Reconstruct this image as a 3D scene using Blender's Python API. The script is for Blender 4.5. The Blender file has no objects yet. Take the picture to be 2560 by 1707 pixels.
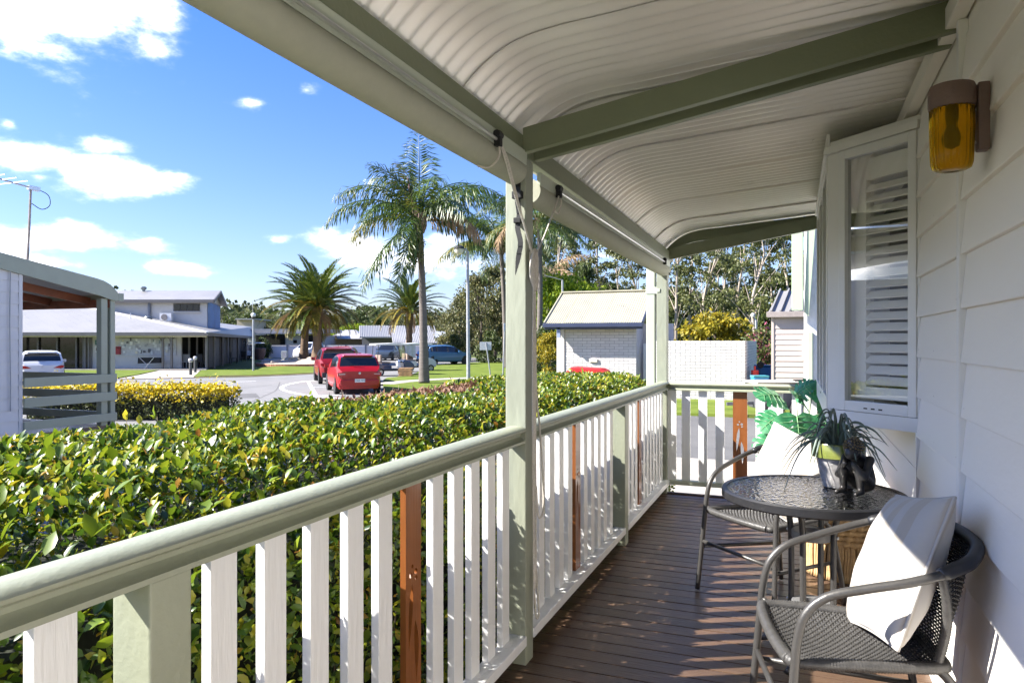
import bpy, bmesh, math, random
import numpy as np
from mathutils import Vector, Matrix
R_ = math.radians
random.seed(7); rng = np.random.default_rng(7)
scene = bpy.context.scene
COL = scene.collection

# ---------------------------------------------------------------- camera
F = 1790.0; CX, CY = 1280.0, 853.5; H = 1.32
TH = math.atan(710/F); SN, CS = math.sin(TH), math.cos(TH)
GZ = -0.65                                   # ground level below the deck (deck top is z=0)
cam = bpy.data.cameras.new('camera'); cam.lens = F/2560*36; cam.sensor_width = 36
cam.clip_start = 0.05; cam.clip_end = 2000
cam_ob = bpy.data.objects.new('camera', cam); COL.objects.link(cam_ob)
cam_ob.location = (0, 0, H); cam_ob.rotation_euler = (R_(90), 0, TH)
scene.camera = cam_ob

# ---------------------------------------------------------------- sky, sun, exposure
SUN_EL = R_(38.3); SUN_FROM = (-math.cos(R_(27.4)), -math.sin(R_(27.4)))   # horizontal direction the sun stands in
SKY_STRENGTH = 0.09; SUN_STRENGTH = 2.0; EXPOSURE = 3.06
sun = bpy.data.lights.new('sun', 'SUN'); sun.energy = SUN_STRENGTH; sun.angle = R_(0.53); sun.color = (1, .95, .87)
sun_ob = bpy.data.objects.new('sun', sun); COL.objects.link(sun_ob)
tosun = Vector((SUN_FROM[0]*math.cos(SUN_EL), SUN_FROM[1]*math.cos(SUN_EL), math.sin(SUN_EL)))
sun_ob.rotation_euler = tosun.to_track_quat('Z', 'Y').to_euler(); sun_ob.location = (-20, -10, 30)
scene.view_settings.view_transform = 'Standard'; scene.view_settings.look = 'None'
scene.view_settings.exposure = EXPOSURE; scene.view_settings.gamma = 1
try: scene.view_settings.use_curve_mapping = False
except Exception: pass
cy = scene.cycles
cy.max_bounces = 12; cy.diffuse_bounces = 8; cy.glossy_bounces = 4; cy.transmission_bounces = 8; cy.transparent_max_bounces = 12
cy.caustics_reflective = False; cy.caustics_refractive = False
cy.sample_clamp_indirect = 6
try:
    cy.use_denoising = True; cy.denoiser = 'OPENIMAGEDENOISE'
except Exception: pass

def dirpx(px, py):
    x = (px-CX)/F; z = -(py-CY)/F
    v = Vector((x*CS-SN, x*SN+CS, z)); return v.normalized()

def build_world():
    w = bpy.data.worlds.new('World'); scene.world = w; w.use_nodes = True
    nt = w.node_tree; N = nt.nodes; L = nt.links; N.clear()
    out = N.new('ShaderNodeOutputWorld'); bg = N.new('ShaderNodeBackground'); bg.inputs[1].default_value = SKY_STRENGTH
    L.new(bg.outputs[0], out.inputs[0])
    sky = N.new('ShaderNodeTexSky'); sky.sky_type = 'NISHITA'; sky.sun_disc = False
    sky.sun_elevation = SUN_EL; sky.sun_rotation = math.atan2(SUN_FROM[0], SUN_FROM[1])
    sky.altitude = 0; sky.air_density = 1.0; sky.dust_density = 0.6; sky.ozone_density = 1.6
    tc = N.new('ShaderNodeTexCoord'); nrm = N.new('ShaderNodeVectorMath'); nrm.operation = 'NORMALIZE'
    L.new(tc.outputs['Generated'], nrm.inputs[0]); D = nrm.outputs[0]
    def math_(op, a, b=None, clamp=False):
        n = N.new('ShaderNodeMath'); n.operation = op; n.use_clamp = clamp
        for i, v in enumerate((a, b)):
            if v is None: continue
            if isinstance(v, (int, float)): n.inputs[i].default_value = v
            else: L.new(v, n.inputs[i])
        return n.outputs[0]
    def dot(v):
        n = N.new('ShaderNodeVectorMath'); n.operation = 'DOT_PRODUCT'; L.new(D, n.inputs[0]); n.inputs[1].default_value = v
        return n.outputs['Value']
    # fractal noise that frays the cloud edges
    mp = N.new('ShaderNodeMapping'); mp.inputs['Scale'].default_value = (1, 1, 2.1); L.new(D, mp.inputs[0])
    nz = N.new('ShaderNodeTexNoise'); nz.inputs['Scale'].default_value = 9; nz.inputs['Detail'].default_value = 9; nz.inputs['Roughness'].default_value = .58
    L.new(mp.outputs[0], nz.inputs['Vector'])
    nz2 = N.new('ShaderNodeTexNoise'); nz2.inputs['Scale'].default_value = 2.6; nz2.inputs['Detail'].default_value = 6; nz2.inputs['Roughness'].default_value = .5
    L.new(mp.outputs[0], nz2.inputs['Vector'])
    blobs = [(140,0,255,140,1.15),(350,0,120,60,.9),(15,395,120,60,1),(20,310,36,24,.7),(90,440,60,17,.65),
             (290,448,150,50,1),(255,362,60,22,.6),(632,258,78,27,.9),(595,204,34,14,.6),(690,212,22,12,.45),(765,226,46,22,.7),
             (200,600,185,38,1),(420,672,150,26,.9),(170,660,150,26,.7),(695,602,56,20,.75),(880,645,230,66,.62),(1090,640,170,80,.7),(1500,640,220,60,.5),(-420,250,330,110,1),(-300,620,260,50,.9),(1750,480,200,70,.7)]
    acc = None
    for px, py, rx, ry, g in blobs:
        c = dirpx(px, py); t = Vector((0,0,1)).cross(c).normalized(); u = c.cross(t).normalized()
        a = math_('DIVIDE', dot(t), rx/F); b = math_('DIVIDE', dot(u), ry/F)
        r = math_('SQRT', math_('ADD', math_('MULTIPLY', a, a), math_('MULTIPLY', b, b)))
        front = math_('GREATER_THAN', dot(c), 0)
        e = math_('MULTIPLY', math_('MULTIPLY', math_('SUBTRACT', 1.25, r), front), g)
        acc = e if acc is None else math_('MAXIMUM', acc, e)
    # added unseen clouds outside the view, denser there, to fill the verandah shade
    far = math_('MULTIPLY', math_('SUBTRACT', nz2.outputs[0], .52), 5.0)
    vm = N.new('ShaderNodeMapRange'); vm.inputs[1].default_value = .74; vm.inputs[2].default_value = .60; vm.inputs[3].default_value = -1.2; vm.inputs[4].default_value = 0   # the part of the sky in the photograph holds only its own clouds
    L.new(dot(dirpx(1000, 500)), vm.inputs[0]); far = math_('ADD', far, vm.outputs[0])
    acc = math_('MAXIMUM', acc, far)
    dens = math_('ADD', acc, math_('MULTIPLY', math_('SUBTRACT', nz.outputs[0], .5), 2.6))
    mr = N.new('ShaderNodeMapRange'); mr.interpolation_type = 'SMOOTHSTEP'; mr.inputs[1].default_value = .20; mr.inputs[2].default_value = 1.45
    mr.inputs[3].default_value = 0; mr.inputs[4].default_value = .95
    L.new(dens, mr.inputs[0])
    zc = dot((0,0,1)); up = N.new('ShaderNodeMapRange'); up.inputs[1].default_value = .0; up.inputs[2].default_value = .05
    L.new(zc, up.inputs[0]); cov = math_('POWER', math_('MULTIPLY', mr.outputs[0], up.outputs[0]), 1.9)
    tint = N.new('ShaderNodeMixRGB'); tint.blend_type = 'MULTIPLY'; tint.inputs[0].default_value = 1
    tr = N.new('ShaderNodeValToRGB'); tr.color_ramp.elements[0].position = 0; tr.color_ramp.elements[0].color = (.25,.25,.315,1); tr.color_ramp.elements[1].position = .42; tr.color_ramp.elements[1].color = (.120,.208,.395,1)
    L.new(zc, tr.inputs[0]); L.new(tr.outputs[0], tint.inputs[2])
    L.new(sky.outputs[0], tint.inputs[1])
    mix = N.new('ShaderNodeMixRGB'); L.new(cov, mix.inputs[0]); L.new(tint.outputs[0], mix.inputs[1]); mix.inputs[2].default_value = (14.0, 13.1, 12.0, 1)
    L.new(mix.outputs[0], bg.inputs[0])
build_world()

# ---------------------------------------------------------------- measured places -> world points
def W(px, py, d):
    r = (px-CX)/F*d; return Vector((r*CS-d*SN, r*SN+d*CS, H-(py-CY)/F*d))
def G(px, py, z=GZ):
    d = F*(H-z)/(py-CY); return W(px, py, d)
def GD(px, d, z=GZ):
    v = W(px, CY, d); return Vector((v.x, v.y, z))
def ZD(py, d): return H-(py-CY)/F*d
FWD = Vector((-SN, CS, 0)); RGT = Vector((CS, SN, 0))
YAW = TH            # rotation about z that turns local x to the picture's right and local y away

# ---------------------------------------------------------------- helpers
ORIG = {}
def reg(o, origin): ORIG[o.name] = Vector(origin)
def thing(name, label, cat, loc=(0,0,0), rotz=0, group=None):
    o = bpy.data.objects.new(name, None); COL.objects.link(o); o.empty_display_size = .1
    o.location = loc; o.rotation_euler = (0,0,rotz); o['label'] = label; o['category'] = cat
    if group: o['group'] = group
    ORIG[o.name] = (Vector(loc), rotz)
    return o
def setting(name, label=None, loc=(0,0,0)):
    o = bpy.data.objects.new(name, None); COL.objects.link(o); o['kind'] = 'structure'; o.location = loc
    if label: o['label'] = label
    ORIG[o.name] = (Vector(loc), 0); return o
def tag(o, label, cat, group=None):
    o['label'] = label; o['category'] = cat
    if group: o['group'] = group
    return o
def root_frame(p):
    while p.parent is not None: p = p.parent
    return ORIG.get(p.name, (Vector((0,0,0)), 0))
def link(name, me, parent=None):
    o = bpy.data.objects.new(name, me); COL.objects.link(o)
    if parent is not None: o.parent = parent
    return o
class MB:
    def __init__(s): s.v = []; s.f = []
    def quad(s, *p):
        n = len(s.v); s.v += [tuple(q) for q in p]; s.f.append(tuple(range(n, n+len(p)))); return s
    def box(s, x0, x1, y0, y1, z0, z1):
        n = len(s.v)
        s.v += [(x0,y0,z0),(x1,y0,z0),(x1,y1,z0),(x0,y1,z0),(x0,y0,z1),(x1,y0,z1),(x1,y1,z1),(x0,y1,z1)]
        s.f += [tuple(n+i for i in q) for q in ((3,2,1,0),(4,5,6,7),(0,1,5,4),(1,2,6,5),(2,3,7,6),(3,0,4,7))]; return s
    def cbox(s, c, h, m=None):
        n = len(s.v); m = m or Matrix.Identity(3); c = Vector(c)
        for z in (-1,1):
            for x, y in ((-1,-1),(1,-1),(1,1),(-1,1)):
                s.v.append(tuple(c + m @ Vector((x*h[0], y*h[1], z*h[2]))))
        s.f += [tuple(n+i for i in q) for q in ((3,2,1,0),(4,5,6,7),(0,1,5,4),(1,2,6,5),(2,3,7,6),(3,0,4,7))]; return s
    def bar(s, a, b, w, h):            # rectangular bar from a to b, w horizontal, h vertical
        a = Vector(a); b = Vector(b); d = (b-a); l = d.length; d.normalize()
        up = Vector((0,0,1)) if abs(d.z) < .95 else Vector((1,0,0))
        x = d.cross(up).normalized(); z = x.cross(d)
        m = Matrix((x, d, z)).transposed()
        return s.cbox((a+b)/2, (w/2, l/2, h/2), m)
    def tube(s, pts, r, n=8, cap=True, closed=False, flat=1.0):
        pts = [Vector(p) for p in pts]; k = len(pts); b = len(s.v)
        rs = r if isinstance(r, (list, tuple)) else [r]*k
        t0 = (pts[1]-pts[0]).normalized(); up = Vector((0,0,1)) if abs(t0.z) < .9 else Vector((1,0,0))
        nx = t0.cross(up).normalized()
        for i, p in enumerate(pts):
            if closed: t = pts[(i+1) % k]-pts[i-1]
            else: t = pts[min(i+1,k-1)]-pts[max(i-1,0)]
            t.normalize(); nx = (nx - t*nx.dot(t)).normalized(); ny = t.cross(nx)
            for j in range(n):
                a = 2*math.pi*j/n; s.v.append(tuple(p + nx*math.cos(a)*rs[i] + ny*math.sin(a)*rs[i]*flat))
        for i in range(k if closed else k-1):
            i2 = (i+1) % k
            for j in range(n):
                j2 = (j+1) % n; s.f.append((b+i*n+j, b+i*n+j2, b+i2*n+j2, b+i2*n+j))
        if cap and not closed:
            s.f.append(tuple(b+j for j in reversed(range(n)))); s.f.append(tuple(b+(k-1)*n+j for j in range(n)))
        return s
    def lathe(s, prof, n=24, c=(0,0,0), cap=True):
        b = len(s.v)
        for r, z in prof:
            for j in range(n):
                a = 2*math.pi*j/n; s.v.append((c[0]+r*math.cos(a), c[1]+r*math.sin(a), c[2]+z))
        for i in range(len(prof)-1):
            for j in range(n):
                j2 = (j+1) % n; s.f.append((b+i*n+j, b+i*n+j2, b+(i+1)*n+j2, b+(i+1)*n+j))
        if cap:
            s.f.append(tuple(b+j for j in reversed(range(n)))); s.f.append(tuple(b+(len(prof)-1)*n+j for j in range(n)))
        return s
    def prism(s, poly, fa, fb):        # poly: 2d points; fa, fb map a 2d point to the two end faces
        n = len(s.v); k = len(poly)
        s.v += [tuple(fa(p)) for p in poly] + [tuple(fb(p)) for p in poly]
        s.f.append(tuple(n+i for i in reversed(range(k)))); s.f.append(tuple(n+k+i for i in range(k)))
        for i in range(k):
            j = (i+1) % k; s.f.append((n+i, n+j, n+k+j, n+k+i))
        return s
    def grid(s, fn, nu, nv):
        b = len(s.v)
        for i in range(nu+1):
            for j in range(nv+1): s.v.append(tuple(fn(i/nu, j/nv)))
        for i in range(nu):
            for j in range(nv):
                a = b+i*(nv+1)+j; s.f.append((a, a+nv+1, a+nv+2, a+1))
        return s
    def mesh(s, name, smooth=False, bevel=0, origin=(Vector((0,0,0)),0), solid=0):
        o, rz = origin
        if rz: 
            m = Matrix.Rotation(-rz, 3, 'Z'); vs = [tuple(m @ (Vector(v)-o)) for v in s.v]
        else: vs = [(v[0]-o[0], v[1]-o[1], v[2]-o[2]) for v in s.v]
        me = bpy.data.meshes.new(name); me.from_pydata(vs, [], s.f)
        bm = bmesh.new(); bm.from_mesh(me)
        if solid:
            bmesh.ops.recalc_face_normals(bm, faces=bm.faces); bmesh.ops.solidify(bm, geom=bm.faces[:], thickness=solid)
        bmesh.ops.recalc_face_normals(bm, faces=bm.faces)
        if bevel:
            ed = [e for e in bm.edges if len(e.link_faces) == 2 and e.calc_face_angle(0) > .6]
            bmesh.ops.bevel(bm, geom=ed, offset=bevel, segments=2, affect='EDGES', profile=.6, clamp_overlap=True)
        bm.to_mesh(me); bm.free()
        if smooth:
            me.polygons.foreach_set('use_smooth', [True]*len(me.polygons))
            if smooth == 'auto':
                try: me.set_sharp_from_angle(angle=R_(40))
                except Exception: pass
        me.update(); return me
    def build(s, name, mat, parent=None, smooth=False, bevel=0, local=False, solid=0):
        org = (Vector((0,0,0)), 0) if (local or parent is None) else root_frame(parent)
        me = s.mesh(name, smooth, bevel, org, solid)
        if mat: me.materials.append(mat)
        return link(name, me, parent)
def np_mesh(name, V, Fc, mat, smooth=False):
    V = np.asarray(V, np.float32); Fc = np.asarray(Fc, np.int32); m, k = Fc.shape
    me = bpy.data.meshes.new(name); me.vertices.add(len(V)); me.vertices.foreach_set('co', V.ravel())
    me.loops.add(m*k); me.loops.foreach_set('vertex_index', Fc.ravel())
    me.polygons.add(m); me.polygons.foreach_set('loop_start', np.arange(0, m*k, k, dtype=np.int32))
    if smooth: me.polygons.foreach_set('use_smooth', np.ones(m, bool))
    me.update(calc_edges=True); me.validate(verbose=False)
    if mat: me.materials.append(mat)
    return me
def inst(name, me, parent, loc=(0,0,0), rot=(0,0,0), scale=(1,1,1)):
    o = link(name, me, parent); o.location = loc; o.rotation_euler = rot; o.scale = scale; return o
def copy_tree(o, parent=None):
    c = o.copy(); COL.objects.link(c); c.parent = parent
    for ch in o.children: copy_tree(ch, c)
    return c
def stuff(o): o['kind'] = 'stuff'; return o
def bez(p0, p1, p2, n=10):
    p0, p1, p2 = Vector(p0), Vector(p1), Vector(p2)
    return [p0*(1-t)**2 + p1*2*t*(1-t) + p2*t*t for t in [i/n for i in range(n+1)]]
def cat(pts, n=6):                     # Catmull-Rom through points
    P = [Vector(p) for p in pts]; P = [P[0]*2-P[1]] + P + [P[-1]*2-P[-2]]; out = []
    for i in range(1, len(P)-2):
        for k in range(n):
            t = k/n; a, b, c, d = P[i-1], P[i], P[i+1], P[i+2]
            out.append(((b*2) + (c-a)*t + (a*2-b*5+c*4-d)*t*t + (b*3-a-c*3+d)*t**3)*.5)
    out.append(P[-2]); return out

# ---------------------------------------------------------------- materials
MATS = {}
def mat(name, col, rough=.5, var=.12, scale=6, bump=0, bscale=None, metal=0, spec=.5, rnd=.0, col2=None, coords='Object', stretch=(1,1,1), coat=0, detail=5, dirt=None, sheen=0):
    m = bpy.data.materials.new(name); m.use_nodes = True; nt = m.node_tree; N = nt.nodes; L = nt.links
    b = N['Principled BSDF']; b.inputs['Roughness'].default_value = rough; b.inputs['Metallic'].default_value = metal
    b.inputs['Specular IOR Level'].default_value = spec
    if coat: b.inputs['Coat Weight'].default_value = coat; b.inputs['Coat Roughness'].default_value = .08
    if sheen: b.inputs['Sheen Weight'].default_value = sheen
    tc = N.new('ShaderNodeTexCoord'); mp = N.new('ShaderNodeMapping'); mp.inputs['Scale'].default_value = stretch
    L.new(tc.outputs[coords], mp.inputs[0])
    nz = N.new('ShaderNodeTexNoise'); nz.inputs['Scale'].default_value = scale; nz.inputs['Detail'].default_value = detail; nz.inputs['Roughness'].default_value = .6
    L.new(mp.outputs[0], nz.inputs['Vector'])
    rp = N.new('ShaderNodeValToRGB'); c = Vector(col); c2 = Vector(col2) if col2 else None
    lo = c*(1-var) if c2 is None else c; hi = c*(1+var) if c2 is None else c2
    rp.color_ramp.elements[0].position = .3; rp.color_ramp.elements[0].color = (*lo, 1)
    rp.color_ramp.elements[1].position = .7; rp.color_ramp.elements[1].color = (*[min(1,x) for x in hi], 1)
    L.new(nz.outputs[0], rp.inputs[0]); colout = rp.outputs[0]
    if dirt:                           # (colour, scale, threshold, amount): stains with a shape of their own
        dn = N.new('ShaderNodeTexNoise'); dn.inputs['Scale'].default_value = dirt[1]; dn.inputs['Detail'].default_value = 7; dn.inputs['Roughness'].default_value = .65
        L.new(mp.outputs[0], dn.inputs['Vector'])
        dr = N.new('ShaderNodeMapRange'); dr.inputs[1].default_value = dirt[2]; dr.inputs[2].default_value = dirt[2]+.14; dr.inputs[4].default_value = dirt[3]
        L.new(dn.outputs[0], dr.inputs[0])
        mx = N.new('ShaderNodeMixRGB'); L.new(dr.outputs[0], mx.inputs[0]); L.new(colout, mx.inputs[1]); mx.inputs[2].default_value = (*dirt[0], 1); colout = mx.outputs[0]
    if rnd:
        oi = N.new('ShaderNodeObjectInfo'); mr = N.new('ShaderNodeMapRange'); mr.inputs[3].default_value = 1-rnd; mr.inputs[4].default_value = 1+rnd
        L.new(oi.outputs['Random'], mr.inputs[0]); hs = N.new('ShaderNodeHueSaturation'); L.new(mr.outputs[0], hs.inputs['Value']); L.new(colout, hs.inputs['Color']); colout = hs.outputs[0]
    L.new(colout, b.inputs['Base Color'])
    rr = N.new('ShaderNodeMapRange'); rr.inputs[3].default_value = max(0, rough-.08); rr.inputs[4].default_value = min(1, rough+.08); L.new(nz.outputs[0], rr.inputs[0]); L.new(rr.outputs[0], b.inputs['Roughness'])
    if bump:
        bz = N.new('ShaderNodeTexNoise'); bz.inputs['Scale'].default_value = bscale or scale*6; bz.inputs['Detail'].default_value = 4
        L.new(mp.outputs[0], bz.inputs['Vector']); bp = N.new('ShaderNodeBump'); bp.inputs['Strength'].default_value = bump; bp.inputs['Distance'].default_value = .01
        L.new(bz.outputs[0], bp.inputs['Height']); L.new(bp.outputs[0], b.inputs['Normal'])
    MATS[name] = m; return m
def leafmat(name, cols, rough=.4, trans=.3, spec=.5, pos=None):
    m = bpy.data.materials.new(name); m.use_nodes = True; nt = m.node_tree; N = nt.nodes; L = nt.links
    b = N['Principled BSDF']; b.inputs['Roughness'].default_value = rough; b.inputs['Specular IOR Level'].default_value = spec
    g = N.new('ShaderNodeNewGeometry'); rp = N.new('ShaderNodeValToRGB'); e = rp.color_ramp.elements
    n = len(cols)
    for i, c in enumerate(cols):
        p = pos[i] if pos else i/(n-1)
        if i == 0: el = e[0]; el.position = p
        elif i == n-1: el = e[len(e)-1]; el.position = p
        else: el = e.new(p)
        el.color = (*c, 1)
    L.new(g.outputs['Random Per Island'], rp.inputs[0]); L.new(rp.outputs[0], b.inputs['Base Color'])
    tr = N.new('ShaderNodeBsdfTranslucent'); hs = N.new('ShaderNodeHueSaturation'); hs.inputs['Value'].default_value = 1.5; hs.inputs['Hue'].default_value = .485; L.new(rp.outputs[0], hs.inputs['Color']); L.new(hs.outputs[0], tr.inputs[0])
    ms = N.new('ShaderNodeMixShader'); ms.inputs[0].default_value = trans
    L.new(b.outputs[0], ms.inputs[1]); L.new(tr.outputs[0], ms.inputs[2]); L.new(ms.outputs[0], N['Material Output'].inputs[0])
    MATS[name] = m; return m
def glassmat(name, col=(1,1,1), rough=.02, alpha=.25, refl=1.0):
    # thin pane: part clear, part mirror-like by angle
    m = bpy.data.materials.new(name); m.use_nodes = True; nt = m.node_tree; N = nt.nodes; L = nt.links; N.remove(N['Principled BSDF'])
    t = N.new('ShaderNodeBsdfTransparent'); t.inputs[0].default_value = (*col, 1)
    g = N.new('ShaderNodeBsdfGlossy'); g.inputs['Roughness'].default_value = rough; g.inputs[0].default_value = (refl, refl, refl, 1)
    fr = N.new('ShaderNodeFresnel'); fr.inputs[0].default_value = 1.5
    ad = N.new('ShaderNodeMath'); ad.operation = 'ADD'; ad.inputs[1].default_value = alpha; ad.use_clamp = True; L.new(fr.outputs[0], ad.inputs[0])
    ms = N.new('ShaderNodeMixShader'); L.new(ad.outputs[0], ms.inputs[0]); L.new(t.outputs[0], ms.inputs[1]); L.new(g.outputs[0], ms.inputs[2])
    L.new(ms.outputs[0], N['Material Output'].inputs[0]); MATS[name] = m; return m

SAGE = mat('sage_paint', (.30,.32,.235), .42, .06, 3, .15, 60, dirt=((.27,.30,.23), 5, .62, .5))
SAGE_SHADE = mat('sage_paint_shaded', (.17,.19,.115), .45, .08, 3, .15, 60)  # sage darkened: shade on beam, rafters and end fascia put into the colour
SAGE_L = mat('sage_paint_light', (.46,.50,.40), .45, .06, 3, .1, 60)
SAGE_W = mat('weathered_sage_post', (.29,.31,.24), .55, .12, 5, .25, 40, stretch=(1,1,.25), dirt=((.36,.37,.265), 4, .5, .7))
CLOTH = mat('blind_canvas', (.42,.425,.33), .8, .04, 30, .4, 900)
WHITE = mat('white_gloss_paint', (.80,.80,.80), .38, .04, 5, .35, 70, stretch=(1,1,.10), dirt=((.66,.66,.67), 9, .68, .5))
CREAM = mat('cream_wall_paint', (.85,.815,.75), .5, .03, 2, .12, 40, stretch=(1,.3,1), rnd=.02, dirt=((.62,.58,.52), 2.5, .68, .35))
TRIMW = mat('white_trim', (.78,.77,.74), .38, .03, 4)
DECKM = mat('stained_decking', (.105,.064,.041), .36, .35, 3, .25, 30, stretch=(.35,4,1), rnd=.18, dirt=((.20,.12,.07), 6, .6, .6), spec=.5)
WOOD = mat('varnished_cedar', (.235,.078,.020), .35, .28, 5, .12, 40, stretch=(2,2,.2), coat=.3)
ROOFIN = mat('corrugated_sheet_underside', (.85,.825,.78), .31, .04, 3, .06, 90, dirt=((.42,.39,.34), 1.8, .62, .5), rnd=.05, spec=.7, metal=.18)
ROOFOUT = mat('corrugated_sheet_top', (.55,.56,.56), .45, .06, 3)
DARK = mat('dark_void', (.02,.02,.02), .9, .1)
METAL = mat('brushed_metal', (.55,.55,.54), .32, .06, 20, metal=.9)
BLACKP = mat('black_plastic', (.008,.008,.009), .7, .1, 10)
CORDM = mat('cord', (.66,.62,.55), .8, .15, 200, .5, 500)
# ================================================================ GROUND
GRASSG = mat('mown_grass', (.080,.120,.018), .95, .35, 1.2, .6, 40, col2=(.155,.195,.034), coords='Object', spec=.1, dirt=((.20,.185,.07), .35, .58, .55))
FARG = mat('far_ground', (.10,.12,.04), .95, .3, .05, 0, spec=.1)
ASPH = mat('asphalt', (.205,.202,.198), .9, .10, 1.5, .35, 160, coords='Object', spec=.25, dirt=((.155,.152,.15), .25, .54, .75), detail=8)
CONC = mat('concrete', (.36,.33,.285), .85, .10, 2, .2, 80, spec=.2, dirt=((.36,.33,.29), .8, .6, .5))
LINEW = mat('road_paint', (.80,.80,.78), .7, .06, 8, spec=.3, dirt=((.45,.45,.45), 9, .66, .6))
def poly_sheet(name, pts, z, m, thick=0, label=None):
    b = MB(); P = [(p[0], p[1], z) for p in pts]
    if thick:
        b.prism([(p[0], p[1]) for p in pts], lambda q: (q[0], q[1], z-thick), lambda q: (q[0], q[1], z))
    else: b.quad(*P)
    o = b.build(name, m); o['kind'] = 'structure'
    if label: o['label'] = label
    return o
def strip_pts(pts, w):
    L, R2 = [], []
    for i, p in enumerate(pts):
        a = pts[max(i-1,0)]; c = pts[min(i+1,len(pts)-1)]; t = Vector((c[0]-a[0], c[1]-a[1], 0)).normalized(); n = Vector((-t.y, t.x, 0))
        L.append((p[0]+n.x*w/2, p[1]+n.y*w/2)); R2.append((p[0]-n.x*w/2, p[1]-n.y*w/2))
    return L, R2
def strip(name, pts, w, z, m, label=None):
    L, R2 = strip_pts(pts, w); b = MB()
    for i in range(len(pts)-1): b.quad((*L[i], z), (*R2[i], z), (*R2[i+1], z), (*L[i+1], z))
    o = b.build(name, m); o['kind'] = 'structure'
    if label: o['label'] = label
    return o
g = MB().grid(lambda u, v: ((u-.5)*2400, (v-.5)*2400+300, GZ-.02), 8, 8).build('ground', FARG); g['kind'] = 'structure'; g['label'] = 'open grassy ground reaching to the distant hills'
def GP(L_): return [G(*p) for p in L_]
poly_sheet('car_park', [GD(-1400,36), G(-400,949), G(484,945), G(640,942), G(803,934), G(806,914), G(640,899), GD(560,86), GD(1420,86), GD(1420,64), Vector((-13,30,0)), Vector((-13,19.4,0)), Vector((16,19.4,0)), Vector((16,12.35,0)), Vector((-3.1,12.35,0)), Vector((-3.1,-12,0)), Vector((-30,-12,0))], GZ, ASPH, label='grey asphalt car park and driveway beyond the hedge')
poly_sheet('driveway', [(-13.2,12.4),(15.9,12.4),(15.9,19.35),(-13.2,19.35)], GZ+.004, mat('newer_asphalt', (.115,.113,.111), .9, .12, 1.5, .35, 160, spec=.25, dirt=((.115,.115,.115), .5, .58, .6), detail=8), label='darker asphalt driveway past the end railing')
TAR = mat('tar_patch', (.125,.123,.12), .9, .15, 2, .35, 160, spec=.25)
for pp, lab in (([(560,985),(640,983),(650,994),(565,996)], 'darker tar patch in the middle of the car park'), ([(330,962),(430,958),(440,963),(345,967)], 'long darker tar patch near the entrance path'), ([(700,1002),(760,1000),(775,1010),(705,1013)], 'darker tar patch close to the hedge')): poly_sheet('asphalt_patch', GP(pp), GZ+.003, TAR, label=lab)
for pp, lab in (([(480,972),(540,968),(600,971),(680,962)], 'thin dark crack sealed across the car park'), ([(620,1008),(660,990),(690,975),(700,955)], 'thin dark crack running up the car park')): strip('asphalt_crack', cat(GP(pp), 5), .05, GZ+.0035, TAR, lab)
kerbL = GP([(960,985),(958,965),(958,953),(968,947),(990,945),(1020,941),(1042,934),(1058,925),(1075,917),(1110,911),(1180,908),(1290,905)])
lawn_r = kerbL + [GD(1460,66), Vector((2.5,36,0)), Vector((2.5,19.45,0)), Vector((-12,19.45,0)), Vector((-13.8,20.3,0))]
poly_sheet('lawn', lawn_r, GZ+.07, GRASSG, .09, 'mown lawn around the tall queen palm and brick shed')
poly_sheet('lawn', GP([(484,943.5),(560,941.5),(640,940),(720,937),(803,932.5),(806,918),(690,917),(640,922),(505,926)]), GZ+.06, GRASSG, .08, 'mown lawn strip in front of the low verandah building')
poly_sheet('lawn', GP([(60,927),(395,927),(345,938),(292,946.5),(60,947)]), GZ+.06, GRASSG, .08, 'small lawn wedge beside the building entrance path')
poly_sheet('footpath', GP([(398,927),(500,927),(484,944.5),(440,945.5),(296,947.5),(350,938)]), GZ+.03, CONC, .05, 'pale concrete path leading to the building entrance')
poly_sheet('footpath', GP([(690,916.5),(806,917.5),(806,915),(692,914)]), GZ+.03, CONC, .05, 'narrow concrete strip behind the far lawn')
strip('footpath', GP([(955,964),(1000,958),(1050,954),(1110,950.5),(1169,948),(1300,946),(1420,945)]), 1.15, GZ+.076, CONC, 'narrow concrete footpath crossing the lawn behind the palm')
poly_sheet('concrete_pad', [(-3.0,8.3),(1.8,8.3),(1.8,12.3),(-3.0,12.3)], GZ+.012, CONC, .05, 'beige concrete slab at the end of the deck')
poly_sheet('garden_bed', [(-3.05,-12),(-1.1,-12),(-1.1,8.3),(-3.05,8.3)], GZ+.03, mat('mulch', (.06,.04,.025), .95, .4, 20, .8, 60), .05, 'dark mulch bed under the clipped hedge')
poly_sheet('lawn', [(-.95,6.9),(1.6,6.9),(1.6,8.28),(-.95,8.28)], GZ+.03, GRASSG, .05, 'little patch of grass past the end railing')
arc = cat(GP([(830,948.6),(802,950.4),(760,953.5),(730,958.5),(712,963.5),(704,969.5),(712,976),(740,983),(785,990.3),(840,995.5),(905,999.5),(990,1003)]), 4)
strip('road_marking', arc, .17, GZ+.004, LINEW, 'white curved line painted around the parking bays')
strip('road_marking', GP([(770.6,954),(790.8,989.5)]), .15, GZ+.0045, LINEW, 'short white bay line left of the red hatchback')
strip('road_marking', GP([(794,989.6),(850,987)]), .12, GZ+.0045, LINEW, 'white bay line behind the red hatchback')
strip('road_marking', GP([(783,967.5),(822,966.5)]), .10, GZ+.0045, LINEW, 'white bay line beside the red hatchback')
strip('road_marking', GP([(540,957),(640,952.6)]), .10, GZ+.0045, LINEW, 'faded white line in the middle of the car park')
strip('road_marking', GP([(452,980),(495,966.5)]), .13, GZ+.0045, LINEW, 'white line beside the yellow hedge')
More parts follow.
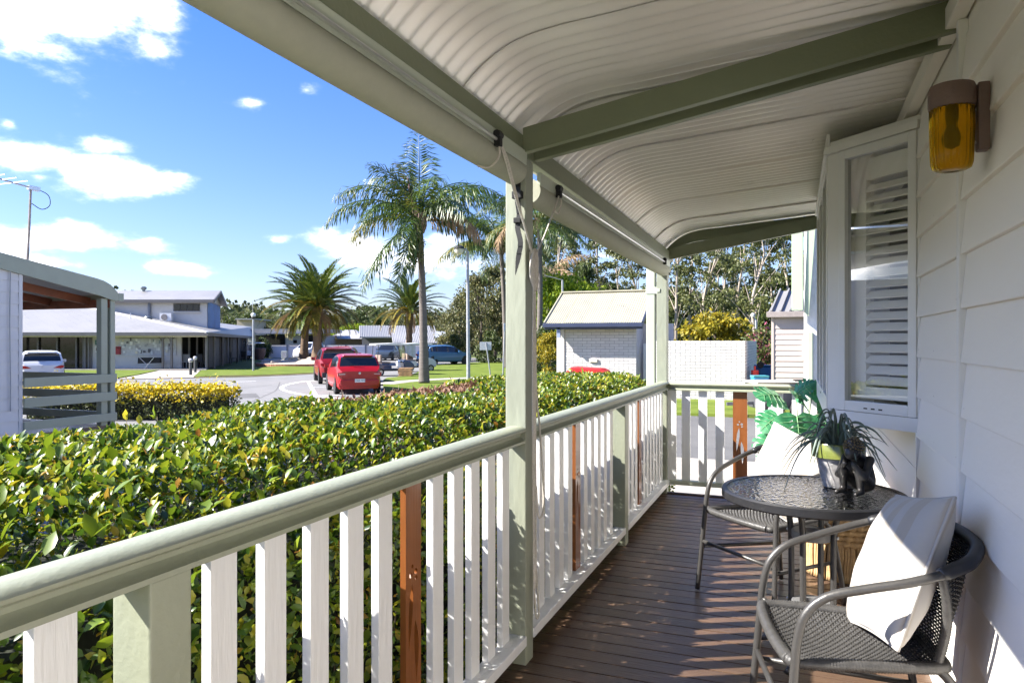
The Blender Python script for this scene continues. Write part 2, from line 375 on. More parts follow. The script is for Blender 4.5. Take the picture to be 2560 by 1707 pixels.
strip('kerb', GP([(300,948.3),(400,946.6),(484,944.6),(560,942.6),(640,941.0),(720,938.0),(800,933.6)]), .34, GZ+.035, mat('earth_edge', (.30,.22,.15), .95, .3, 3, .4, 20), 'brown earth edge between the far lawn and the asphalt')
# grate by the end of the deck
t = thing('drain_grate', 'pale slotted drain grate in the grass past the end railing', 'grate', (-.35,7.35,GZ+.03))
MB().box(-.75,.05,7.15,7.55,GZ+.032,GZ+.05).build('frame', CONC, t, bevel=.004)
gm = MB().box(-.012,.012,-.17,.17,0,.012).mesh('slot'); gm.materials.append(mat('grate_grey', (.35,.36,.37), .5))
for i in range(14): inst('bar', gm, t, (-.34+i*.052, 0, .021))

# ================================================================ DECK
deck = setting('deck', 'dark stained timber verandah deck')
bm_ = MB().box(-1.12,.5,0,.094,-.022,0).mesh('deck_board', bevel=.003); bm_.materials.append(DECKM)
PITCH = .0995; y = -1.2; k = 0
while y < 6.26:
    o = inst('deck_board', bm_, deck, (0, y, random.uniform(-.0012,.0012)), (0, 0, random.uniform(-.0006,.0006))); y += PITCH; k += 1
MB().box(-1.12,.5,6.28,6.32,-.26,.012).build('edge_board', mat('deck_edge', (.10,.07,.055), .5, .2, 5, rnd=.1), deck, bevel=.003)
MB().box(-1.10,.5,-1.2,6.28,-.2,-.03).build('joists', DARK, deck)
MB().box(-1.15,-1.121,-1.2,6.32,-.65,-.005).build('skirt_board', SAGE, deck)
scr = MB().lathe([(.0045,0),(.0045,.0012)], 8).mesh('screw'); scr.materials.append(METAL)
for i in range(12, 38):
    for X in (-.93, -.9+.33, -.2):
        if random.random() < .8: inst('screw', scr, deck, (X+random.uniform(-.01,.01), -1.2+i*PITCH+.03+random.choice((0,.04)), .0002))

# ================================================================ VERANDAH FRAME AND ROOF
ver = thing('verandah', 'sage green timber verandah frame with curved corrugated bullnose roof', 'verandah', (-1.067,2.775,0))
def zo(Y): return -.0125*(Y-2.7)
XB0, XB1 = -1.112, -1.023
def post(Y0, Y1, z1, m, name='post', x0=XB0, x1=XB1):
    return MB().box(x0, x1, Y0, Y1, .0, z1).build(name, m, ver, bevel=.004)
post(2.731, 2.820, 2.075, SAGE_W); post(6.268, 6.357, 2.05, SAGE_W, x0=-1.13, x1=-1.041)
post(.907, .997, .909, SAGE); post(4.560, 4.650, .909, SAGE); post(-1.0,-.91,2.12,SAGE)
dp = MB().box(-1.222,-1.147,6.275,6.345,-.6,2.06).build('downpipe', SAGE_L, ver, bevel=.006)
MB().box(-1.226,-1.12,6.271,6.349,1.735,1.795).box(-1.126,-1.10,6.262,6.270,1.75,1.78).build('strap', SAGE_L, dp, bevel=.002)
# beam on the posts
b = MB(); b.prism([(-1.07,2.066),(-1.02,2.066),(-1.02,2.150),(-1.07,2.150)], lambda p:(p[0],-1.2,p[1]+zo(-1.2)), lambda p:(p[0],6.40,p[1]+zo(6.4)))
b.build('beam', SAGE_SHADE, ver, bevel=.003)
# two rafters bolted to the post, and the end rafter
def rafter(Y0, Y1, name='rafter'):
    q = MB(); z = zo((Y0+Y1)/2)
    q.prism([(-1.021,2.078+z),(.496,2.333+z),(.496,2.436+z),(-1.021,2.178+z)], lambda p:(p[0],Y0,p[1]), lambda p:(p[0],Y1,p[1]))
    return q.build(name, SAGE_SHADE, ver, bevel=.003)
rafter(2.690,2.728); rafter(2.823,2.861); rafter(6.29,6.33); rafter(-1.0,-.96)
PROF = [(-1.128,2.098),(-1.088,2.144),(-1.048,2.185),(-1.002,2.228),(-.955,2.262),(-.906,2.289),(-.855,2.308),(-.798,2.320),(-.745,2.327),(-.692,2.332),(-.61,2.337),(-.535,2.342),(-.3,2.361),(-.08,2.378),(.123,2.394),(.32,2.410),(.505,2.424)]
PROFS = [(p.x, p.z) for p in cat([(a,0,c) for a,c in PROF], 2)]
def profz(Y): return zo(Y)
def sheet(Y0, Y1, lift, idx):
    # corrugated: ribs of 76 mm pitch, 16 mm deep, running up the curve; real 3 mm thick sheet
    n = int(round((Y1-Y0)/.0762*10)); nrm = []
    P = PROFS
    for i in range(len(P)):
        a = P[max(i-1,0)]; c = P[min(i+1,len(P)-1)]; t = Vector((c[0]-a[0], c[1]-a[1])).normalized(); nrm.append((-t.y, t.x))
    V, Fc = [], []
    m = len(P)
    for side in (0, 1):
        for j in range(n+1):
            Y = Y0+(Y1-Y0)*j/n; w = .0115*math.cos(2*math.pi*(Y-2.25)/.0762)+.012+.013*(Y-Y0)/(Y1-Y0)+side*.0025
            for i in range(m): V.append((P[i][0]+nrm[i][0]*w, Y, P[i][1]+nrm[i][1]*w+zo(Y)))
    off = (n+1)*m
    for j in range(n):
        for i in range(m-1):
            a = j*m+i; Fc.append((a, a+1, a+m+1, a+m)); Fc.append((off+a, off+a+m, off+a+m+1, off+a+1))
    for i in range(m-1):
        a = i; Fc.append((a, off+a, off+a+1, a+1)); a = n*m+i; Fc.append((a, a+1, off+a+1, off+a))
    V = np.array(V) - np.array(ORIG[ver.name][0])
    me = np_mesh('roof_sheet', V, Fc, ROOFIN, True)
    return link('roof_sheet', me, ver)
seam = 3.69-.7112*7; i = 0
while seam < 6.4:
    sheet(seam-.03, min(seam+.7112+.03, 6.42), .013 if i % 2 else 0, i); seam += .7112; i += 1
# curved end fascia under the last sheet
low = [(x, z-.085-.02*max(0,min(1,(x+.9)/.6))) for x, z in PROFS if x >= -1.09]
upp = [(x, z+.002) for x, z in PROFS if x >= -1.09]
q = MB(); n = len(upp)
for i in range(n-1):
    for Yf in (6.345, 6.375):
        pass
for i in range(n-1):
    A, B, C, D_ = low[i], low[i+1], upp[i+1], upp[i]; z = zo(6.36)
    f_ = [(p[0],6.345,p[1]+z) for p in (A,B,C,D_)]; g_ = [(p[0],6.375,p[1]+z) for p in (A,B,C,D_)]
    q.quad(*f_); q.quad(*reversed(g_)); q.quad(f_[0],g_[0],g_[1],f_[1]); q.quad(f_[3],f_[2],g_[2],g_[3])
q.build('end_fascia', SAGE_SHADE, ver, smooth='auto')
# gutter along the outside of the bullnose
gt = MB(); gp = [(-1.30,2.0),(-1.30,1.9),(-1.18,1.9),(-1.18,2.0),(-1.19,2.0),(-1.19,1.91),(-1.29,1.91),(-1.29,2.0)]
# wall plate that carries the top of the sheets
MB().prism([(.452,2.335),(.498,2.335),(.498,2.41),(.452,2.405)], lambda p:(p[0],-1.2,p[1]+zo(-1.2)), lambda p:(p[0],6.35,p[1]+zo(6.35))).build('wall_plate', CREAM, ver, bevel=.003)

# ================================================================ RAILINGS
HP = [(-.045,0),(.045,0),(.045,.010),(.030,.016),(.022,.026),(.024,.036),(.036,.041),(.045,.047),(.046,.054),(.038,.062),(.020,.067),(0,.069),(-.020,.067),(-.038,.062),(-.046,.054),(-.045,.047),(-.036,.041),(-.024,.036),(-.022,.026),(-.030,.016),(-.045,.010)]
def handrail(parent, a, b, axis):
    q = MB(); zb = .907
    if axis == 'y': q.prism(HP, lambda p:(a[0]+p[0], a[1], zb+p[1]), lambda p:(a[0]+p[0], b[1], zb+p[1]))
    else: q.prism(HP, lambda p:(a[0], a[1]+p[0], zb-.008+p[1]), lambda p:(b[0], a[1]+p[0], zb-.008+p[1]))
    o = q.build('handrail', SAGE, parent, smooth='auto'); return o
def with_holes(w, h, th, shapes):
    # board with cut-out flower and leaf shapes: outline and holes filled, then thickened
    bm = bmesh.new(); ed = []
    def loop(pts):
        vs = [bm.verts.new((p[0], 0, p[1])) for p in pts]
        return [bm.edges.new((vs[i], vs[(i+1) % len(vs)])) for i in range(len(vs))]
    ed += loop([(0,0),(w,0),(w,h),(0,h)])
    for sp in shapes: ed += loop(sp)
    bmesh.ops.triangle_fill(bm, edges=ed, use_beauty=True)
    bmesh.ops.recalc_face_normals(bm, faces=bm.faces)
    r = bmesh.ops.extrude_face_region(bm, geom=bm.faces[:]); vs = [e for e in r['geom'] if isinstance(e, bmesh.types.BMVert)]
    bmesh.ops.translate(bm, vec=(0, th, 0), verts=vs); bmesh.ops.recalc_face_normals(bm, faces=bm.faces)
    me = bpy.data.meshes.new('cedar_board'); bm.to_mesh(me); bm.free(); me.materials.append(WOOD); return me
def leafshape(cx, cz, L_, wd, ang, bend=0):
    out = []; n = 8
    for sgn in (1, -1):
        rngk = range(n+1) if sgn == 1 else range(n-1, 0, -1)
        for i in rngk:
            t = i/n; wv = wd*math.sin(math.pi*t**.75)*sgn; x = wv+bend*math.sin(math.pi*t); z = -t*L_
            out.append((cx+x*math.cos(ang)-z*math.sin(ang), cz+x*math.sin(ang)+z*math.cos(ang)))
    return out
def blob(cx, cz, r, n=6, sq=1.0, a0=0): return [(cx+r*math.cos(a0+2*math.pi*i/n), cz+r*sq*math.sin(a0+2*math.pi*i/n)) for i in range(n)]
def cedar(w, hgt):
    m_ = w/2; top = hgt*.60
    sh = [leafshape(m_-.008, top, .20, .0115, -.10), leafshape(m_+.010, top-.115, .19, .0125, .04, .006),
          blob(m_-.016, top+.026, .010, 5), blob(m_+.014, top+.030, .011, 5, 1, .5), blob(m_+.016, top+.010, .008, 6), blob(m_-.006, top+.050, .007, 5)]
    return with_holes(w, hgt, .019, sh)
BALM = MB().box(-.0125,.0125,0,.071,0,.79).mesh('baluster', bevel=.002); BALM.materials.append(WHITE)
CEDAR = cedar(.092, .79); CEDAR_E = cedar(.115, .79)
def side_rail(label, y0, y1, bal, woods, h0=None, h1=None):
    t = thing('railing', label, 'railing', (XB1-.045, y0, 0), group='verandah railing sections')
    handrail(t, (XB1-.045, y0 if h0 is None else h0), (XB1-.045, y1 if h1 is None else h1), 'y')
    MB().box(-1.095,-1.018, y0, y1, .082,.122).build('bottom_rail', WHITE, t, bevel=.003)
    for yb in bal: inst('baluster', BALM, t, (-.013, yb-y0, .122))
    for yw in woods:
        o = inst('cedar_board', CEDAR, t, (-.002, yw-y0, .122), (0,0,R_(90))); o['label'] = 'cedar board with cut-out leaves between the white balusters'
    return t
side_rail('nearest white baluster railing section in front of the hedge', -1.0, 2.731, [-.9+.1512*i for i in range(12) if not .78 < -.9+.1512*i+.03 < 1.0]+[.738,1.09,1.243,1.401,1.553,1.699,2.017,2.167,2.305,2.452,2.594], [1.848])
side_rail('middle white baluster railing section past the corded post', 2.82, 4.56, [2.885,3.03,3.175,3.32,3.465,3.755,3.90,4.045,4.19,4.34], [3.60], h1=4.604)
side_rail('far white baluster railing section ending at the corner post', 4.65, 6.268, [4.70,4.83,4.96,5.09,5.38,5.51,5.64,5.77,5.90,6.03,6.15], [5.225], h0=4.606)
te = thing('railing', 'white baluster railing across the end of the deck', 'railing', (-.27, 6.30, 0), group='verandah railing sections')
handrail(te, (-1.041, 6.30), (.5, 6.30), 'x')
MB().box(-1.041,.5,6.262,6.338,.084,.122).build('bottom_rail', SAGE_L, te, bevel=.003)
for xb in (-1.035,-.917,-.775,-.634,-.31,-.169,-.03,.11,.25,.39):
    inst('baluster', BALM, te, (xb+.27+.07, 0, .122), (0,0,R_(90)))
o = inst('cedar_board', CEDAR_E, te, (-.494+.27, -.009, .122)); o['label'] = 'wide cedar board with cut-out leaves'

# ================================================================ ROLLER BLINDS AND CORDS
def blind(label, y0, y1, zc, strap_y):
    t = thing('roller_blind', label, 'blind', (-1.066, (y0+y1)/2, zc), group='roller blinds under the beam')
    n = 40; b = MB(); sag = lambda u: -.006*math.sin(math.pi*u)
    b.tube([(-1.066, y0+(y1-y0)*i/n, zc+zo(y0+(y1-y0)*i/n)*.6+sag(i/n)) for i in range(n+1)], .054, 28)
    b.build('rolled_canvas', CLOTH, t, smooth='auto')
    # the loose flap of canvas rising to the headrail
    MB().prism([(-1.03,zc+.03),(-1.012,zc+.02),(-1.010,zc+.075),(-1.028,zc+.08)], lambda p:(p[0], y0, p[1]+zo(y0)*.6), lambda p:(p[0], y1, p[1]+zo(y1)*.6)).build('headrail', SAGE_L, t, bevel=.003)
    MB().tube([(-1.000, y0+.25, zc+.034+zo(y0)*.6), (-1.000, y1-.35, zc+.034+zo(y1)*.6)], .0065, 8).build('tension_rod', METAL, t, smooth='auto')
    for yb in (y0+.22, y1-.33):
        z_ = zc+.04+zo(yb)*.6
        k = MB().box(-1.012,-.988, yb-.012, yb+.014, z_-.03, z_+.024).tube([(-.999, yb-.02, z_+.012), (-.999, yb+.022, z_+.012)], .014, 10).build('pulley', BLACKP, t, bevel=.002)
    return t
bl1 = blind('sage canvas roller blind rolled up along the near beam', -.88, 2.715, 2.012, 0)
bl2 = blind('sage canvas roller blind rolled up between the two tall posts', 2.88, 6.255, 1.965, 0)
# black strap hanging from the first blind
st = cat([(-1.052,2.722,1.965),(-1.052,2.712,1.90),(-1.046,2.716,1.84),(-1.050,2.710,1.78),(-1.036,2.706,1.72),(-1.047,2.708,1.66),(-1.060,2.709,1.59)], 4)
sb = MB()
for i in range(len(st)-1):
    wv = .011*(1 if i < len(st)-4 else (len(st)-1-i)/4+.1); w2 = .011*(1 if i+1 < len(st)-4 else (len(st)-2-i)/4+.05)
    a, c = st[i], st[i+1]
    sb.quad((a.x-wv,a.y,a.z),(a.x+wv,a.y,a.z),(c.x+w2,c.y,c.z),(c.x-w2,c.y,c.z))
s1 = sb.build('strap', BLACKP, bl1, solid=.002); 
MB().box(-1.074,-1.032,2.702,2.728,1.90,1.93).build('buckle', BLACKP, bl1, bevel=.003)
MB().box(-1.066,-1.034,2.700,2.724,1.80,1.822).build('buckle', BLACKP, bl1, bevel=.003)
def cord(pts, parent, r=.0040, name='cord'):
    return MB().tube(cat(pts, 7), r, 6).build(name, CORDM, parent, smooth=True)
xk, yk = -1.010, 2.775     # cleat on the inner face of the post
cord([(-.999,2.40,2.045),(-.998,2.46,1.98),(-1.000,2.58,1.85),(-1.004,2.70,1.74),(xk,yk,1.665)], bl1)
cord([(-.999,2.405,2.045),(-.994,2.47,1.985),(-.996,2.59,1.84),(-1.002,2.71,1.73),(xk+.002,yk+.006,1.66)], bl1)
cord([(-.999,2.39,2.045),(-1.000,2.395,1.99),(-1.03,2.375,1.95),(-1.055,2.33,1.945)], bl1)
cord([(-.999,3.11,2.00),(-.998,3.05,1.93),(-1.002,2.90,1.77),(xk,yk+.02,1.665)], bl2)
cord([(-.999,3.115,2.00),(-.996,3.12,1.95),(-1.0,3.09,1.90),(-.999,3.03,1.90)], bl2)
cleat = thing('cord_cleat', 'bundle of pale blind cord wound on the tall post', 'cord', (xk,yk,1.64))
MB().box(-1.023,-1.006,yk-.008,yk+.01,1.60,1.69).build('cleat', TRIMW, cleat, bevel=.003)
for k in range(6):
    dx = .004+.003*(k % 3); dy = (k-2.5)*.005; hh = .045+.012*(k % 3)
    pts = [(xk+dx, yk+dy+.024*math.sin(a), 1.645-.03+hh*1.25*math.cos(a)) for a in [2*math.pi*i/18 for i in range(18)]]
    MB().tube(pts, .0045, 6, closed=True).build('cord_coil', CORDM, cleat, smooth=True)
cord([(xk+.005,yk,1.60),(xk+.004,yk+.004,1.3),(xk+.006,yk+.006,.9),(xk+.004,yk+.002,.45),(xk+.010,yk+.002,.25),(xk+.012,yk+.020,.175),(xk+.012,yk+.045,.185),(xk+.010,yk+.040,.25),(xk+.006,yk+.02,.42)], cleat)
cord([(xk+.006,yk+.012,1.60),(xk+.006,yk+.018,1.2),(xk+.006,yk+.022,.7),(xk+.008,yk+.02,.35)], cleat)
cord([(xk+.005,yk+.02,1.60),(xk+.006,yk+.028,1.15),(xk+.008,yk+.07,.95),(xk+.01,yk+.10,.75),(xk+.012,yk+.105,.62),(xk+.014,yk+.07,.585),(xk+.012,yk+.035,.60),(xk+.008,yk+.025,.72)], cleat)
cord([(xk+.007,yk-.006,1.60),(xk+.005,yk-.01,1.3),(xk+.004,yk-.005,.8),(xk+.006,yk+.0,.5),(xk+.008,yk+.015,.3)], cleat)
# ================================================================ HOUSE WALL AND BAY WINDOW
XW = .5
house = thing('house', 'cream weatherboard house wall with angled bay window beside the deck', 'house', (XW,3,0))
ho = Vector(ORIG[house.name][0])
wall = MB().box(XW+.004, XW+.09, -3, 3.518, -.6, 2.9).box(XW+.004, XW+.09, 3.518, 6.1, -.6, .93).box(XW+.004, XW+.09, 3.518, 6.1, 2.24, 2.9).box(XW+.004, XW+.09, 6.1, 9.0, -.6, 2.9).build('wall', CREAM, house)
WBP = [(0,0),(-.021,0),(-.022,.004),(-.004,.182),(0,.182)]
def boards(y0, y1, z0, z1):
    me = MB().prism(WBP, lambda p:(p[0],0,p[1]), lambda p:(p[0],y1-y0,p[1])).mesh('weatherboard', bevel=.0015); me.materials.append(CREAM)
    z = 1.252-.171*8
    while z < z1:
        if z >= z0-.1 and z+.171 <= z1+.05:
            inst('weatherboard', me, wall, (XW-ho.x+.003, y0-ho.y, z-ho.z))
        z += .171
boards(-3, 2.615, -.6, 2.34); boards(2.655, 3.505, -.6, 2.34); boards(3.505, 6.1, -.6, .80); boards(6.1, 9.0, -.6, 2.9)
nh_ = MB().lathe([(.0001,.0012),(.0022,.001),(.003,0)], 8).mesh('nail_head'); nh_.materials.append(mat('painted_nail', (.60,.56,.50), .5))
for Y in (1.9,2.58,2.70,3.10,3.46):
    for k in range(9): inst('nail_head', nh_, wall, (XW-ho.x-.0155+random.uniform(-.0005,.0005), Y-ho.y+random.uniform(-.008,.008), .57+.171*k+.028+random.uniform(-.004,.004)), (0,R_(-85),0))
MB().box(XW-.024, XW+.004, 2.617, 2.653, -.6, 2.335).build('cover_batten', TRIMW, house, bevel=.003)
MB().box(XW-.020, XW+.003, 3.507, 3.535, -.6, .93).build('cover_batten', TRIMW, house, bevel=.003)
MB().box(XW+.09, 6.0, -3, 9.0, -.6, -.02).box(5.9,6.0,-3,9.0,-.02,2.9).box(XW+.09,6.0,-3.1,-3.0,-.02,2.9).box(XW+.09,6.0,8.9,9.0,-.02,2.9).build('back_walls', CREAM, house)
MB().prism([(.15,2.80),(3.3,3.75),(6.4,2.80),(6.4,2.92),(3.3,3.87),(.15,2.92)], lambda p:(p[0],-3.2,p[1]), lambda p:(p[0],9.1,p[1])).build('roof', ROOFOUT, house)
MB().box(.10,.19,-3.2,9.1,2.76,2.90).build('gutter', SAGE, house, bevel=.01)
MB().box(.95,1.0,3.3,6.2,.6,2.5).box(.6,1.0,3.3,3.34,.6,2.5).box(.6,1.0,6.16,6.2,.6,2.5).box(.6,1.0,3.3,6.2,2.46,2.5).box(.6,1.0,3.3,6.2,.6,.64).build('room_lining', mat('dim_room', (.42,.41,.39), .9), house)
PANE = glassmat('window_pane', (.97,.98,.97), .01, .0, .6)
VINYL = mat('white_window_frame', (.76,.76,.74), .3, .02, 4)
SHUT = mat('white_shutter', (.90,.885,.85), .4, .02, 4)
A_, B_, C_, E_ = (.5,3.518), (.152,3.866), (.152,5.72), (.5,6.07)
bay = MB()
bay.prism([A_,B_,C_,E_], lambda p:(p[0],p[1],.93), lambda p:(p[0],p[1],.988))
bay.prism([A_,B_,C_,E_], lambda p:(p[0],p[1],2.238), lambda p:(p[0],p[1],2.30))
win = bay.build('bay_window', TRIMW, house, bevel=.004)
def panel(P, Q, n):
    P = Vector((*P,0)); Q = Vector((*Q,0)); t = (Q-P); L_ = t.length; t.normalize(); n = Vector(n).normalized()
    def pt(u, w, z): return P+t*u+n*w+Vector((0,0,z))
    def bx(m, u0, u1, w0, w1, z0, z1):
        b0 = len(m.v); m.v += [tuple(pt(u,w,z)) for z in (z0,z1) for u,w in ((u0,w0),(u1,w0),(u1,w1),(u0,w1))]
        m.f += [tuple(b0+i for i in q) for q in ((3,2,1,0),(4,5,6,7),(0,1,5,4),(1,2,6,5),(2,3,7,6),(3,0,4,7))]
    return L_, pt, bx
def window_panel(P, Q, n, name, slats, corner=True, nd=1):
    L_, pt, bx = panel(P, Q, n)
    o = MB(); z0, z1 = .99, 2.236
    cs = .062
    bx(o, 0, .012, -.05, .006, z0, z1); bx(o, L_-cs, L_+.004, -.05, .004, z0, z1)
    f1 = o.build('corner_post', TRIMW, house, bevel=.002)
    fr = MB(); u0, u1 = .014, L_-cs-.002; fw = .040
    bx(fr, u0, u0+fw, -.03, .012, z0, z1); bx(fr, u1-fw, u1, -.03, .012, z0, z1)
    bx(fr, u0+fw, u1-fw, -.03, .0115, z0, z0+.048); bx(fr, u0+fw, u1-fw, -.03, .0115, z1-.042, z1)
    us = [u0+fw+(u1-u0-2*fw)*i/nd for i in range(nd+1)]
    for u in us[1:-1]: bx(fr, u-.022, u+.022, -.03, .011, z0+.048, z1-.042)
    frame = fr.build('window_frame', VINYL, house, bevel=.003)
    g = MB(); g.quad(pt(u0+fw-.004,-.010,z0+.044), pt(u1-fw+.004,-.010,z0+.044), pt(u1-fw+.004,-.010,z1-.038), pt(u0+fw-.004,-.010,z1-.038)); g.build('pane', PANE, frame)
    for k in range(3):
        w_ = MB(); uu = (u0+u1)/2-.04+k*.04; bx(w_, uu, uu+.02, .0121, .0128, z0+.016, z0+.022); w_.build('weep_hole', DARK, frame)
    for i in range(nd):
        a, c = us[i]+.004, us[i+1]-.004
        sh = MB(); w0, w1 = -.085, -.055
        if nd == 1: a2 = a-.03; c2 = c+.0
        else: a2, c2 = a+.02, c-.02
        bx(sh, a2, a2+.012, w0, w1, z0+.06, z1-.05); bx(sh, c2-.060, c2, w0, w1, z0+.06, z1-.05)
        bx(sh, a2+.012, c2-.060, w0, w1, z0+.06, z0+.115); bx(sh, a2+.012, c2-.060, w0, w1, z1-.15, z1-.05)
        s_ = sh.build('shutter', SHUT, house, bevel=.002)
        zs = z0+.13; kk = 0
        while zs < z1-.17:
            b = MB(); aa, cc = a2+.013, c2-.061
            for u in (aa, cc): pass
            tilt = .022
            P8 = [(aa,w0-.004,zs+.030),(cc,w0-.004,zs+.030),(cc,w0+.002,zs+.036),(aa,w0+.002,zs+.036),(aa,w1+.006,zs-.004),(cc,w1+.006,zs-.004),(cc,w1+.012,zs+.002),(aa,w1+.012,zs+.002)]
            b.v = [tuple(pt(*q)) for q in P8]; b.f = [(0,1,2,3),(7,6,5,4),(0,4,5,1),(3,2,6,7),(0,3,7,4),(1,5,6,2)]
            b.build('louvre', SHUT, s_); zs += .0505; kk += 1
    # reveal behind the glass
    rv = MB(); bx(rv, 0, .012, -.2, -.05, z0, z1); bx(rv, L_-.078, L_-.064, -.20, -.05, z0, z1); rv.build('reveal', SHUT, house)
window_panel(A_, B_, (-1,-1,0), 'side', 18)
window_panel(B_, C_, (-1,0,0), 'front', 18, nd=3)
window_panel(E_, C_, (-1,1,0), 'far', 18)
# flashing boards over and under the bay
L_, pt, bx = panel(A_, B_, (-1,-1,0)); q = MB(); bx(q, -.0, L_+.01, .0, .022, 2.2395, 2.275); L2, pt2, bx2 = panel(B_, C_, (-1,0,0)); bx2(q, -.01, L2, .0, .022, 2.2395, 2.275); bx2(q, -.01, L2, -.004, .012, 2.276, 2.34)
q.build('head_trim', TRIMW, house, bevel=.003)
q = MB(); bx(q, .0, L_+.004, .0005, .010, .925, .9875); bx2(q, -.004, L2, .0005, .010, .925, .9875); q.build('sill_trim', TRIMW, house, bevel=.002)

# ================================================================ WALL LAMP
LAMPB = mat('brown_lamp_enamel', (.145,.092,.075), .5, .12, 12, .3, 60)
AMB = bpy.data.materials.new('amber_glass'); AMB.use_nodes = True; nt = AMB.node_tree
pb = nt.nodes['Principled BSDF']; pb.inputs['Base Color'].default_value = (.95,.62,.03,1); pb.inputs['Roughness'].default_value = .06; pb.inputs['Transmission Weight'].default_value = .9; pb.inputs['IOR'].default_value = 1.2
yl = 2.27
lamp = thing('wall_lamp', 'brown outdoor wall lamp with ribbed amber glass shade', 'lamp', (XW,yl,1.92))
MB().box(XW-.045, XW-.016, yl-.022, yl+.022, 1.835, 2.018).build('back_plate', LAMPB, lamp, bevel=.006)
MB().box(XW-.10, XW-.044, yl-.014, yl+.014, 1.968, 2.005).build('arm', LAMPB, lamp, bevel=.006)
xl = .397
MB().lathe([(.030,.066),(.054,.062),(.0575,.052),(.0575,.008),(.056,0),(.05,-.004)], 40, (xl,yl,1.957)).build('cap', LAMPB, lamp, smooth='auto')
gl = MB(); nn = 96; prof = [(.0535,0),(.0530,-.06),(.0515,-.12),(.050,-.15),(.046,-.163),(.035,-.169),(.0005,-.171)]
for r, z in prof:
    for j in range(nn):
        a = 2*math.pi*j/nn; rr = r*(1+.030*math.cos(a*24)*(1 if r > .04 else .2)); gl.v.append((xl+rr*math.cos(a), yl+rr*math.sin(a), 1.957+z))
for i in range(len(prof)-1):
    for j in range(nn): j2 = (j+1) % nn; gl.f.append((i*nn+j, i*nn+j2, (i+1)*nn+j2, (i+1)*nn+j))
gl.build('glass_shade', AMB, lamp, smooth=True, solid=.003)
MB().lathe([(.016,0),(.016,-.03),(.012,-.045),(.018,-.06),(.024,-.08),(.018,-.10),(.004,-.108)], 16, (xl,yl,1.955)).build('bulb_holder', mat('lamp_holder', (.12,.09,.05), .5), lamp, smooth=True)
for dz in (.03,-.06): MB().lathe([(.004,0),(.004,.004)], 8, (0,0,0)).build('screw', METAL, lamp, local=True).matrix_local = Matrix.Translation((-.046, 0, dz)) @ Matrix.Rotation(R_(-90), 4, 'Y')

# ================================================================ FURNITURE
GUN = mat('gunmetal_tube', (.070,.067,.064), .38, .10, 12, .1, 120, metal=.35)
RATT = mat('dark_synthetic_rattan', (.062,.060,.058), .36, .25, 60, .25, 200)
BLKS = mat('black_sleeve', (.016,.016,.018), .42, .1, 20, .06, 300)
def woven(S, nu, nv, r, seg=3):
    # nu strands run along v, nv strands run along u, interlaced over and under
    V, Fc = [], []
    def strand(pts, nrm):
        b0 = len(V); k = len(pts)
        for i in range(k):
            t = (pts[min(i+1,k-1)]-pts[max(i-1,0)]); t /= np.linalg.norm(t)+1e-9
            s = np.cross(t, nrm[i]); n_ = nrm[i]
            for a, c in ((1,0),(0,.7),(-1,0),(0,-.7)): V.append(pts[i]+s*a*r+n_*c*r)
        for i in range(k-1):
            for j in range(4): Fc.append((b0+i*4+j, b0+i*4+(j+1)%4, b0+(i+1)*4+(j+1)%4, b0+(i+1)*4+j))
    def nor(u, v):
        e = .01; a = S(min(1,u+e), v)-S(max(0,u-e), v); b = S(u, min(1,v+e))-S(u, max(0,v-e)); n_ = np.cross(a, b); return n_/(np.linalg.norm(n_)+1e-9)
    for i in range(nv):
        v = (i+.5)/nv; P, Nn = [], []
        for k in range(nu*2+1):
            u = k/(nu*2); n_ = nor(u, v); ph = math.cos(math.pi*(u*nu+i)); P.append(S(u,v)+n_*ph*r*.8); Nn.append(n_)
        strand(P, Nn)
    for i in range(nu):
        u = (i+.5)/nu; P, Nn = [], []
        for k in range(24+1):
            v = k/24; n_ = nor(u, v); P.append(S(u,v)); Nn.append(n_)
        strand(P, Nn)
    return np.array(V), np.array(Fc)
def ringed(pts, r, amp, pitch, n=10):
    # tube wrapped with strand: fine rings
    P = [Vector(p) for p in pts]; L_ = [0]
    for i in range(1, len(P)): L_.append(L_[-1]+(P[i]-P[i-1]).length)
    tot = L_[-1]; k = int(tot/pitch)*2; out, rs = [], []; j = 0
    for i in range(k+1):
        s = tot*i/k
        while j < len(P)-2 and L_[j+1] < s: j += 1
        f_ = (s-L_[j])/max(1e-9, L_[j+1]-L_[j]); out.append(P[j].lerp(P[j+1], f_)); rs.append(r+(amp if i % 2 else -amp))
    return out, rs
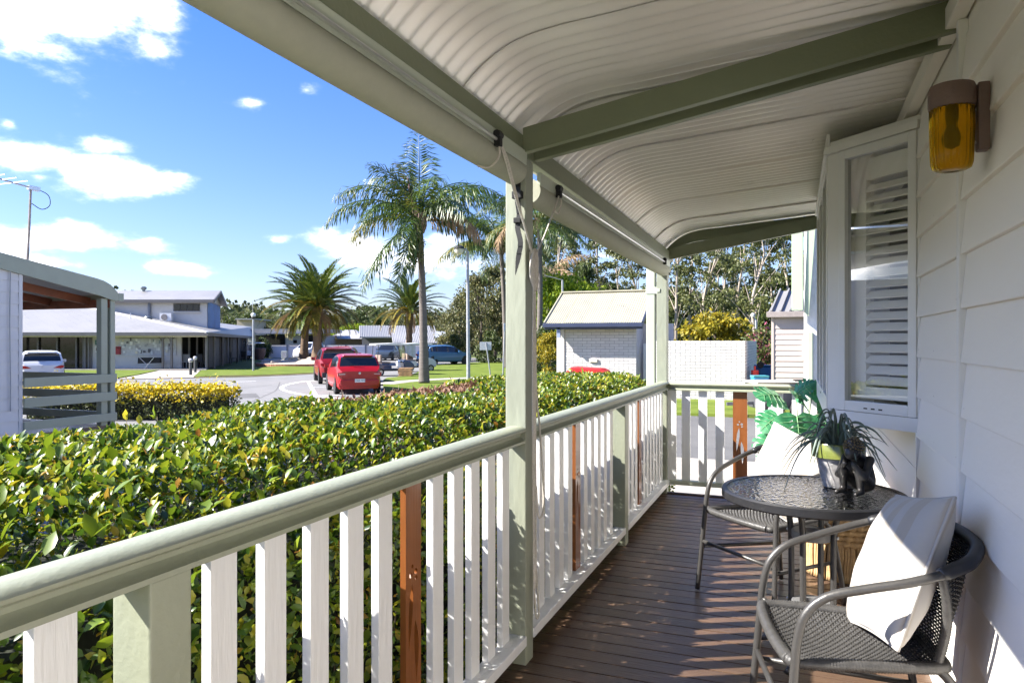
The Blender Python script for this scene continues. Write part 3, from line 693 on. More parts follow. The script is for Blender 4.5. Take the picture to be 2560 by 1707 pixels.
def make_chair(label, loc, rz):
    t = thing('wicker_chair', label, 'chair', loc, rz, 'wicker bistro chairs')
    R0 = .0125
    half = [(.272,-.255,.006),(.262,-.238,.20),(.252,-.222,.40),(.247,-.212,.50),(.246,-.190,.575),(.252,-.135,.628),(.268,-.04,.660),(.285,.06,.688),(.281,.15,.715),(.243,.225,.738),(.16,.278,.752),(.07,.298,.757)]
    full = half + [(0,.302,.758)] + [(-x,y,z) for x,y,z in reversed(half)]
    MB().tube(cat(full, 5), R0, 12).build('arm_frame', GUN, t, smooth=True, local=True)
    sl = [(.2825,.135,.711),(.270,.176,.724),(.243,.225,.738),(.16,.278,.752),(.07,.298,.757),(0,.302,.758)]
    slp = cat(sl+[(-x,y,z) for x,y,z in reversed(sl[:-1])], 6); MB().tube(slp, [min(.0185, .0128+.0030*min(i, len(slp)-1-i)) for i in range(len(slp))], 14).build('backrest_sleeve', BLKS, t, smooth=True, local=True)
    for sx in (1,-1):
        MB().tube(cat([(.165*sx,.17,.425),(.185*sx,.215,.36),(.20*sx,.25,.18),(.212*sx,.275,.006)], 4), R0, 10).build('leg', GUN, t, smooth=True, local=True)
        MB().tube([(.255*sx,-.226,.235),(.19*sx,.235,.215)], .010, 8).build('stretcher', GUN, t, smooth=True, local=True)
        MB().tube(cat([(.250*sx,-.216,.445),(.225*sx,-.205,.440)],2), .008, 8).build('seat_lug', GUN, t, smooth=True, local=True)
    MB().tube([(.258,-.232,.262),(-.258,-.232,.262)], .010, 8).build('stretcher', GUN, t, smooth=True, local=True)
    # seat rim, wrapped
    rim = [(.20,-.225),(.222,-.20),(.218,-.08),(.195,.08),(.172,.175),(.14,.20),(0,.205)]
    rim = rim + [(-x,y) for x,y in reversed(rim[:-1])] + [(-.10,-.235),(0,-.238),(.10,-.235)]
    zr = lambda x, y: .432 - .10*max(0,y)*.5
    pts = cat([(x,y,zr(x,y)) for x,y in rim+[rim[0]]], 6)
    P, rs = ringed(pts, .0165, .0018, .0085); MB().tube(P, rs, 10).build('seat_rim', RATT, t, smooth=True, local=True)
    def S(u, v):
        y = -.232+u*.43; w = .215 - .05*max(0,(y+.08))/.28; x = (v*2-1)*w; dip = .030*(1-(2*v-1)**2)*(1-(2*u-1)**2)
        return np.array((x, y, zr(x,y)-.002-dip))
    V, Fc = woven(S, 44, 34, .0048)
    link('woven_seat', np_mesh('woven_seat', V, Fc, RATT, True), t)
    def B(u, v):
        a = (v*2-1); y0 = .195-.02*a*a; w0 = .165
        ang = a*1.12; X1 = .283*math.sin(ang)*.98; Y1 = .300-.265*(1-math.cos(ang)); Z1 = .752-.035*a*a
        s = u**1.0; x = w0*a*(1-s)+X1*s; y = y0*(1-s)+Y1*s; z = .432*(1-s)+Z1*s
        y += .02*math.sin(math.pi*u)
        return np.array((x, y, z))
    V, Fc = woven(B, 44, 36, .0036)
    link('woven_back', np_mesh('woven_back', V, Fc, mat('black_rattan_'+str(len(MATS)), (.030,.030,.031), .4, .2, 40), True), t)
    for sg in (0, 1):
        pts = [Vector(B(u/20, sg)) for u in range(21)]
        P, rs = ringed(pts, .012, .0015, .0085); MB().tube(P, rs, 10).build('back_edge', RATT, t, smooth=True, local=True)
    return t
# local -y is the way the chair faces
c1 = make_chair('near dark wicker chair with striped cushion against the wall', (.157,2.395,0), math.atan2(-.977,.215)+0)
c2 = make_chair('far dark wicker chair behind the glass table', (-.115,3.90,0), math.atan2(-.695,.72))

STRIPE = bpy.data.materials.new('striped_cotton'); STRIPE.use_nodes = True; nt = STRIPE.node_tree; N = nt.nodes; L = nt.links
pb = N['Principled BSDF']; pb.inputs['Roughness'].default_value = .85; pb.inputs['Sheen Weight'].default_value = .2
tc = N.new('ShaderNodeTexCoord'); sx = N.new('ShaderNodeSeparateXYZ'); L.new(tc.outputs['Object'], sx.inputs[0])
m1 = N.new('ShaderNodeMath'); m1.operation = 'MULTIPLY'; m1.inputs[1].default_value = 2*math.pi/.105; L.new(sx.outputs[0], m1.inputs[0])
m2 = N.new('ShaderNodeMath'); m2.operation = 'SINE'; L.new(m1.outputs[0], m2.inputs[0])
mr = N.new('ShaderNodeMapRange'); mr.inputs[1].default_value = -.12; mr.inputs[2].default_value = .12; L.new(m2.outputs[0], mr.inputs[0])
mx = N.new('ShaderNodeMixRGB'); mx.inputs[1].default_value = (.42,.40,.375,1); mx.inputs[2].default_value = (.385,.34,.285,1); L.new(mr.outputs[0], mx.inputs[0]); L.new(mx.outputs[0], pb.inputs['Base Color'])
nz = N.new('ShaderNodeTexNoise'); nz.inputs['Scale'].default_value = 9; nz.inputs['Detail'].default_value = 3; bp = N.new('ShaderNodeBump'); bp.inputs['Strength'].default_value = .35; bp.inputs['Distance'].default_value = .02
L.new(tc.outputs['Object'], nz.inputs['Vector']); L.new(nz.outputs[0], bp.inputs['Height']); L.new(bp.outputs[0], pb.inputs['Normal'])
PIPE = mat('cushion_piping', (.42,.40,.375), .8, .05, 30)
def cushion(label, M, size=.43, th=.13, seed=1):
    t = thing('cushion', label, 'cushion', tuple(M.to_translation()), 0, 'striped cushions'); t.matrix_world = M
    rs = random.Random(seed); V, Fc = [], []; n = 30; s = size/2
    def z(u, v):
        e = (1-abs(u)**2.6)*(1-abs(v)**2.6); return max(0, e)**.52
    for side in (1,-1):
        for i in range(n+1):
            for j in range(n+1):
                u = -1+2*i/n; v = -1+2*j/n
                pinch = 1-.045*(1-abs(u)**2)*abs(v)**3; pin2 = 1-.045*(1-abs(v)**2)*abs(u)**3
                wr = .004*math.sin(u*9+v*4+seed)*abs(v)**2+.004*math.sin(v*11-u*3+seed*2)*abs(u)**2
                V.append((u*s*pin2, v*s*pinch, side*(th/2*z(u,v)+wr*z(u,v)+.004)))
    m = (n+1)**2
    for i in range(n):
        for j in range(n):
            a = i*(n+1)+j; Fc.append((a,a+n+1,a+n+2,a+1)); Fc.append((m+a,m+a+1,m+a+n+2,m+a+n+1))
    edge = [(i,0) for i in range(n)]+[(n,j) for j in range(n)]+[(n-i,n) for i in range(n)]+[(0,n-j) for j in range(n)]
    E = [i*(n+1)+j for i,j in edge]
    for k in range(len(E)): a, b2 = E[k], E[(k+1) % len(E)]; Fc.append((a, m+a, m+b2, b2))
    link('cover', np_mesh('cover', V, Fc, STRIPE, True), t)
    MB().tube([Vector(V[e])+Vector((0,0,-.004)) for e in E], .0055, 6, closed=True).build('piping', PIPE, t, smooth=True, local=True)
    return t
def frame(origin, xdir, ydir):
    x = Vector(xdir).normalized(); y = Vector(ydir); y = (y-x*y.dot(x)).normalized(); z = x.cross(y)
    m = Matrix((x, y, z)).transposed().to_4x4(); m.translation = Vector(origin); return m
# chair 1 faces f1; cushion leans on its back, one corner down
f1 = Vector((-.977,-.215,0)); s1_ = Vector((.215,-.977,0))
cush1 = cushion('striped cream cushion leaning in the near wicker chair', frame(Vector((.157,2.395,.652))-f1*.128, s1_*1+Vector((0,0,.20)), Vector((0,0,1))-f1*.42), .44, .15, 1)
f2 = Vector((-.695,-.72,0)); s2_ = Vector((.72,-.695,0))
cush2 = cushion('striped cream cushion leaning in the far wicker chair', frame(Vector((-.115,3.90,.635))-f2*.10, s2_*1+Vector((0,0,-.24)), Vector((0,0,1))-f2*.38), .43, .13, 2)

# ---- table
TG = bpy.data.materials.new('pebbled_table_glass'); TG.use_nodes = True; nt = TG.node_tree; N = nt.nodes; L = nt.links; N.remove(N['Principled BSDF'])
tr = N.new('ShaderNodeBsdfTransparent'); tr.inputs[0].default_value = (.42,.45,.45,1); gg = N.new('ShaderNodeBsdfGlossy'); gg.inputs['Roughness'].default_value = .10
vo = N.new('ShaderNodeTexVoronoi'); vo.inputs['Scale'].default_value = 62; tc = N.new('ShaderNodeTexCoord'); L.new(tc.outputs['Object'], vo.inputs['Vector'])
bp = N.new('ShaderNodeBump'); bp.inputs['Strength'].default_value = .9; bp.inputs['Distance'].default_value = .006; L.new(vo.outputs['Distance'], bp.inputs['Height']); L.new(bp.outputs[0], gg.inputs['Normal'])
fr = N.new('ShaderNodeFresnel'); fr.inputs[0].default_value = 1.5; L.new(bp.outputs[0], fr.inputs['Normal']); ad = N.new('ShaderNodeMath'); ad.operation = 'ADD'; ad.inputs[1].default_value = .22; L.new(fr.outputs[0], ad.inputs[0])
ms = N.new('ShaderNodeMixShader'); L.new(ad.outputs[0], ms.inputs[0]); L.new(tr.outputs[0], ms.inputs[1]); L.new(gg.outputs[0], ms.inputs[2]); L.new(ms.outputs[0], N['Material Output'].inputs[0])
TX, TY, TZ = .062, 3.238, .700; TR = .362
table = thing('bistro_table', 'round black bistro table with pebbled glass top', 'table', (TX,TY,0))
MB().lathe([(TR-.022,-.002),(TR-.006,0),(TR,-.006),(TR,-.034),(TR-.006,-.040),(TR-.014,-.040),(TR-.016,-.010),(TR-.022,-.008)], 72, (TX,TY,TZ), cap=False).build('rim', BLKS, table, smooth='auto')
MB().lathe([(TR-.012,-.009),(TR-.012,-.0035)], 72, (TX,TY,TZ)).build('glass_top', TG, table)
for k in range(4):
    a = R_(45+90*k)+R_(21); ca, sa = math.cos(a), math.sin(a)
    P = lambda r, z: (TX+ca*r, TY+sa*r, z)
    MB().tube(cat([P(.30,TZ-.042),P(.20,TZ-.05),P(.115,TZ-.085),P(.092,TZ-.16),P(.088,.40),P(.090,.20),P(.11,.11),P(.17,.045),P(.235,.016)], 5), .0125, 12).build('leg', GUN, table, smooth=True)
    MB().lathe([(.007,0),(.0075,.006),(.004,.009)], 10).build('bolt', METAL, table, local=True, smooth=True).matrix_local = Matrix.Translation((ca*.10, sa*.10, .225)) @ Matrix.Rotation(a, 4, 'Z') @ Matrix.Rotation(R_(90), 4, 'Y')
    MB().lathe([(.007,0),(.0075,.006),(.004,.009)], 10).build('bolt', METAL, table, local=True, smooth=True).matrix_local = Matrix.Translation((ca*.10, sa*.10, .52)) @ Matrix.Rotation(a, 4, 'Z') @ Matrix.Rotation(R_(90), 4, 'Y')
for zc in (.205,.500):
    MB().lathe([(.040,0),(.078,0),(.080,.004),(.080,.030),(.078,.034),(.040,.034),(.040,0)], 32, (TX,TY,zc), cap=False).build('bracket_ring', mat('grey_plastic', (.16,.16,.16), .5), table, smooth='auto')

# ---- rattan pouf
STRAW = mat('woven_straw', (.50,.335,.165), .75, .25, 25, .4, 150, rnd=.12)
PX, PY = .262, 4.50
pouf = thing('pouf', 'woven straw pouf with rope skirt behind the table', 'pouf', (PX,PY,0))
MB().lathe([(.19,.01),(.205,.2),(.205,.34),(.19,.36)], 32, (PX,PY,0)).build('core', mat('pouf_core', (.26,.17,.08), .9), pouf)
def braid(R0, z, r, n=64, tw=22):
    pts, rs = [], []
    for j in range(n*2):
        a = 2*math.pi*j/(n*2); pts.append((PX+R0*math.cos(a), PY+R0*math.sin(a), z)); rs.append(r*(1+.28*math.sin(a*tw)))
    return MB().tube(pts, rs, 8, closed=True)
for i, z in enumerate((.215,.245,.275,.305,.335)): braid(.207, z, .0165, tw=26+i).build('braid', STRAW, pouf, smooth=True)
for i in range(7): braid(.195-.027*i, .362+.004*(i % 2), .0155, tw=max(6,24-3*i)).build('braid', STRAW, pouf, smooth=True)
rp_ = MB().tube(cat([(0,0,.21),(.006,.002,.15),(.002,-.004,.08),(.010,0,.008)], 3), [.0075,.0085,.008,.0085,.008,.0085,.0075,.008,.008,.009], 6).mesh('rope', smooth=True); rp_.materials.append(STRAW)
for k in range(88):
    a = 2*math.pi*k/88+random.uniform(-.015,.015); o = inst('rope', rp_, pouf, (.205*math.cos(a)+random.uniform(-.004,.004), .205*math.sin(a), 0), (random.uniform(-.04,.04), random.uniform(-.03,.05), a)); o.scale = (1,1,random.uniform(.96,1.03))

# ---- plant pot on the table
GLZ = mat('green_glaze', (.19,.21,.045), .25, .35, 18, .15, 30, col2=(.10,.13,.03), coat=.4)
POTW = mat('printed_white_pot', (.31,.30,.295), .22, .45, 30, 0, coat=.5, dirt=((.30,.08,.13), 42, .58, .9))
AX, AY = .168, 3.372
pot = thing('potted_plant', 'spiky grey-green plant in a green rimmed printed pot on the table', 'plant', (AX,AY,TZ))
MB().lathe([(.055,.0),(.062,.004),(.078,.07),(.092,.135),(.094,.142)], 36, (AX,AY,TZ-.003)).build('pot', POTW, pot, smooth='auto')
MB().lathe([(.100,.128),(.108,.132),(.109,.186),(.106,.192),(.098,.190),(.096,.150)], 36, (AX,AY,TZ-.003), cap=False).build('pot_rim', GLZ, pot, smooth='auto')
MB().lathe([(.097,.150),(.06,.160),(.001,.164)], 24, (AX,AY,TZ), cap=False).build('soil', mat('potting_soil', (.04,.025,.018), .95, .4, 40), pot)
BLADE = mat('grey_green_blade', (.115,.155,.125), .45, .25, 20, rnd=.25)
r2 = random.Random(3)
for k in range(50):
    a = 2*math.pi*k/50*5.0+r2.uniform(-.2,.2); el = r2.uniform(.25,1.25); Ln = r2.uniform(.15,.25); ca, sa = math.cos(a), math.sin(a)
    h = Ln*math.sin(el); ro = Ln*math.cos(el)*1.05; dr = r2.uniform(.02,.20)*(1.3-el*.6)
    p = [(AX+ca*.015, AY+sa*.015, TZ+.16), (AX+ca*ro*.40, AY+sa*ro*.40, TZ+.16+h*.66), (AX+ca*ro*.78, AY+sa*ro*.78, TZ+.16+h*.80-dr*.35), (AX+ca*ro*1.12, AY+sa*ro*1.12, TZ+.16+h*.72-dr*1.15)]
    if p[3][0] > XW-.03: 
        sc = (XW-.03-AX)/(p[3][0]-AX); p = [p[0]]+[(AX+(q[0]-AX)*sc, AY+(q[1]-AY)*sc, q[2]) for q in p[1:]]
    pts = cat(p, 4); rs = [max(.0012, .0115*(1-(i/len(pts))**1.6)) for i in range(len(pts))]
    MB().tube(pts, rs, 6, flat=.35).build('leaf_blade', BLADE, pot, smooth=True)

# ---- figurine resting its head on its knees
BRZ = mat('black_bronze', (.045,.042,.040), .34, .5, 14, .2, 60, metal=.55, dirt=((.18,.145,.085), 30, .66, .6))
FX, FY = .232, 3.232
def metal_blob(elems, res=.009):
    mb = bpy.data.metaballs.new('mb'); mb.resolution = res; mb.render_resolution = res; mb.threshold = .35
    for (x,y,z,r) in elems:
        e = mb.elements.new(); e.co = (x,y,z); e.radius = r
    ob = bpy.data.objects.new('mb', mb); COL.objects.link(ob); bpy.context.view_layer.update()
    dg = bpy.context.evaluated_depsgraph_get(); me = bpy.data.meshes.new_from_object(ob.evaluated_get(dg)); bpy.data.objects.remove(ob); bpy.data.metaballs.remove(mb)
    me.polygons.foreach_set('use_smooth', [True]*len(me.polygons)); return me
def chain(a, b, r0, r1, n):
    return [(a[0]+(b[0]-a[0])*i/n, a[1]+(b[1]-a[1])*i/n, a[2]+(b[2]-a[2])*i/n, r0+(r1-r0)*i/n) for i in range(n+1)]
# local frame: faces -x (towards the left of the picture), sits on z=0
el = []
el += chain((.055,0,.038),(.035,0,.118),.062,.052,5)            # seat to back
el += chain((.030,0,.115),(-.005,0,.150),.046,.036,3)           # bowed shoulders
for s in (1,-1):
    el += chain((.035,.030*s,.034),(-.045,.034*s,.090),.036,.028,5)      # thigh up to the knee
    el += chain((-.045,.034*s,.088),(-.040,.036*s,.018),.026,.019,5)     # shin
    el += chain((-.040,.036*s,.014),(-.085,.040*s,.010),.019,.014,4)     # foot
    el += chain((.005,.050*s,.140),(-.045,.055*s,.075),.026,.020,5)      # upper arm
    el += chain((-.045,.055*s,.075),(-.062,.018*s,.125),.019,.016,5)     # forearm to the face
el += [(-.030,0,.172,.046),(-.044,0,.168,.040),(-.058,0,.160,.022)]      # head resting on the hands
fig = thing('figurine', 'small black bronze figurine sitting with its head on its knees', 'figurine', (FX,FY,TZ), R_(58), None)
me = metal_blob(el, .007); me.materials.append(BRZ); fb = link('body', me, fig); fb.location = (0,0,.0)
zmin = min(v.co.z for v in me.vertices); fb.location.z = -zmin
GOLD = mat('gold_tipped_curl', (.20,.155,.08), .35, .4, 30, metal=.7)
cm = MB().lathe([(.0005,-.004),(.0036,-.002),(.0042,.001),(.0022,.004),(.0003,.005)], 7).mesh('curl', smooth=True); cm.materials.append(GOLD)
hr = MB().lathe([(.002,-.036),(.020,-.030),(.033,-.012),(.036,.004),(.030,.022),(.016,.034),(.008,.042),(.001,.044)], 18, (0,0,0)).build('hair', BRZ, fig, smooth=True, local=True)
hr.location = (-.026,0,.190-zmin*.5); hr.rotation_euler = (0,R_(-38),0)
ga = math.pi*(3-math.sqrt(5))
for k in range(90):
    zz = -.45+1.45*(k+.5)/90; rr = math.sqrt(max(0,1-zz*zz)); a = ga*k
    o = inst('curl', cm, hr, (.0365*rr*math.cos(a), .0365*rr*math.sin(a), .037*zz+.002)); o.rotation_euler = Vector((rr*math.cos(a), rr*math.sin(a), zz)).to_track_quat('Z','Y').to_euler()

# ---- artificial monstera in the corner
MON = bpy.data.materials.new('monstera_leaf'); MON.use_nodes = True; nt = MON.node_tree; N = nt.nodes; L = nt.links
pb = N['Principled BSDF']; pb.inputs['Roughness'].default_value = .32
nz = N.new('ShaderNodeTexNoise'); nz.inputs['Scale'].default_value = 14; tc = N.new('ShaderNodeTexCoord'); L.new(tc.outputs['Object'], nz.inputs['Vector'])
rp = N.new('ShaderNodeValToRGB'); rp.color_ramp.elements[0].position = .35; rp.color_ramp.elements[0].color = (.015,.13,.05,1); rp.color_ramp.elements[1].position = .7; rp.color_ramp.elements[1].color = (.085,.31,.15,1); L.new(nz.outputs[0], rp.inputs[0]); L.new(rp.outputs[0], pb.inputs['Base Color'])
trn = N.new('ShaderNodeBsdfTranslucent'); trn.inputs[0].default_value = (.06,.32,.09,1); ms = N.new('ShaderNodeMixShader'); ms.inputs[0].default_value = .2; L.new(pb.outputs[0], ms.inputs[1]); L.new(trn.outputs[0], ms.inputs[2]); L.new(ms.outputs[0], N['Material Output'].inputs[0])
def monstera_leaf(w=.13, h=.17):
    # heart outline with deep cuts and holes beside the midrib
    bm = bmesh.new(); ed = []
    def loop(pts):
        vs = [bm.verts.new((p[0], p[1], 0)) for p in pts]; return [bm.edges.new((vs[i], vs[(i+1) % len(vs)])) for i in range(len(vs))]
    right = [(0,.0)]
    lobes = [(.30,-.14),(.62,-.10),(.86,.02),(.97,.16),(.56,.20),(1.0,.27),(.98,.42),(.52,.40),(.92,.52),(.84,.64),(.46,.58),(.74,.72),(.62,.80),(.36,.74),(.46,.86),(.30,.94)]
    out = [(0,.0)]+[(x*w, y*h) for x,y in lobes]+[(0,h)]+[(-x*w, y*h) for x,y in reversed(lobes)]
    ed += loop(out)
    for s in (1,-1):
        for (x,y,r) in ((.26,.16,.030),(.24,.34,.028),(.20,.52,.024)):
            ed += loop([(s*x*w+s*r*w*2.2*math.cos(a), y*h+r*h*math.sin(a)+.12*r*h*math.cos(a)*8) for a in [2*math.pi*i/7 for i in range(7)]])
    bmesh.ops.triangle_fill(bm, edges=ed, use_beauty=True)
    bmesh.ops.subdivide_edges(bm, edges=[e for e in bm.edges if e.calc_length() > .05], cuts=1)
    bmesh.ops.triangulate(bm, faces=bm.faces)
    for v in bm.verts:
        t_ = v.co.y/h; v.co.z = -.22*abs(v.co.x)**1.2 - .10*max(0,t_-.2)**2*h*4 + .012*math.sin(v.co.x*90)*abs(v.co.x)/w
    bmesh.ops.recalc_face_normals(bm, faces=bm.faces)
    me = bpy.data.meshes.new('leaf'); bm.to_mesh(me); bm.free(); me.materials.append(MON); me.polygons.foreach_set('use_smooth', [True]*len(me.polygons)); return me
ML = monstera_leaf()
def leaf_z(x, y, w=.13, h=.17): return -.22*abs(x)**1.2 - .10*max(0,y/h-.2)**2*h*4 + .0025
VN = MB(); VN.tube([(0,y,leaf_z(0,y)) for y in (0,.04,.08,.12,.165)], [.003,.0026,.002,.0016,.0008], 5)
for s_ in (1,-1):
    for y0_, x1_, y1_ in ((.004,.085,.0),(.03,.11,.035),(.06,.105,.075),(.09,.085,.108),(.12,.05,.138)): VN.tube([(s_*x1_*t_, y0_+(y1_-y0_)*t_, leaf_z(s_*x1_*t_, y0_+(y1_-y0_)*t_)) for t_ in (0,.35,.7,1)], [.0016,.0013,.001,.0006], 4)
VNM = VN.mesh('veins', smooth=True); VNM.materials.append(mat('pale_vein', (.22,.42,.20), .5))
MX, MY = .03, 5.62
mon = thing('monstera_plant', 'bright green monstera in a pot in the far deck corner', 'plant', (MX,MY,0))
MB().lathe([(.10,0),(.105,.01),(.135,.27),(.14,.285),(.128,.285),(.122,.25)], 28, (MX,MY,0)).build('pot', mat('pale_planter', (.62,.60,.56), .5), mon, smooth='auto')
MB().lathe([(.124,.25),(.001,.262)], 20, (MX,MY,0), cap=False).build('soil', MATS['potting_soil'], mon)
STEM = mat('plant_stem', (.10,.12,.04), .5, .2, 20)
for i, (px, py, d, sc, yaw, pitch) in enumerate([(1950,992,5.30,1.25,-1.6,.5),(1990,985,5.55,1.0,.7,.2),(2032,975,5.45,1.15,.3,.1),(2055,998,5.2,1.05,1.2,.4),(1945,1040,5.25,1.05,-1.5,.15),(1992,1040,5.0,1.3,.0,1.0),(2045,1035,5.2,1.2,1.0,.5),(1940,1098,5.2,1.15,-1.4,.55),(1972,1090,5.3,.9,-.5,.6),(2048,1062,5.15,1.1,1.3,.5),(2010,1008,5.5,1.0,-.4,.6),(2062,1030,5.3,1.0,1.7,.6),(2020,1052,5.35,1.0,.6,.8)]):
    p = W(px, py, d); base = Vector((MX+random.uniform(-.03,.03), MY+random.uniform(-.03,.03), .26))
    if p.x > .40: p.x = .40
    mid = base.lerp(p, .55)+Vector((0,0,.10)); MB().tube(bez(base, mid, p, 8), [.006-.0004*j for j in range(9)], 6).build('stem', STEM, mon, smooth=True)
    ph = [2.5,1.2,.6,-.3,-2.9,-1.57,-.5,-2.4,-1.9,-1.0,2.0,.1,-1.3][i]
    yv = RGT*math.cos(ph)*.9+Vector((0,0,math.sin(ph)*.75-.25))-FWD*.35; nv = -FWD*.55+Vector((0,0,.85)); xv = yv.cross(nv)
    M_ = frame(p-Vector((MX,MY,0)), xv, yv); o = inst('leaf', ML, mon); o.matrix_local = M_ @ Matrix.Diagonal((sc,sc,sc,1)); inst('veins', VNM, o)
# ================================================================ FOLIAGE HELPERS
LT_V = np.array([(0,0,0),(-.42,.30,.06),(0,.30,-.02),(.42,.30,.06),(-.44,.62,.05),(0,.62,-.04),(.44,.62,.05),(0,1.0,-.16)], float)
LT_F = np.array([(0,2,1),(0,3,2),(1,2,5),(1,5,4),(2,3,6),(2,6,5),(4,5,7),(5,6,7)])
DI_V = np.array([(0,0,0),(-.5,.5,0),(0,1,-.05),(.5,.5,0)], float); DI_F = np.array([(0,3,2),(0,2,1)])
def leaf_cloud(P, Dr, Nn, size, width, TV=LT_V, TF=LT_F):
    # P points, Dr leaf axis, Nn approx normal, size length, width ratio
    Dr = Dr/np.linalg.norm(Dr, axis=1, keepdims=True); X = np.cross(Dr, Nn); X /= np.linalg.norm(X, axis=1, keepdims=True)+1e-9; Z = np.cross(X, Dr)
    n = len(P); k = len(TV); V = np.empty((n, k, 3))
    for i in range(k):
        V[:, i] = P + (X*TV[i,0]*width + Dr*TV[i,1] + Z*TV[i,2])*size[:, None]
    Fc = (TF[None] + (np.arange(n)*k)[:, None, None]).reshape(-1, 3)
    return V.reshape(-1, 3), Fc
def unit(n): v = rng.normal(size=(n,3)); return v/np.linalg.norm(v, axis=1, keepdims=True)
def vnoise(x, y, s=0):
    return (np.sin(x*2.1+s)+np.sin(y*1.7+1.3*s)+np.sin(x*4.3+y*3.1+s*2)*.6+np.sin(x*9.1-y*7.7+s)*.4+np.sin(x*15+y*12)*.25)/3.2
HEDGE = leafmat('hedge_leaf', [(.011,.030,.005),(.024,.062,.007),(.052,.108,.009),(.115,.185,.011),(.235,.28,.016),(.34,.315,.025),(.31,.15,.028)], .36, .30, .5, [0,.16,.36,.57,.78,.94,1])
DEADL = leafmat('dead_leaf', [(.10,.045,.025),(.20,.10,.055),(.28,.17,.09)], .7, .15)
TWIG = mat('twig', (.22,.17,.13), .85, .25, 30)
def box_hedge(x0, x1, y0, y1, z0, z1, dens, size, seed=0, bump=.045, skip=None):
    # points on top, sides and ends of a clipped hedge, in a 16 cm deep shell
    Ps, Ns = [], []
    def add(n, f, nor):
        n = int(n); a, b = rng.random(n), rng.random(n); dpt = rng.exponential(.045, n).clip(0, .2)
        P = f(a, b); nn = np.array(nor, float); w = vnoise(P[:,0]*1.4+P[:,2], P[:,1]*1.4, seed)*bump
        P = P + nn*(w-dpt+.03)[:, None]; Ps.append(P); Ns.append(np.repeat(nn[None], n, 0))
    lx, ly, lz = x1-x0, y1-y0, z1-z0
    add(dens*lx*ly, lambda a,b: np.stack([x0+a*lx, y0+b*ly, np.full_like(a, z1)], 1), (0,0,1))
    add(dens*.55*ly*lz, lambda a,b: np.stack([np.full_like(a, x1), y0+a*ly, z0+b*lz], 1), (1,0,0))
    add(dens*.5*ly*lz*.6, lambda a,b: np.stack([np.full_like(a, x0), y0+a*ly, z1-b*lz*.6], 1), (-1,0,0))
    add(dens*.8*lx*lz, lambda a,b: np.stack([x0+a*lx, np.full_like(a, y1), z0+b*lz], 1), (0,1,0))
    add(dens*.6*lx*lz, lambda a,b: np.stack([x0+a*lx, np.full_like(a, y0), z0+b*lz], 1), (0,-1,0))
    P = np.concatenate(Ps); Nn = np.concatenate(Ns)
    # round the long edges
    return P, Nn
def hedge_mesh(name, P, Nn, size, mat_, jitter=.75, upb=.35, width=.56, TV=LT_V, TF=LT_F):
    n = len(P); Dr = Nn*.5+unit(n)*jitter+np.array((0,0,upb)); nn = Nn*1.1+unit(n)*.6+np.array((-.25,-.1,.3))
    V, Fc = leaf_cloud(P, Dr, nn, size*rng.uniform(.42,1.3,n), width, TV, TF); return np_mesh(name, V, Fc, mat_, True)
# ================================================================ THE CLIPPED HEDGE
hx0, hx1, hy0, hy1, hz = -2.84, -1.27, -1.6, 7.85, .925
hedge = thing('hedge', 'long clipped glossy green hedge along the outside of the deck', 'hedge', ((hx0+hx1)/2,3.1,GZ))
ho_ = np.array(ORIG[hedge.name][0])
P, Nn = box_hedge(hx0, hx1, hy0, hy1, GZ+.05, hz, 5800, .05)
cxm = (hx0-1.60)/2
fr_ = (Nn[:,0] > .5) & (Nn[:,2] < .5); P[fr_,2] = (GZ+.05)+(P[fr_,2]-GZ-.05)*(hz-.20-GZ)/(hz-GZ)
nfr = ~fr_ & (P[:,2] > .2); P[nfr,2] -= .20*np.clip((P[nfr,0]+1.66)/.38,0,1)**1.2
edge = np.clip((-(P[:,0]-cxm)-.45)/.2, 0, 1); top = P[:,2] > hz-.22
P[:,2] -= np.where(top, edge**2*.07, 0)
dead = ((P[:,0]+2.62)/.46)**2+((P[:,1]-4.45)/.95)**2 < 1+.5*vnoise(P[:,0]*6, P[:,1]*6, 2)
dead &= P[:,2] > .45
P[dead,2] -= .03*rng.random(dead.sum())
live = ~dead
me = hedge_mesh('foliage', P[live]-ho_, Nn[live], .0355, HEDGE); stuff(link('foliage', me, hedge))
keep = dead & (rng.random(len(P)) < .8)
me = hedge_mesh('dead_foliage', P[keep]-ho_, Nn[keep], .040, DEADL, 1.2); dd = stuff(link('dead_foliage', me, hedge)); dd['label'] = 'brown dead patch in the hedge'
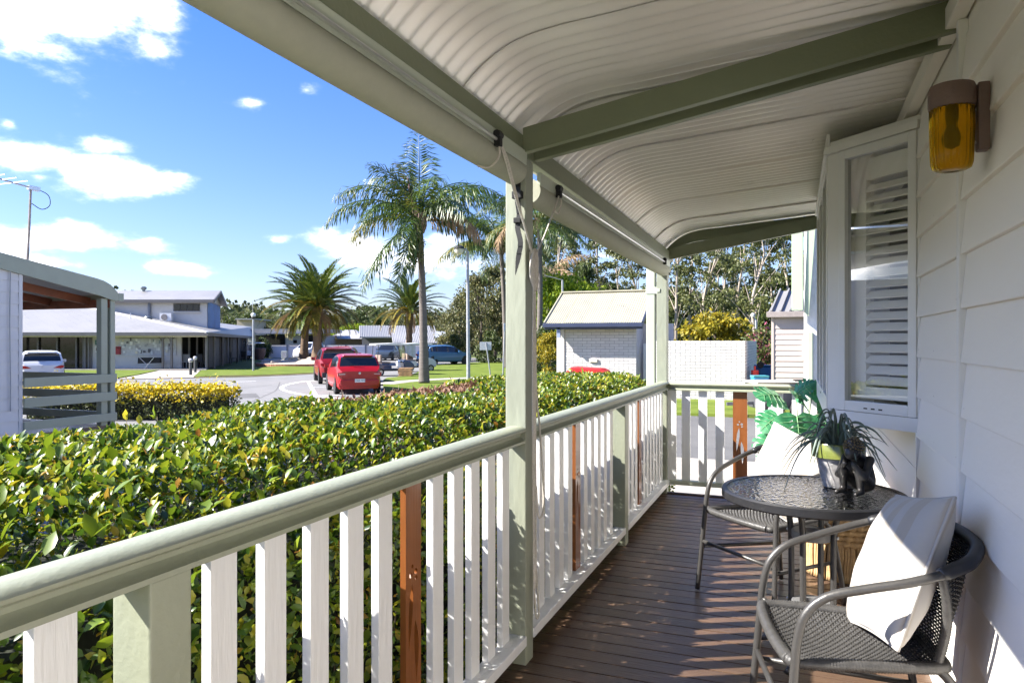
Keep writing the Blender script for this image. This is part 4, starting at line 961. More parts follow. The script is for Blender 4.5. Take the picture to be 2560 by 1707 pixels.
# loose shoots standing above the clipped top
sh = MB(); r3 = random.Random(11); SP, SN_ = [], []
for k in range(520):
    x = r3.uniform(hx0+.05, -1.6); yy = r3.uniform(hy0, hy1); z = hz-.03
    if ((x+2.62)/.50)**2+((yy-4.45)/1.0)**2 < 1: continue
    h = r3.choice((.03,.04,.05,.07)) if r3.random() < .96 else .13
    tip = Vector((x+r3.uniform(-.03,.03), yy+r3.uniform(-.03,.03), z+h)); 
    sh.tube([(x,yy,z-.1), tip], [.0022,.0012], 3, cap=False)
    for j in range(r3.randint(5,9)): SP.append((tip.x+r3.uniform(-.012,.012), tip.y+r3.uniform(-.012,.012), tip.z-r3.uniform(0,h))); SN_.append((r3.uniform(-.7,.7), r3.uniform(-.7,.7), .6))
for k in range(90):      # bare twigs of the dead patch
    x = -2.62+r3.uniform(-.42,.42); yy = 4.45+r3.uniform(-.9,.9); p0 = Vector((x,yy,hz-.14)); p1 = p0+Vector((r3.uniform(-.10,.10), r3.uniform(-.10,.10), r3.uniform(.10,.19)))
    sh.tube(bez(p0, (p0+p1)/2+Vector((r3.uniform(-.04,.04), r3.uniform(-.04,.04), .02)), p1, 4), [.0045,.004,.0035,.0028,.0018], 4, cap=False)
    q2 = p0.lerp(p1,.6); sh.tube([q2, q2+Vector((r3.uniform(-.08,.08), r3.uniform(-.08,.08), r3.uniform(.03,.1)))], [.003,.0015], 4, cap=False)
for k in range(110):     # stems that show through the shaded side
    yy = r3.uniform(.4, hy1); zz = r3.uniform(GZ+.1, .2); x = hx1-r3.uniform(.08,.2); sh.tube([(x,yy,zz),(x+r3.uniform(-.02,.08), yy+r3.uniform(-.15,.15), zz+r3.uniform(.12,.4))], [.005,.003], 4, cap=False)
stuff(sh.build('twigs', TWIG, hedge))
me = hedge_mesh('shoot_leaves', np.array(SP)-ho_, np.array(SN_), .042, leafmat('new_growth', [(.10,.20,.015),(.24,.32,.025),(.42,.38,.03),(.45,.20,.05)], .32, .35, .5, [0,.5,.85,1]), .7); stuff(link('shoot_leaves', me, hedge))
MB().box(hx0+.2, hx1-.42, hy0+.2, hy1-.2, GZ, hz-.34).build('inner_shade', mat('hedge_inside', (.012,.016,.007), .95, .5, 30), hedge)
# the leaves nearest the camera, one by one
lv = [ (np.concatenate([LT_V*np.array((1,1,1))])) ]
near_me = []
for q in range(3):
    V = LT_V.copy(); V[:,2] *= (1,1.6,.5)[q]; V[:,0] *= (.56,.5,.62)[q]
    m_ = np_mesh('leaf', V*.052, LT_F, HEDGE, True); near_me.append(m_)
cand = np.where(live & (P[:,1] > .55) & (P[:,1] < 2.2) & (P[:,0] > -2.3) & (P[:,2] > .30))[0]; rng.shuffle(cand)
for i in cand[:280]:
    p = P[i]+Nn[i]*.025; o = inst('leaf', near_me[i % 3], hedge, p-ho_); d = Vector(Nn[i])*.6+Vector(unit(1)[0])*.7+Vector((0,0,.3)); o.rotation_euler = d.to_track_quat('Y','Z').to_euler(); s = random.uniform(.8,1.25); o.scale = (s,s,s)

# ================================================================ GOLDEN HEDGE
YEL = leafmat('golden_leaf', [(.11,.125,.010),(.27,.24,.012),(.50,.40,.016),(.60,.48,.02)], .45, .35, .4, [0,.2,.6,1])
gh = thing('golden_hedge', 'low clipped golden yellow hedge at the edge of the car park', 'hedge', tuple(GD(365,18.6)), YAW)
L0, L1 = -2.9, 2.15
Pg, Ng = box_hedge(L0, L1, -.8, .75, .05, .74, 700, .05, 3, .10)
# spare the loose top sprigs
sp = np.stack([rng.uniform(L0,L1,900), rng.uniform(-.8,.75,900), .74+rng.exponential(.07,900)], 1); Pg = np.concatenate([Pg, sp]); Ng = np.concatenate([Ng, np.repeat([[0,0,1.]],900,0)])
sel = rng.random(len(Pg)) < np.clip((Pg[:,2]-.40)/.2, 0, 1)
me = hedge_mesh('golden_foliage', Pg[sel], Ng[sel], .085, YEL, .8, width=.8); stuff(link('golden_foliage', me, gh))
me = hedge_mesh('green_foliage', Pg[~sel], Ng[~sel], .08, leafmat('golden_leaf_shaded', [(.03,.05,.008),(.07,.09,.012),(.12,.13,.015)], .5, .25), .8); stuff(link('green_foliage', me, gh))  # lower leaves darker: the hedge's shaded side put into the leaf colour
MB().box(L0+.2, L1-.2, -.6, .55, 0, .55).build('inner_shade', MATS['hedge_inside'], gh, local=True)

# ================================================================ NEIGHBOUR'S HOUSE ON THE LEFT
NW = mat('white_neighbour_boards', (.64,.615,.58), .55, .05, 2, rnd=.03, dirt=((.6,.6,.6), 3, .66, .4))
BRICKRED = mat('oiled_rafter', (.22,.065,.028), .6, .25, 4)
XN = -10.2
nh = thing('neighbour_house', 'white weatherboard cottage with curved green verandah roof behind the hedge', 'house', (XN,7.0,0))
no = Vector(ORIG[nh.name][0])
nwall = MB().box(XN-6, XN-.02, 1.5, 6.86, GZ, 2.42).build('wall', NW, nh)
nb = MB().prism([(0,0),(.018,0),(.004,.176),(0,.176)], lambda p:(p[0],0,p[1]), lambda p:(p[0],5.36,p[1])).mesh('weatherboard'); nb.materials.append(NW)
for k in range(18): inst('weatherboard', nb, nwall, (-.018, 1.5-no.y, GZ+.02+k*.165))
MB().box(XN-.04, XN+.005, 6.83, 6.88, GZ, 2.40).build('corner_board', NW, nh)
barge = [(1.0,3.44),(6.573,2.541),(8.036,2.302),(8.15,2.275),(8.25,2.23),(8.33,2.17),(8.40,2.09),(8.43,2.09),(8.43,1.975),(8.33,1.975),(8.22,2.0),(8.10,2.035),(6.573,2.320),(1.0,3.22)]
MB().prism(barge, lambda p:(XN-.015,p[0],p[1]), lambda p:(XN+.035,p[0],p[1])).build('barge_board', SAGE, nh)
rf = [(p[0], p[1]+.005) for p in barge[:7]]; rfl = [(p[0], p[1]-.02) for p in reversed(rf)]
MB().prism(rf+rfl, lambda p:(XN-6,p[0],p[1]), lambda p:(XN+.02,p[0],p[1])).build('roof', ROOFOUT, nh)
MB().box(XN-6, XN+.04, 8.40, 8.50, 1.97, 2.10).build('gutter', SAGE, nh, bevel=.01)
MB().box(XN-6, XN-.02, 8.27, 8.33, 1.86, 1.99).build('verandah_beam', BRICKRED, nh)
for i in range(5): MB().bar((XN-.5-i*.9, 6.86, 2.20), (XN-.5-i*.9, 8.30, 1.97), .045, .12).build('rafter', BRICKRED, nh)
for (ya,yb,xa,xb) in ((8.13,8.24,XN-.12,XN-.01),(8.285,8.37,XN-.09,XN+.0)): MB().box(xa,xb,ya,yb,GZ,2.0).build('post', SAGE, nh, bevel=.004)
for X in (XN-2.2,XN-4.4): MB().box(X-.045,X+.045,8.24,8.33,GZ,1.95).build('post', SAGE, nh)
for (za,zb) in ((.666,.80),(.377,.515),(.055,.18)):
    MB().box(XN+.005, XN+.04, 6.885, 8.372, za, zb).build('rail_board', SAGE, nh, bevel=.003)
    MB().box(XN-6, XN-.12, 8.38, 8.415, za, zb).build('rail_board', SAGE, nh, bevel=.003)
MB().box(XN-6, XN, 6.87, 8.38, -.08, -.01).build('deck_floor', DECKM, nh)
MB().tube([(XN+.022, 6.70, 2.36),(XN+.02,6.69,1.6),(XN+.022,6.70,.8),(XN+.02,6.70,.35)], .008, 6).build('cable', mat('grey_cable', (.35,.35,.34), .6), nh)
an = thing('aerial', 'television aerial on a thin mast above the neighbouring roof', 'aerial', (XN,6.93,2.40))
MB().tube([(XN-.02,6.78,2.36),(XN,6.90,2.37),(XN,6.95,2.46),(XN,6.97,2.8),(XN,7.0,3.53)], [.02,.02,.02,.018,.016], 8).build('mast', mat('rusty_mast', (.30,.25,.21), .7, .4, 12), an)
MB().tube([(XN,7.02,3.52),(XN,4.6,3.72)], .012, 6).build('boom', METAL, an)
for i in range(14): MB().tube([(XN-.30+.005*i, 6.75-.15*i, 3.542+.0125*i),(XN+.30-.005*i, 6.75-.15*i, 3.542+.0125*i)], .006, 5).build('element', METAL, an)
MB().box(XN-.03,XN+.03,6.96,7.12,3.49,3.55).build('clamp', METAL, an)
MB().tube(cat([(XN,7.10,3.52),(XN,7.26,3.46),(XN,7.28,3.32),(XN,7.16,3.24),(XN,7.01,3.30)], 5), .006, 5).build('lead', BLACKP, an)

# ================================================================ LOW COMMUNITY BUILDING
BW = mat('white_painted_brick', (.56,.54,.505), .6, .05, 3)
GRY = mat('charcoal_trim', (.13,.12,.115), .5, .1, 3)
RFG = mat('grey_metal_roof', (.235,.228,.217), .45, .08, .6, .1, 4)
DGL = mat('dark_shopfront_glass', (.018,.016,.015), .06, .3, 3)
VD = (FWD*math.cos(R_(15.7))-RGT*math.sin(R_(15.7)))
cb = thing('community_building', 'low white building with grey hipped roof and posted verandah across the car park', 'building', tuple(GD(518,50)))
def B_(px, D, z): v = GD(px, D, 0); return (v.x, v.y, z)
def BS(px0, D0, t, z, off=0): v = GD(px0, D0, 0)+VD*t; return (v.x, v.y, z)
EZ = 1.86
def wallq(name, m, pts, th, parent=cb):
    q = MB(); n = Vector(FWD)*th; A = [Vector(p) for p in pts]
    q.prism(list(range(len(A))), lambda i: A[i], lambda i: A[i]+n); return q.build(name, m, parent)
wallq('wall', BW, [B_(228,50,GZ),B_(452,50,GZ),B_(452,50,1.75),B_(228,50,1.75)], .2)
sf = wallq('shopfront', DGL, [B_(-120,50.1,GZ+.1),B_(226,50.1,GZ+.1),B_(226,50.1,1.7),B_(-120,50.1,1.7)], .1)
for px in (92,140,188,206,226): wallq('mullion', GRY, [B_(px,49.95,GZ),B_(px+4,49.95,GZ),B_(px+4,49.95,1.7),B_(px,49.95,1.7)], .1, sf)
wallq('lintel', mat('cream_lintel', (.60,.57,.50), .6), [B_(-120,48.6,1.62),B_(516,48.6,1.62),B_(516,48.6,1.75),B_(-120,48.6,1.75)], .12)
# dark recess of the entrance and of the side verandah
q = MB(); q.quad(B_(450,53,GZ),B_(530,56,GZ),B_(530,56,1.75),B_(450,53,1.75)); q.quad(BS(522,53,0,GZ),BS(522,53,34,GZ),BS(522,53,34,1.75),BS(522,53,0,1.75)); q.build('recess', mat('deep_interior', (.022,.020,.019), .6, .5, .6), cb, solid=.1)
for px, D in ((470,52.5),(490,53.5),(507,54.5)): wallq('door_frame', mat('pale_frame', (.38,.36,.33), .6), [B_(px,D,GZ),B_(px+4.5,D,GZ),B_(px+4.5,D,1.7),B_(px,D,1.7)], .08)
for t in (3,7,11.5,16,21,27): 
    a = Vector(BS(519.5,52.6,t,0)); MB().cbox((a.x,a.y,.55),(.12,.12,1.18)).build('pier', MATS.get('pier_brown') or mat('pier_brown', (.13,.115,.10), .7), cb)
for px in (2,406,428): wallq('post', GRY, [B_(px-2.4,48.7,GZ),B_(px+2.4,48.7,GZ),B_(px+2.4,48.7,1.66),B_(px-2.4,48.7,1.66)], .13)
for px in (212,221): wallq('post', GRY, [B_(px-1.8,49.2,GZ),B_(px+1.8,49.2,GZ),B_(px+1.8,49.2,1.66),B_(px-1.8,49.2,1.66)], .1)
for t in (0,4,9,15,22,31):
    a = Vector(BS(516.5,48.8,t,0)); MB().cbox((a.x,a.y,.5),(.07,.07,1.16)).build('post', MATS.get('post_grey') or mat('post_grey', (.16,.15,.135), .6), cb)
for px in (399,413,421,435): 
    d = 1 if px in (413,435) else -1
    MB().tube(cat([B_(px-d*5,48.75,1.30),B_(px-d*2.5,48.75,1.5),B_(px+d*2,48.75,1.62)],4), .035, 5).build('bracket', GRY, cb)
floor_ = MB().prism([(-120,51),(516,51),(516,47.9),(-120,47.9)], lambda p:B_(p[0],p[1],GZ-.02), lambda p:B_(p[0],p[1],GZ+.10)).build('verandah_floor', CONC, cb)
# roof: front slope, hip and side slope with ribs
T0, T1 = B_(-400,56,4.02), B_(205,56,4.02); E0, E1 = B_(-400,48.2,EZ), B_(520,48.2,EZ); S1 = BS(520,48.2,42,EZ); S2 = BS(520,56,42,3.2)
rq = MB(); rq.quad(E0,E1,T1,T0); rq.quad(E1,S1,S2,T1)
rq.build('roof', RFG, cb, solid=.08)
def lerp3(a,b,t): return Vector(a).lerp(Vector(b),t)
for i in range(36):
    t = (i+.5)/36; a = lerp3(E0,E1,t)
    b_ = lerp3(T0,T1,min(1,t/.80)) if t < .80 else lerp3(T1,E1,(t-.80)/.20)
    if (b_-a).length > .4:
        MB().bar(a+Vector((0,0,.05)), b_+Vector((0,0,.05)), .09, .06).build('roof_rib', RFG, cb)
MB().bar(lerp3(T1,E1,0)+Vector((0,0,.08)), Vector(E1)+Vector((0,0,.08)), .3, .08).build('hip_cap', mat('pale_hip', (.55,.55,.56), .5), cb)
wallq('gutter', GRY, [B_(-400,48.1,EZ-.16),B_(521,48.1,EZ-.16),B_(521,48.1,EZ+.04),B_(-400,48.1,EZ+.04)], .1)
MB().bar(Vector(E1)+Vector((0,0,-.07)), Vector(S1)+Vector((0,0,-.07)), .1, .2).build('gutter', GRY, cb)
# upper storey
UZ = 4.55; u0 = B_(-300,57,0); 
q = MB(); a0, a1 = Vector(B_(-300,57,2.0)), Vector(B_(518,57,2.0)); a2 = a1+VD*8.2; a3 = a0+VD*8.2
q.prism([0,1,2,3], lambda i:(a0,a1,a2,a3)[i], lambda i:(a0,a1,a2,a3)[i]+Vector((0,0,UZ-2.0)))
up = q.build('upper_wall', BW, cb)
rid0 = a0.lerp(a3,.5); rid1 = a1.lerp(a2,.5)+ (a1-a0).normalized()*.6; rid0.z = 5.55; rid1.z = 5.55
ev = [a0-VD*.5, a1-VD*.5+(a1-a0).normalized()*.6, a2+VD*.5+(a1-a0).normalized()*.6, a3+VD*.5]
for e in ev: e.z = UZ-.02
q = MB(); q.quad(ev[0],ev[1],rid1,rid0); q.quad(rid0,rid1,ev[2],ev[3]); q.build('upper_roof', RFG, cb, solid=.1)
MB().bar(ev[0]+Vector((0,0,-.06)), ev[1]+Vector((0,0,-.06)), .12, .2).build('upper_gutter', GRY, cb)
MB().bar(ev[1]-Vector((0,0,.02)), rid1-Vector((0,0,.02)), .08, .24).build('barge', GRY, cb); MB().bar(ev[2]-Vector((0,0,.02)), rid1-Vector((0,0,.02)), .08, .24).build('barge', GRY, cb)
off = (a1-a0).normalized()*.05; g1, g2 = a1+off, a2+off
q = MB(); q.quad(g1+VD*.15, g2-VD*.1, g2-VD*.1+Vector((0,0,2.5)), g1+VD*.15+Vector((0,0,2.5))); q.build('blue_panel', mat('blue_mural', (.10,.22,.48), .6, .3, .5), cb, solid=.03)
q = MB(); g3 = Vector((g1.x,g1.y,UZ)); g4 = Vector((g2.x,g2.y,UZ)); q.quad(g3, g4, Vector((rid1.x,rid1.y,5.5))-(a1-a0).normalized()*.5); q.build('gable', BW, cb, solid=.02)
wn = wallq('window', GRY, [B_(433,56.95,3.72),B_(499,56.95,3.72),B_(499,56.95,4.32),B_(433,56.95,4.32)], .06)
for pa, pb2 in ((435,450),(452,467),(469,482),(484,497)): wallq('pane', DGL, [B_(pa,56.90,3.77),B_(pb2,56.90,3.77),B_(pb2,56.90,4.27),B_(pa,56.90,4.27)], .03, wn)
wallq('sill', BW, [B_(431,56.85,3.62),B_(501,56.85,3.62),B_(501,56.85,3.71),B_(431,56.85,3.71)], .1, wn)
MB().tube([B_(367,56.9,4.48),B_(373,56.9,4.40),B_(374,56.9,3.0)], .11, 8).build('downpipe', mat('blue_grey_pipe', (.16,.18,.22), .5), cb)
ac = wallq('air_conditioner', mat('ac_white', (.70,.70,.70), .5), [B_(399,56.2,2.92),B_(428,56.2,2.92),B_(428,56.2,3.55),B_(399,56.2,3.55)], .35)
cc = Vector(B_(410,56.15,3.23)); MB().tube([cc, cc+FWD*.05], .24, 20).build('fan_grille', mat('grille', (.22,.20,.19), .6), ac)
wv = Vector(B_(358.5,60.5,5.45)); MB().lathe([(.10,0),(.10,.22),(.20,.24),(.26,.36),(.24,.46),(.12,.52),(.01,.53)], 14, wv).build('roof_vent', mat('vent_steel', (.25,.27,.26), .4, metal=.6), cb, smooth='auto')
wv = Vector(B_(371,53.5,2.85)); MB().lathe([(.16,-.3),(.16,.10),(.26,.12),(.30,.24),(.26,.33),(.01,.36)], 14, wv).build('roof_vent', MATS['vent_steel'], cb, smooth='auto')
MB().tube([B_(326,52,2.60),B_(326,52,3.40)], .03, 6).build('vent_pipe', TRIMW, cb)
# notice board, posters and odds and ends by the wall
nbd = thing('notice_board', 'long notice board covered with papers on the white wall', 'board', B_(365,49.9,.75))
wallq('backing', mat('board_grey', (.50,.51,.54), .7), [B_(299,49.92,.34),B_(440,49.92,.34),B_(440,49.92,1.52),B_(299,49.92,1.52)], .05, nbd)
r4 = random.Random(5)
for k in range(46):
    px = 301+r4.random()*130; z = .40+r4.random()*.95; w = r4.uniform(3,7); h = r4.uniform(.10,.26); c_ = r4.choice(((.75,.75,.74),(.72,.73,.76),(.35,.36,.40),(.12,.12,.14),(.66,.62,.5),(.68,.70,.74),(.25,.3,.36)))
    D = 49.90-.002*k
    mm = MATS.get('paper_%.2f' % c_[0]) or mat('paper_%.2f' % c_[0], c_, .8)
    wallq('paper', mm, [B_(px,D,z),B_(px+w,D,z),B_(px+w,D,z+h),B_(px,D,z+h)], .004, nbd)
def small(name, label, catg, px0, px1, z0, z1, D, col, th=.12):
    v = B_((px0+px1)/2, D, z0); t = thing(name, label, catg, v); wallq('panel', mat(name+'_paint', col, .5), [B_(px0,D,z0),B_(px1,D,z0),B_(px1,D,z1),B_(px0,D,z1)], th, t); return t
sg = small('notice_sign', 'small green sign on the white wall beside the shopfront', 'sign', 238,250,1.08,1.42,49.9,(.02,.14,.12),.03)
wallq('symbol', TRIMW, [B_(241,49.88,1.16),B_(244,49.88,1.16),B_(244,49.88,1.34),B_(241,49.88,1.34)], .01, sg)
sg = small('framed_notice', 'white framed notice on the wall below the green sign', 'sign', 237,249,.55,.98,49.9,(.70,.71,.68),.03)
wallq('picture', mat('brown_print', (.22,.13,.11), .7), [B_(239.5,49.88,.66),B_(246.5,49.88,.66),B_(246.5,49.88,.88),B_(239.5,49.88,.88)], .01, sg)
sg = small('letter_box', 'red box mounted on the white wall left of the notice board', 'box', 289,299,.42,.97,49.75,(.30,.02,.03),.18)
wallq('slot', DARK, [B_(290.5,49.73,.86),B_(297.5,49.73,.86),B_(297.5,49.73,.90),B_(290.5,49.73,.90)], .01, sg)
ft = thing('folding_table', 'folding table under a black cloth in front of the notice board', 'table', B_(372,49,GZ+.1))
wallq('black_cloth', mat('black_cloth', (.012,.012,.014), .9), [B_(344,48.6,-.18),B_(399,48.6,-.14),B_(399,48.6,.22),B_(345,48.6,.22)], .6, ft)
MB().tube([B_(348,48.5,.24),B_(379,48.5,GZ+.10)], .018, 6).build('leg', METAL, ft); MB().tube([B_(385,48.5,.24),B_(360,48.5,GZ+.10)], .018, 6).build('leg', METAL, ft)
# outdoor seats in the shade of the building
for i, (px, D) in enumerate(((462,50.8),(503,51.5),(585,62),(612,68))):
    t = thing('patio_chair', ('pale patio chair under the building entrance','dark patio chair in the entrance shade','dark patio chair on the side verandah','second dark patio chair further along the side verandah')[i], 'chair', B_(px,D,GZ+.08), YAW+i)
    mm = mat('patio_chair_%d' % i, (.45,.45,.44) if i == 0 else (.03,.03,.03), .6)
    MB().cbox((0,0,.44),(.24,.24,.025)).build('seat', mm, t, local=True); MB().cbox((0,.24,.72),(.24,.02,.26)).build('backrest', mm, t, local=True)
    for sx in (-1,1):
        for sy in (-1,1): MB().cbox((.21*sx,.21*sy,.21),(.022,.022,.21)).build('leg', mm, t, local=True)
# ================================================================ CARS
CGL = mat('car_glass', (.012,.014,.016), .04, .1, 3, coat=.5)
TYRE = mat('tyre_rubber', (.018,.018,.018), .8, .15, 20)
RIM = mat('alloy_rim', (.50,.50,.51), .3, .05, 8, metal=.8)
PLAS = mat('dark_trim_plastic', (.025,.025,.027), .55, .1, 10)
TAIL = mat('tail_light', (.35,.012,.015), .15, .2, 8, coat=.6)
TAILC = mat('clear_lens', (.55,.35,.33), .12, .1, 8, coat=.6)
def carpaint(name, col): return mat(name, col, .35, .03, 2, coat=.45, spec=.4)
def textmesh(txt, size, m, depth=.004):
    cu = bpy.data.curves.new('lettering', 'FONT'); cu.body = txt; cu.size = size; cu.align_x = 'CENTER'; cu.align_y = 'CENTER'; cu.extrude = depth/2
    ob = bpy.data.objects.new('lettering', cu); COL.objects.link(ob); bpy.context.view_layer.update()
    me = bpy.data.meshes.new_from_object(ob.evaluated_get(bpy.context.evaluated_depsgraph_get())); bpy.data.objects.remove(ob); bpy.data.curves.remove(cu); me.materials.append(m); return me
def interp(tab, y):
    for i in range(len(tab)-1):
        a, b = tab[i], tab[i+1]
        if a[0] >= y >= b[0]:
            t = (a[0]-y)/(a[0]-b[0]); return a[1]+(b[1]-a[1])*t
    return tab[0][1] if y > tab[0][0] else tab[-1][1]
def make_car(label, loc, rz, L_=3.84, Wd=1.70, Ht=1.50, paint=None, kind='hatch', plate=None, platecol=((.72,.72,.70),(.03,.03,.03)), group='parked cars', lights='tall'):
    # local +y is the front of the car, z=0 the road
    t = thing('parked_car', label, 'car', loc, rz, group)
    h = L_/2; w = Wd/2; s = Ht/1.5
    suv = kind == 'suv'; ute = kind == 'ute'
    clear = .30 if suv else .20
    # roof / bonnet line (y, z)
    if kind == 'ute':
        topl = [(h,.55),(h-.10,.82),(h-.25,.95),(h-1.25,1.08),(h-2.0,1.62),(h-2.3,1.74),(h-3.1,1.74),(h-3.35,1.65),(h-3.5,1.12),(-h+.05,1.10),(-h,1.08)]
    else:
        topl = [(h,.55*s),(h-.08,.72*s),(h-.22,.84*s),(h-.95,.98*s),(h-1.15,1.02*s),(h-1.85,1.40*s),(h-2.15,1.47*s),(h-2.6,Ht),(-h+1.0,Ht-.02),(-h+.62,Ht-.06),(-h+.42,Ht-.12),(-h+.20,1.02*s+.03),(-h+.08,.95*s),(-h,.86*s)]
    belt = [(h,.50*s),(h-.25,.72*s),(h-1.0,.90*s),(h-1.7,.95*s),(-h+.5,1.02*s),(-h+.1,.95*s),(-h,.82*s)]
    plan = [(h,.62),(h-.12,.80),(h-.40,.94),(h-.9,.99),(0,1.0),(-h+.7,1.0),(-h+.25,.95),(-h+.08,.86),(-h,.76)]
    ys = sorted(set([round(a,4) for a,_ in topl]+[round(a,4) for a,_ in belt]+[round(h-L_*i/30,4) for i in range(31)]), reverse=True)
    rings, info = [], []
    for y in ys:
        zt = interp(topl, y); zb_ = min(interp(belt, y), zt-.015); ww = w*interp(plan, y)
        cl = clear + (.14 if (y > h-.12 or y < -h+.1) else 0)*1.0
        gi = max(0, (zt-zb_-.05))/.55; gi = min(1, gi); in_ = ww*(1-.25*gi)
        R0 = [(0,cl),(ww*.90,cl),(ww*.985,cl+.10),(ww,cl+.30),(ww*.985,zb_-.06),(ww*.955,zb_),(in_+(ww*.955-in_)*.12,zb_+(zt-zb_)*.86),(in_*.90,zt-.015*(1 if gi > .2 else .4)),(in_*.55,zt+.008*gi),(0,zt+.012*gi)]
        rings.append(R0); info.append((y, zt, zb_, gi))
    k = len(rings[0]); body = MB(); glass = {}
    def gl_part(i, j):
        y = (ys[i]+ys[i+1])/2; zt, zb_, gi = info[i][1], info[i][2], min(info[i][3], info[i+1][3])
        ytop_f = h-2.15 if not ute else h-2.3
        if j == 5 and gi > .45 and y < h-1.35:
            if kind != 'ute' and y > -h+.42: return 'side_window'
            if kind == 'ute' and y > h-3.4: return 'side_window'
        if j >= 7 and not ute:
            if h-1.85 <= y <= h-1.15+.02: return 'windscreen'
            if -h+.20 <= y <= -h+.46: return 'rear_window'
        if j >= 7 and ute:
            if h-2.0 <= y <= h-1.25: return 'windscreen'
            if h-3.5 <= y <= h-3.33: return 'rear_window'
        return None
    def vert(i, j, sg): x, z = rings[i][j]; return (x*sg, ys[i], z)
    for i in range(len(ys)-1):
        for j in range(k-1):
            for sg in (1,-1):
                q = [vert(i,j,sg),vert(i+1,j,sg),vert(i+1,j+1,sg),vert(i,j+1,sg)]
                if sg < 0: q.reverse()
                g_ = gl_part(i,j)
                if g_:
                    key = g_+('' if g_ != 'side_window' else ('R' if sg > 0 else 'L')); glass.setdefault(key, MB()).quad(*q)
                else: body.quad(*q)
    for i in (0, len(ys)-1):
        pts = [vert(i,j,1) for j in range(k)]+[vert(i,j,-1) for j in range(k-2,0,-1)]; body.quad(*pts)
    bm = bmesh.new(); me0 = body.mesh('body'); bm.from_mesh(me0); bmesh.ops.remove_doubles(bm, verts=bm.verts, dist=.0005); bmesh.ops.recalc_face_normals(bm, faces=bm.faces); bm.to_mesh(me0); bm.free()
    me0.polygons.foreach_set('use_smooth', [True]*len(me0.polygons))
    try: me0.set_sharp_from_angle(angle=R_(34))
    except Exception: pass
    me0.materials.append(paint); link('body', me0, t)
    for kk, m_ in glass.items():
        nm = 'side_window' if kk.startswith('side') else kk
        me1 = m_.mesh(nm); bm = bmesh.new(); bm.from_mesh(me1); bmesh.ops.remove_doubles(bm, verts=bm.verts, dist=.0005); bm.to_mesh(me1); bm.free(); me1.polygons.foreach_set('use_smooth', [True]*len(me1.polygons)); me1.materials.append(CGL); link(nm, me1, t)
    # wheels
    wr = .30*s if not suv else .36; tw = .19
    tm = MB(); prof = [(wr*.62,-tw/2),(wr*.95,-tw/2),(wr,-tw*.35),(wr,tw*.35),(wr*.95,tw/2),(wr*.62,tw/2)]
    tm.lathe(prof, 28, cap=False); tme = tm.mesh('tyre', smooth='auto'); tme.materials.append(TYRE)
    rm = MB(); rm.lathe([(wr*.64,-tw*.35),(wr*.64,tw*.46),(wr*.56,tw*.47),(wr*.54,tw*.20)], 28, cap=False)
    for a in range(6):
        ang = a*math.pi/3; rm.cbox((math.cos(ang)*wr*.32, math.sin(ang)*wr*.32, tw*.34), (wr*.26, wr*.075, .02), Matrix.Rotation(ang,3,'Z'))
    rm.lathe([(.001,tw*.44),(wr*.14,tw*.44),(wr*.15,tw*.2)], 14, cap=False); rme = rm.mesh('rim'); rme.materials.append(RIM)
    dm = MB().lathe([(.001,tw*.12),(wr*.62,tw*.12)], 20, cap=False).mesh('brake_shadow'); dm.materials.append(PLAS)  # flat dark disc: shade behind the spokes put into its colour
    am = MB().lathe([(.001,0),(wr*1.16,0),(wr*1.14,.02)], 28, cap=False).mesh('wheel_arch'); am.materials.append(PLAS)
    for sx in (1,-1):
        for y in (h-.80, -h+.66):
            wh = inst('wheel', tme, t, (sx*(w-tw/2-.005), y, wr), (0, R_(90)*sx, 0)); 
            inst('rim', rme, wh); inst('spoke_shade', dm, wh)
            inst('wheel_arch', am, t, (sx*(w*.99), y, wr+.02), (0, R_(90)*sx, 0), (1,1,.05))
    # rear end
    zt = .86*s
    for sx in (1,-1):
        if lights == 'tall':
            o = MB().prism([(.60*w,.70*s),(.93*w,.66*s),(.96*w,.82*s),(.62*w,.84*s)], lambda p:(p[0]*sx,-h-.012,p[1]), lambda p:(p[0]*sx,-h+.10,p[1])).build('tail_light', TAIL, t, local=True, bevel=.01)
            MB().prism([(.62*w,.75*s),(.88*w,.74*s),(.89*w,.77*s),(.63*w,.78*s)], lambda p:(p[0]*sx,-h-.018,p[1]), lambda p:(p[0]*sx,-h,p[1])).build('lens', TAILC, o, local=True)
        else:
            MB().prism([(.46*w,.74*s),(.80*w,.72*s),(.93*w,.76*s),(.94*w,.86*s),(.72*w,.85*s)], lambda p:(p[0]*sx,-h-.012,p[1]), lambda p:(p[0]*sx,-h+.12,p[1])).build('tail_light', TAIL, t, local=True, bevel=.01)
        MB().cbox((sx*(w+.09),h-1.55,1.0*s),(.09,.05,.065)).build('mirror', paint, t, local=True, bevel=.02)
    zb = .50 if not suv else .60
    if suv or lights != 'tall': MB().box(-w*.86,w*.86,-h-.02,-h+.15,clear+.02,clear+.24).build('bumper_trim', PLAS, t, local=True, bevel=.02)
    else:
        MB().prism([(-.80*w,.33),(.80*w,.33),(.86*w,.44),(.84*w,.56),(-.84*w,.56),(-.86*w,.44)], lambda p:(p[0],-h-.055,p[1]), lambda p:(p[0],-h+.1,p[1])).build('bumper', paint, t, local=True, bevel=.03)
    MB().prism([(-.66*w,Ht-.10),(.66*w,Ht-.10),(.62*w,Ht-.045),(-.62*w,Ht-.045)], lambda p:(p[0],-h+.34,p[1]), lambda p:(p[0],-h+.75,p[1]+.03)).build('spoiler', paint, t, local=True, bevel=.01) if not ute else None
    pl = MB().cbox((0,-h-.062,zb+.02),(.186,.004,.062)).build('number_plate', mat('plate_face_'+str(len(MATS)), platecol[0], .5), t, local=True)
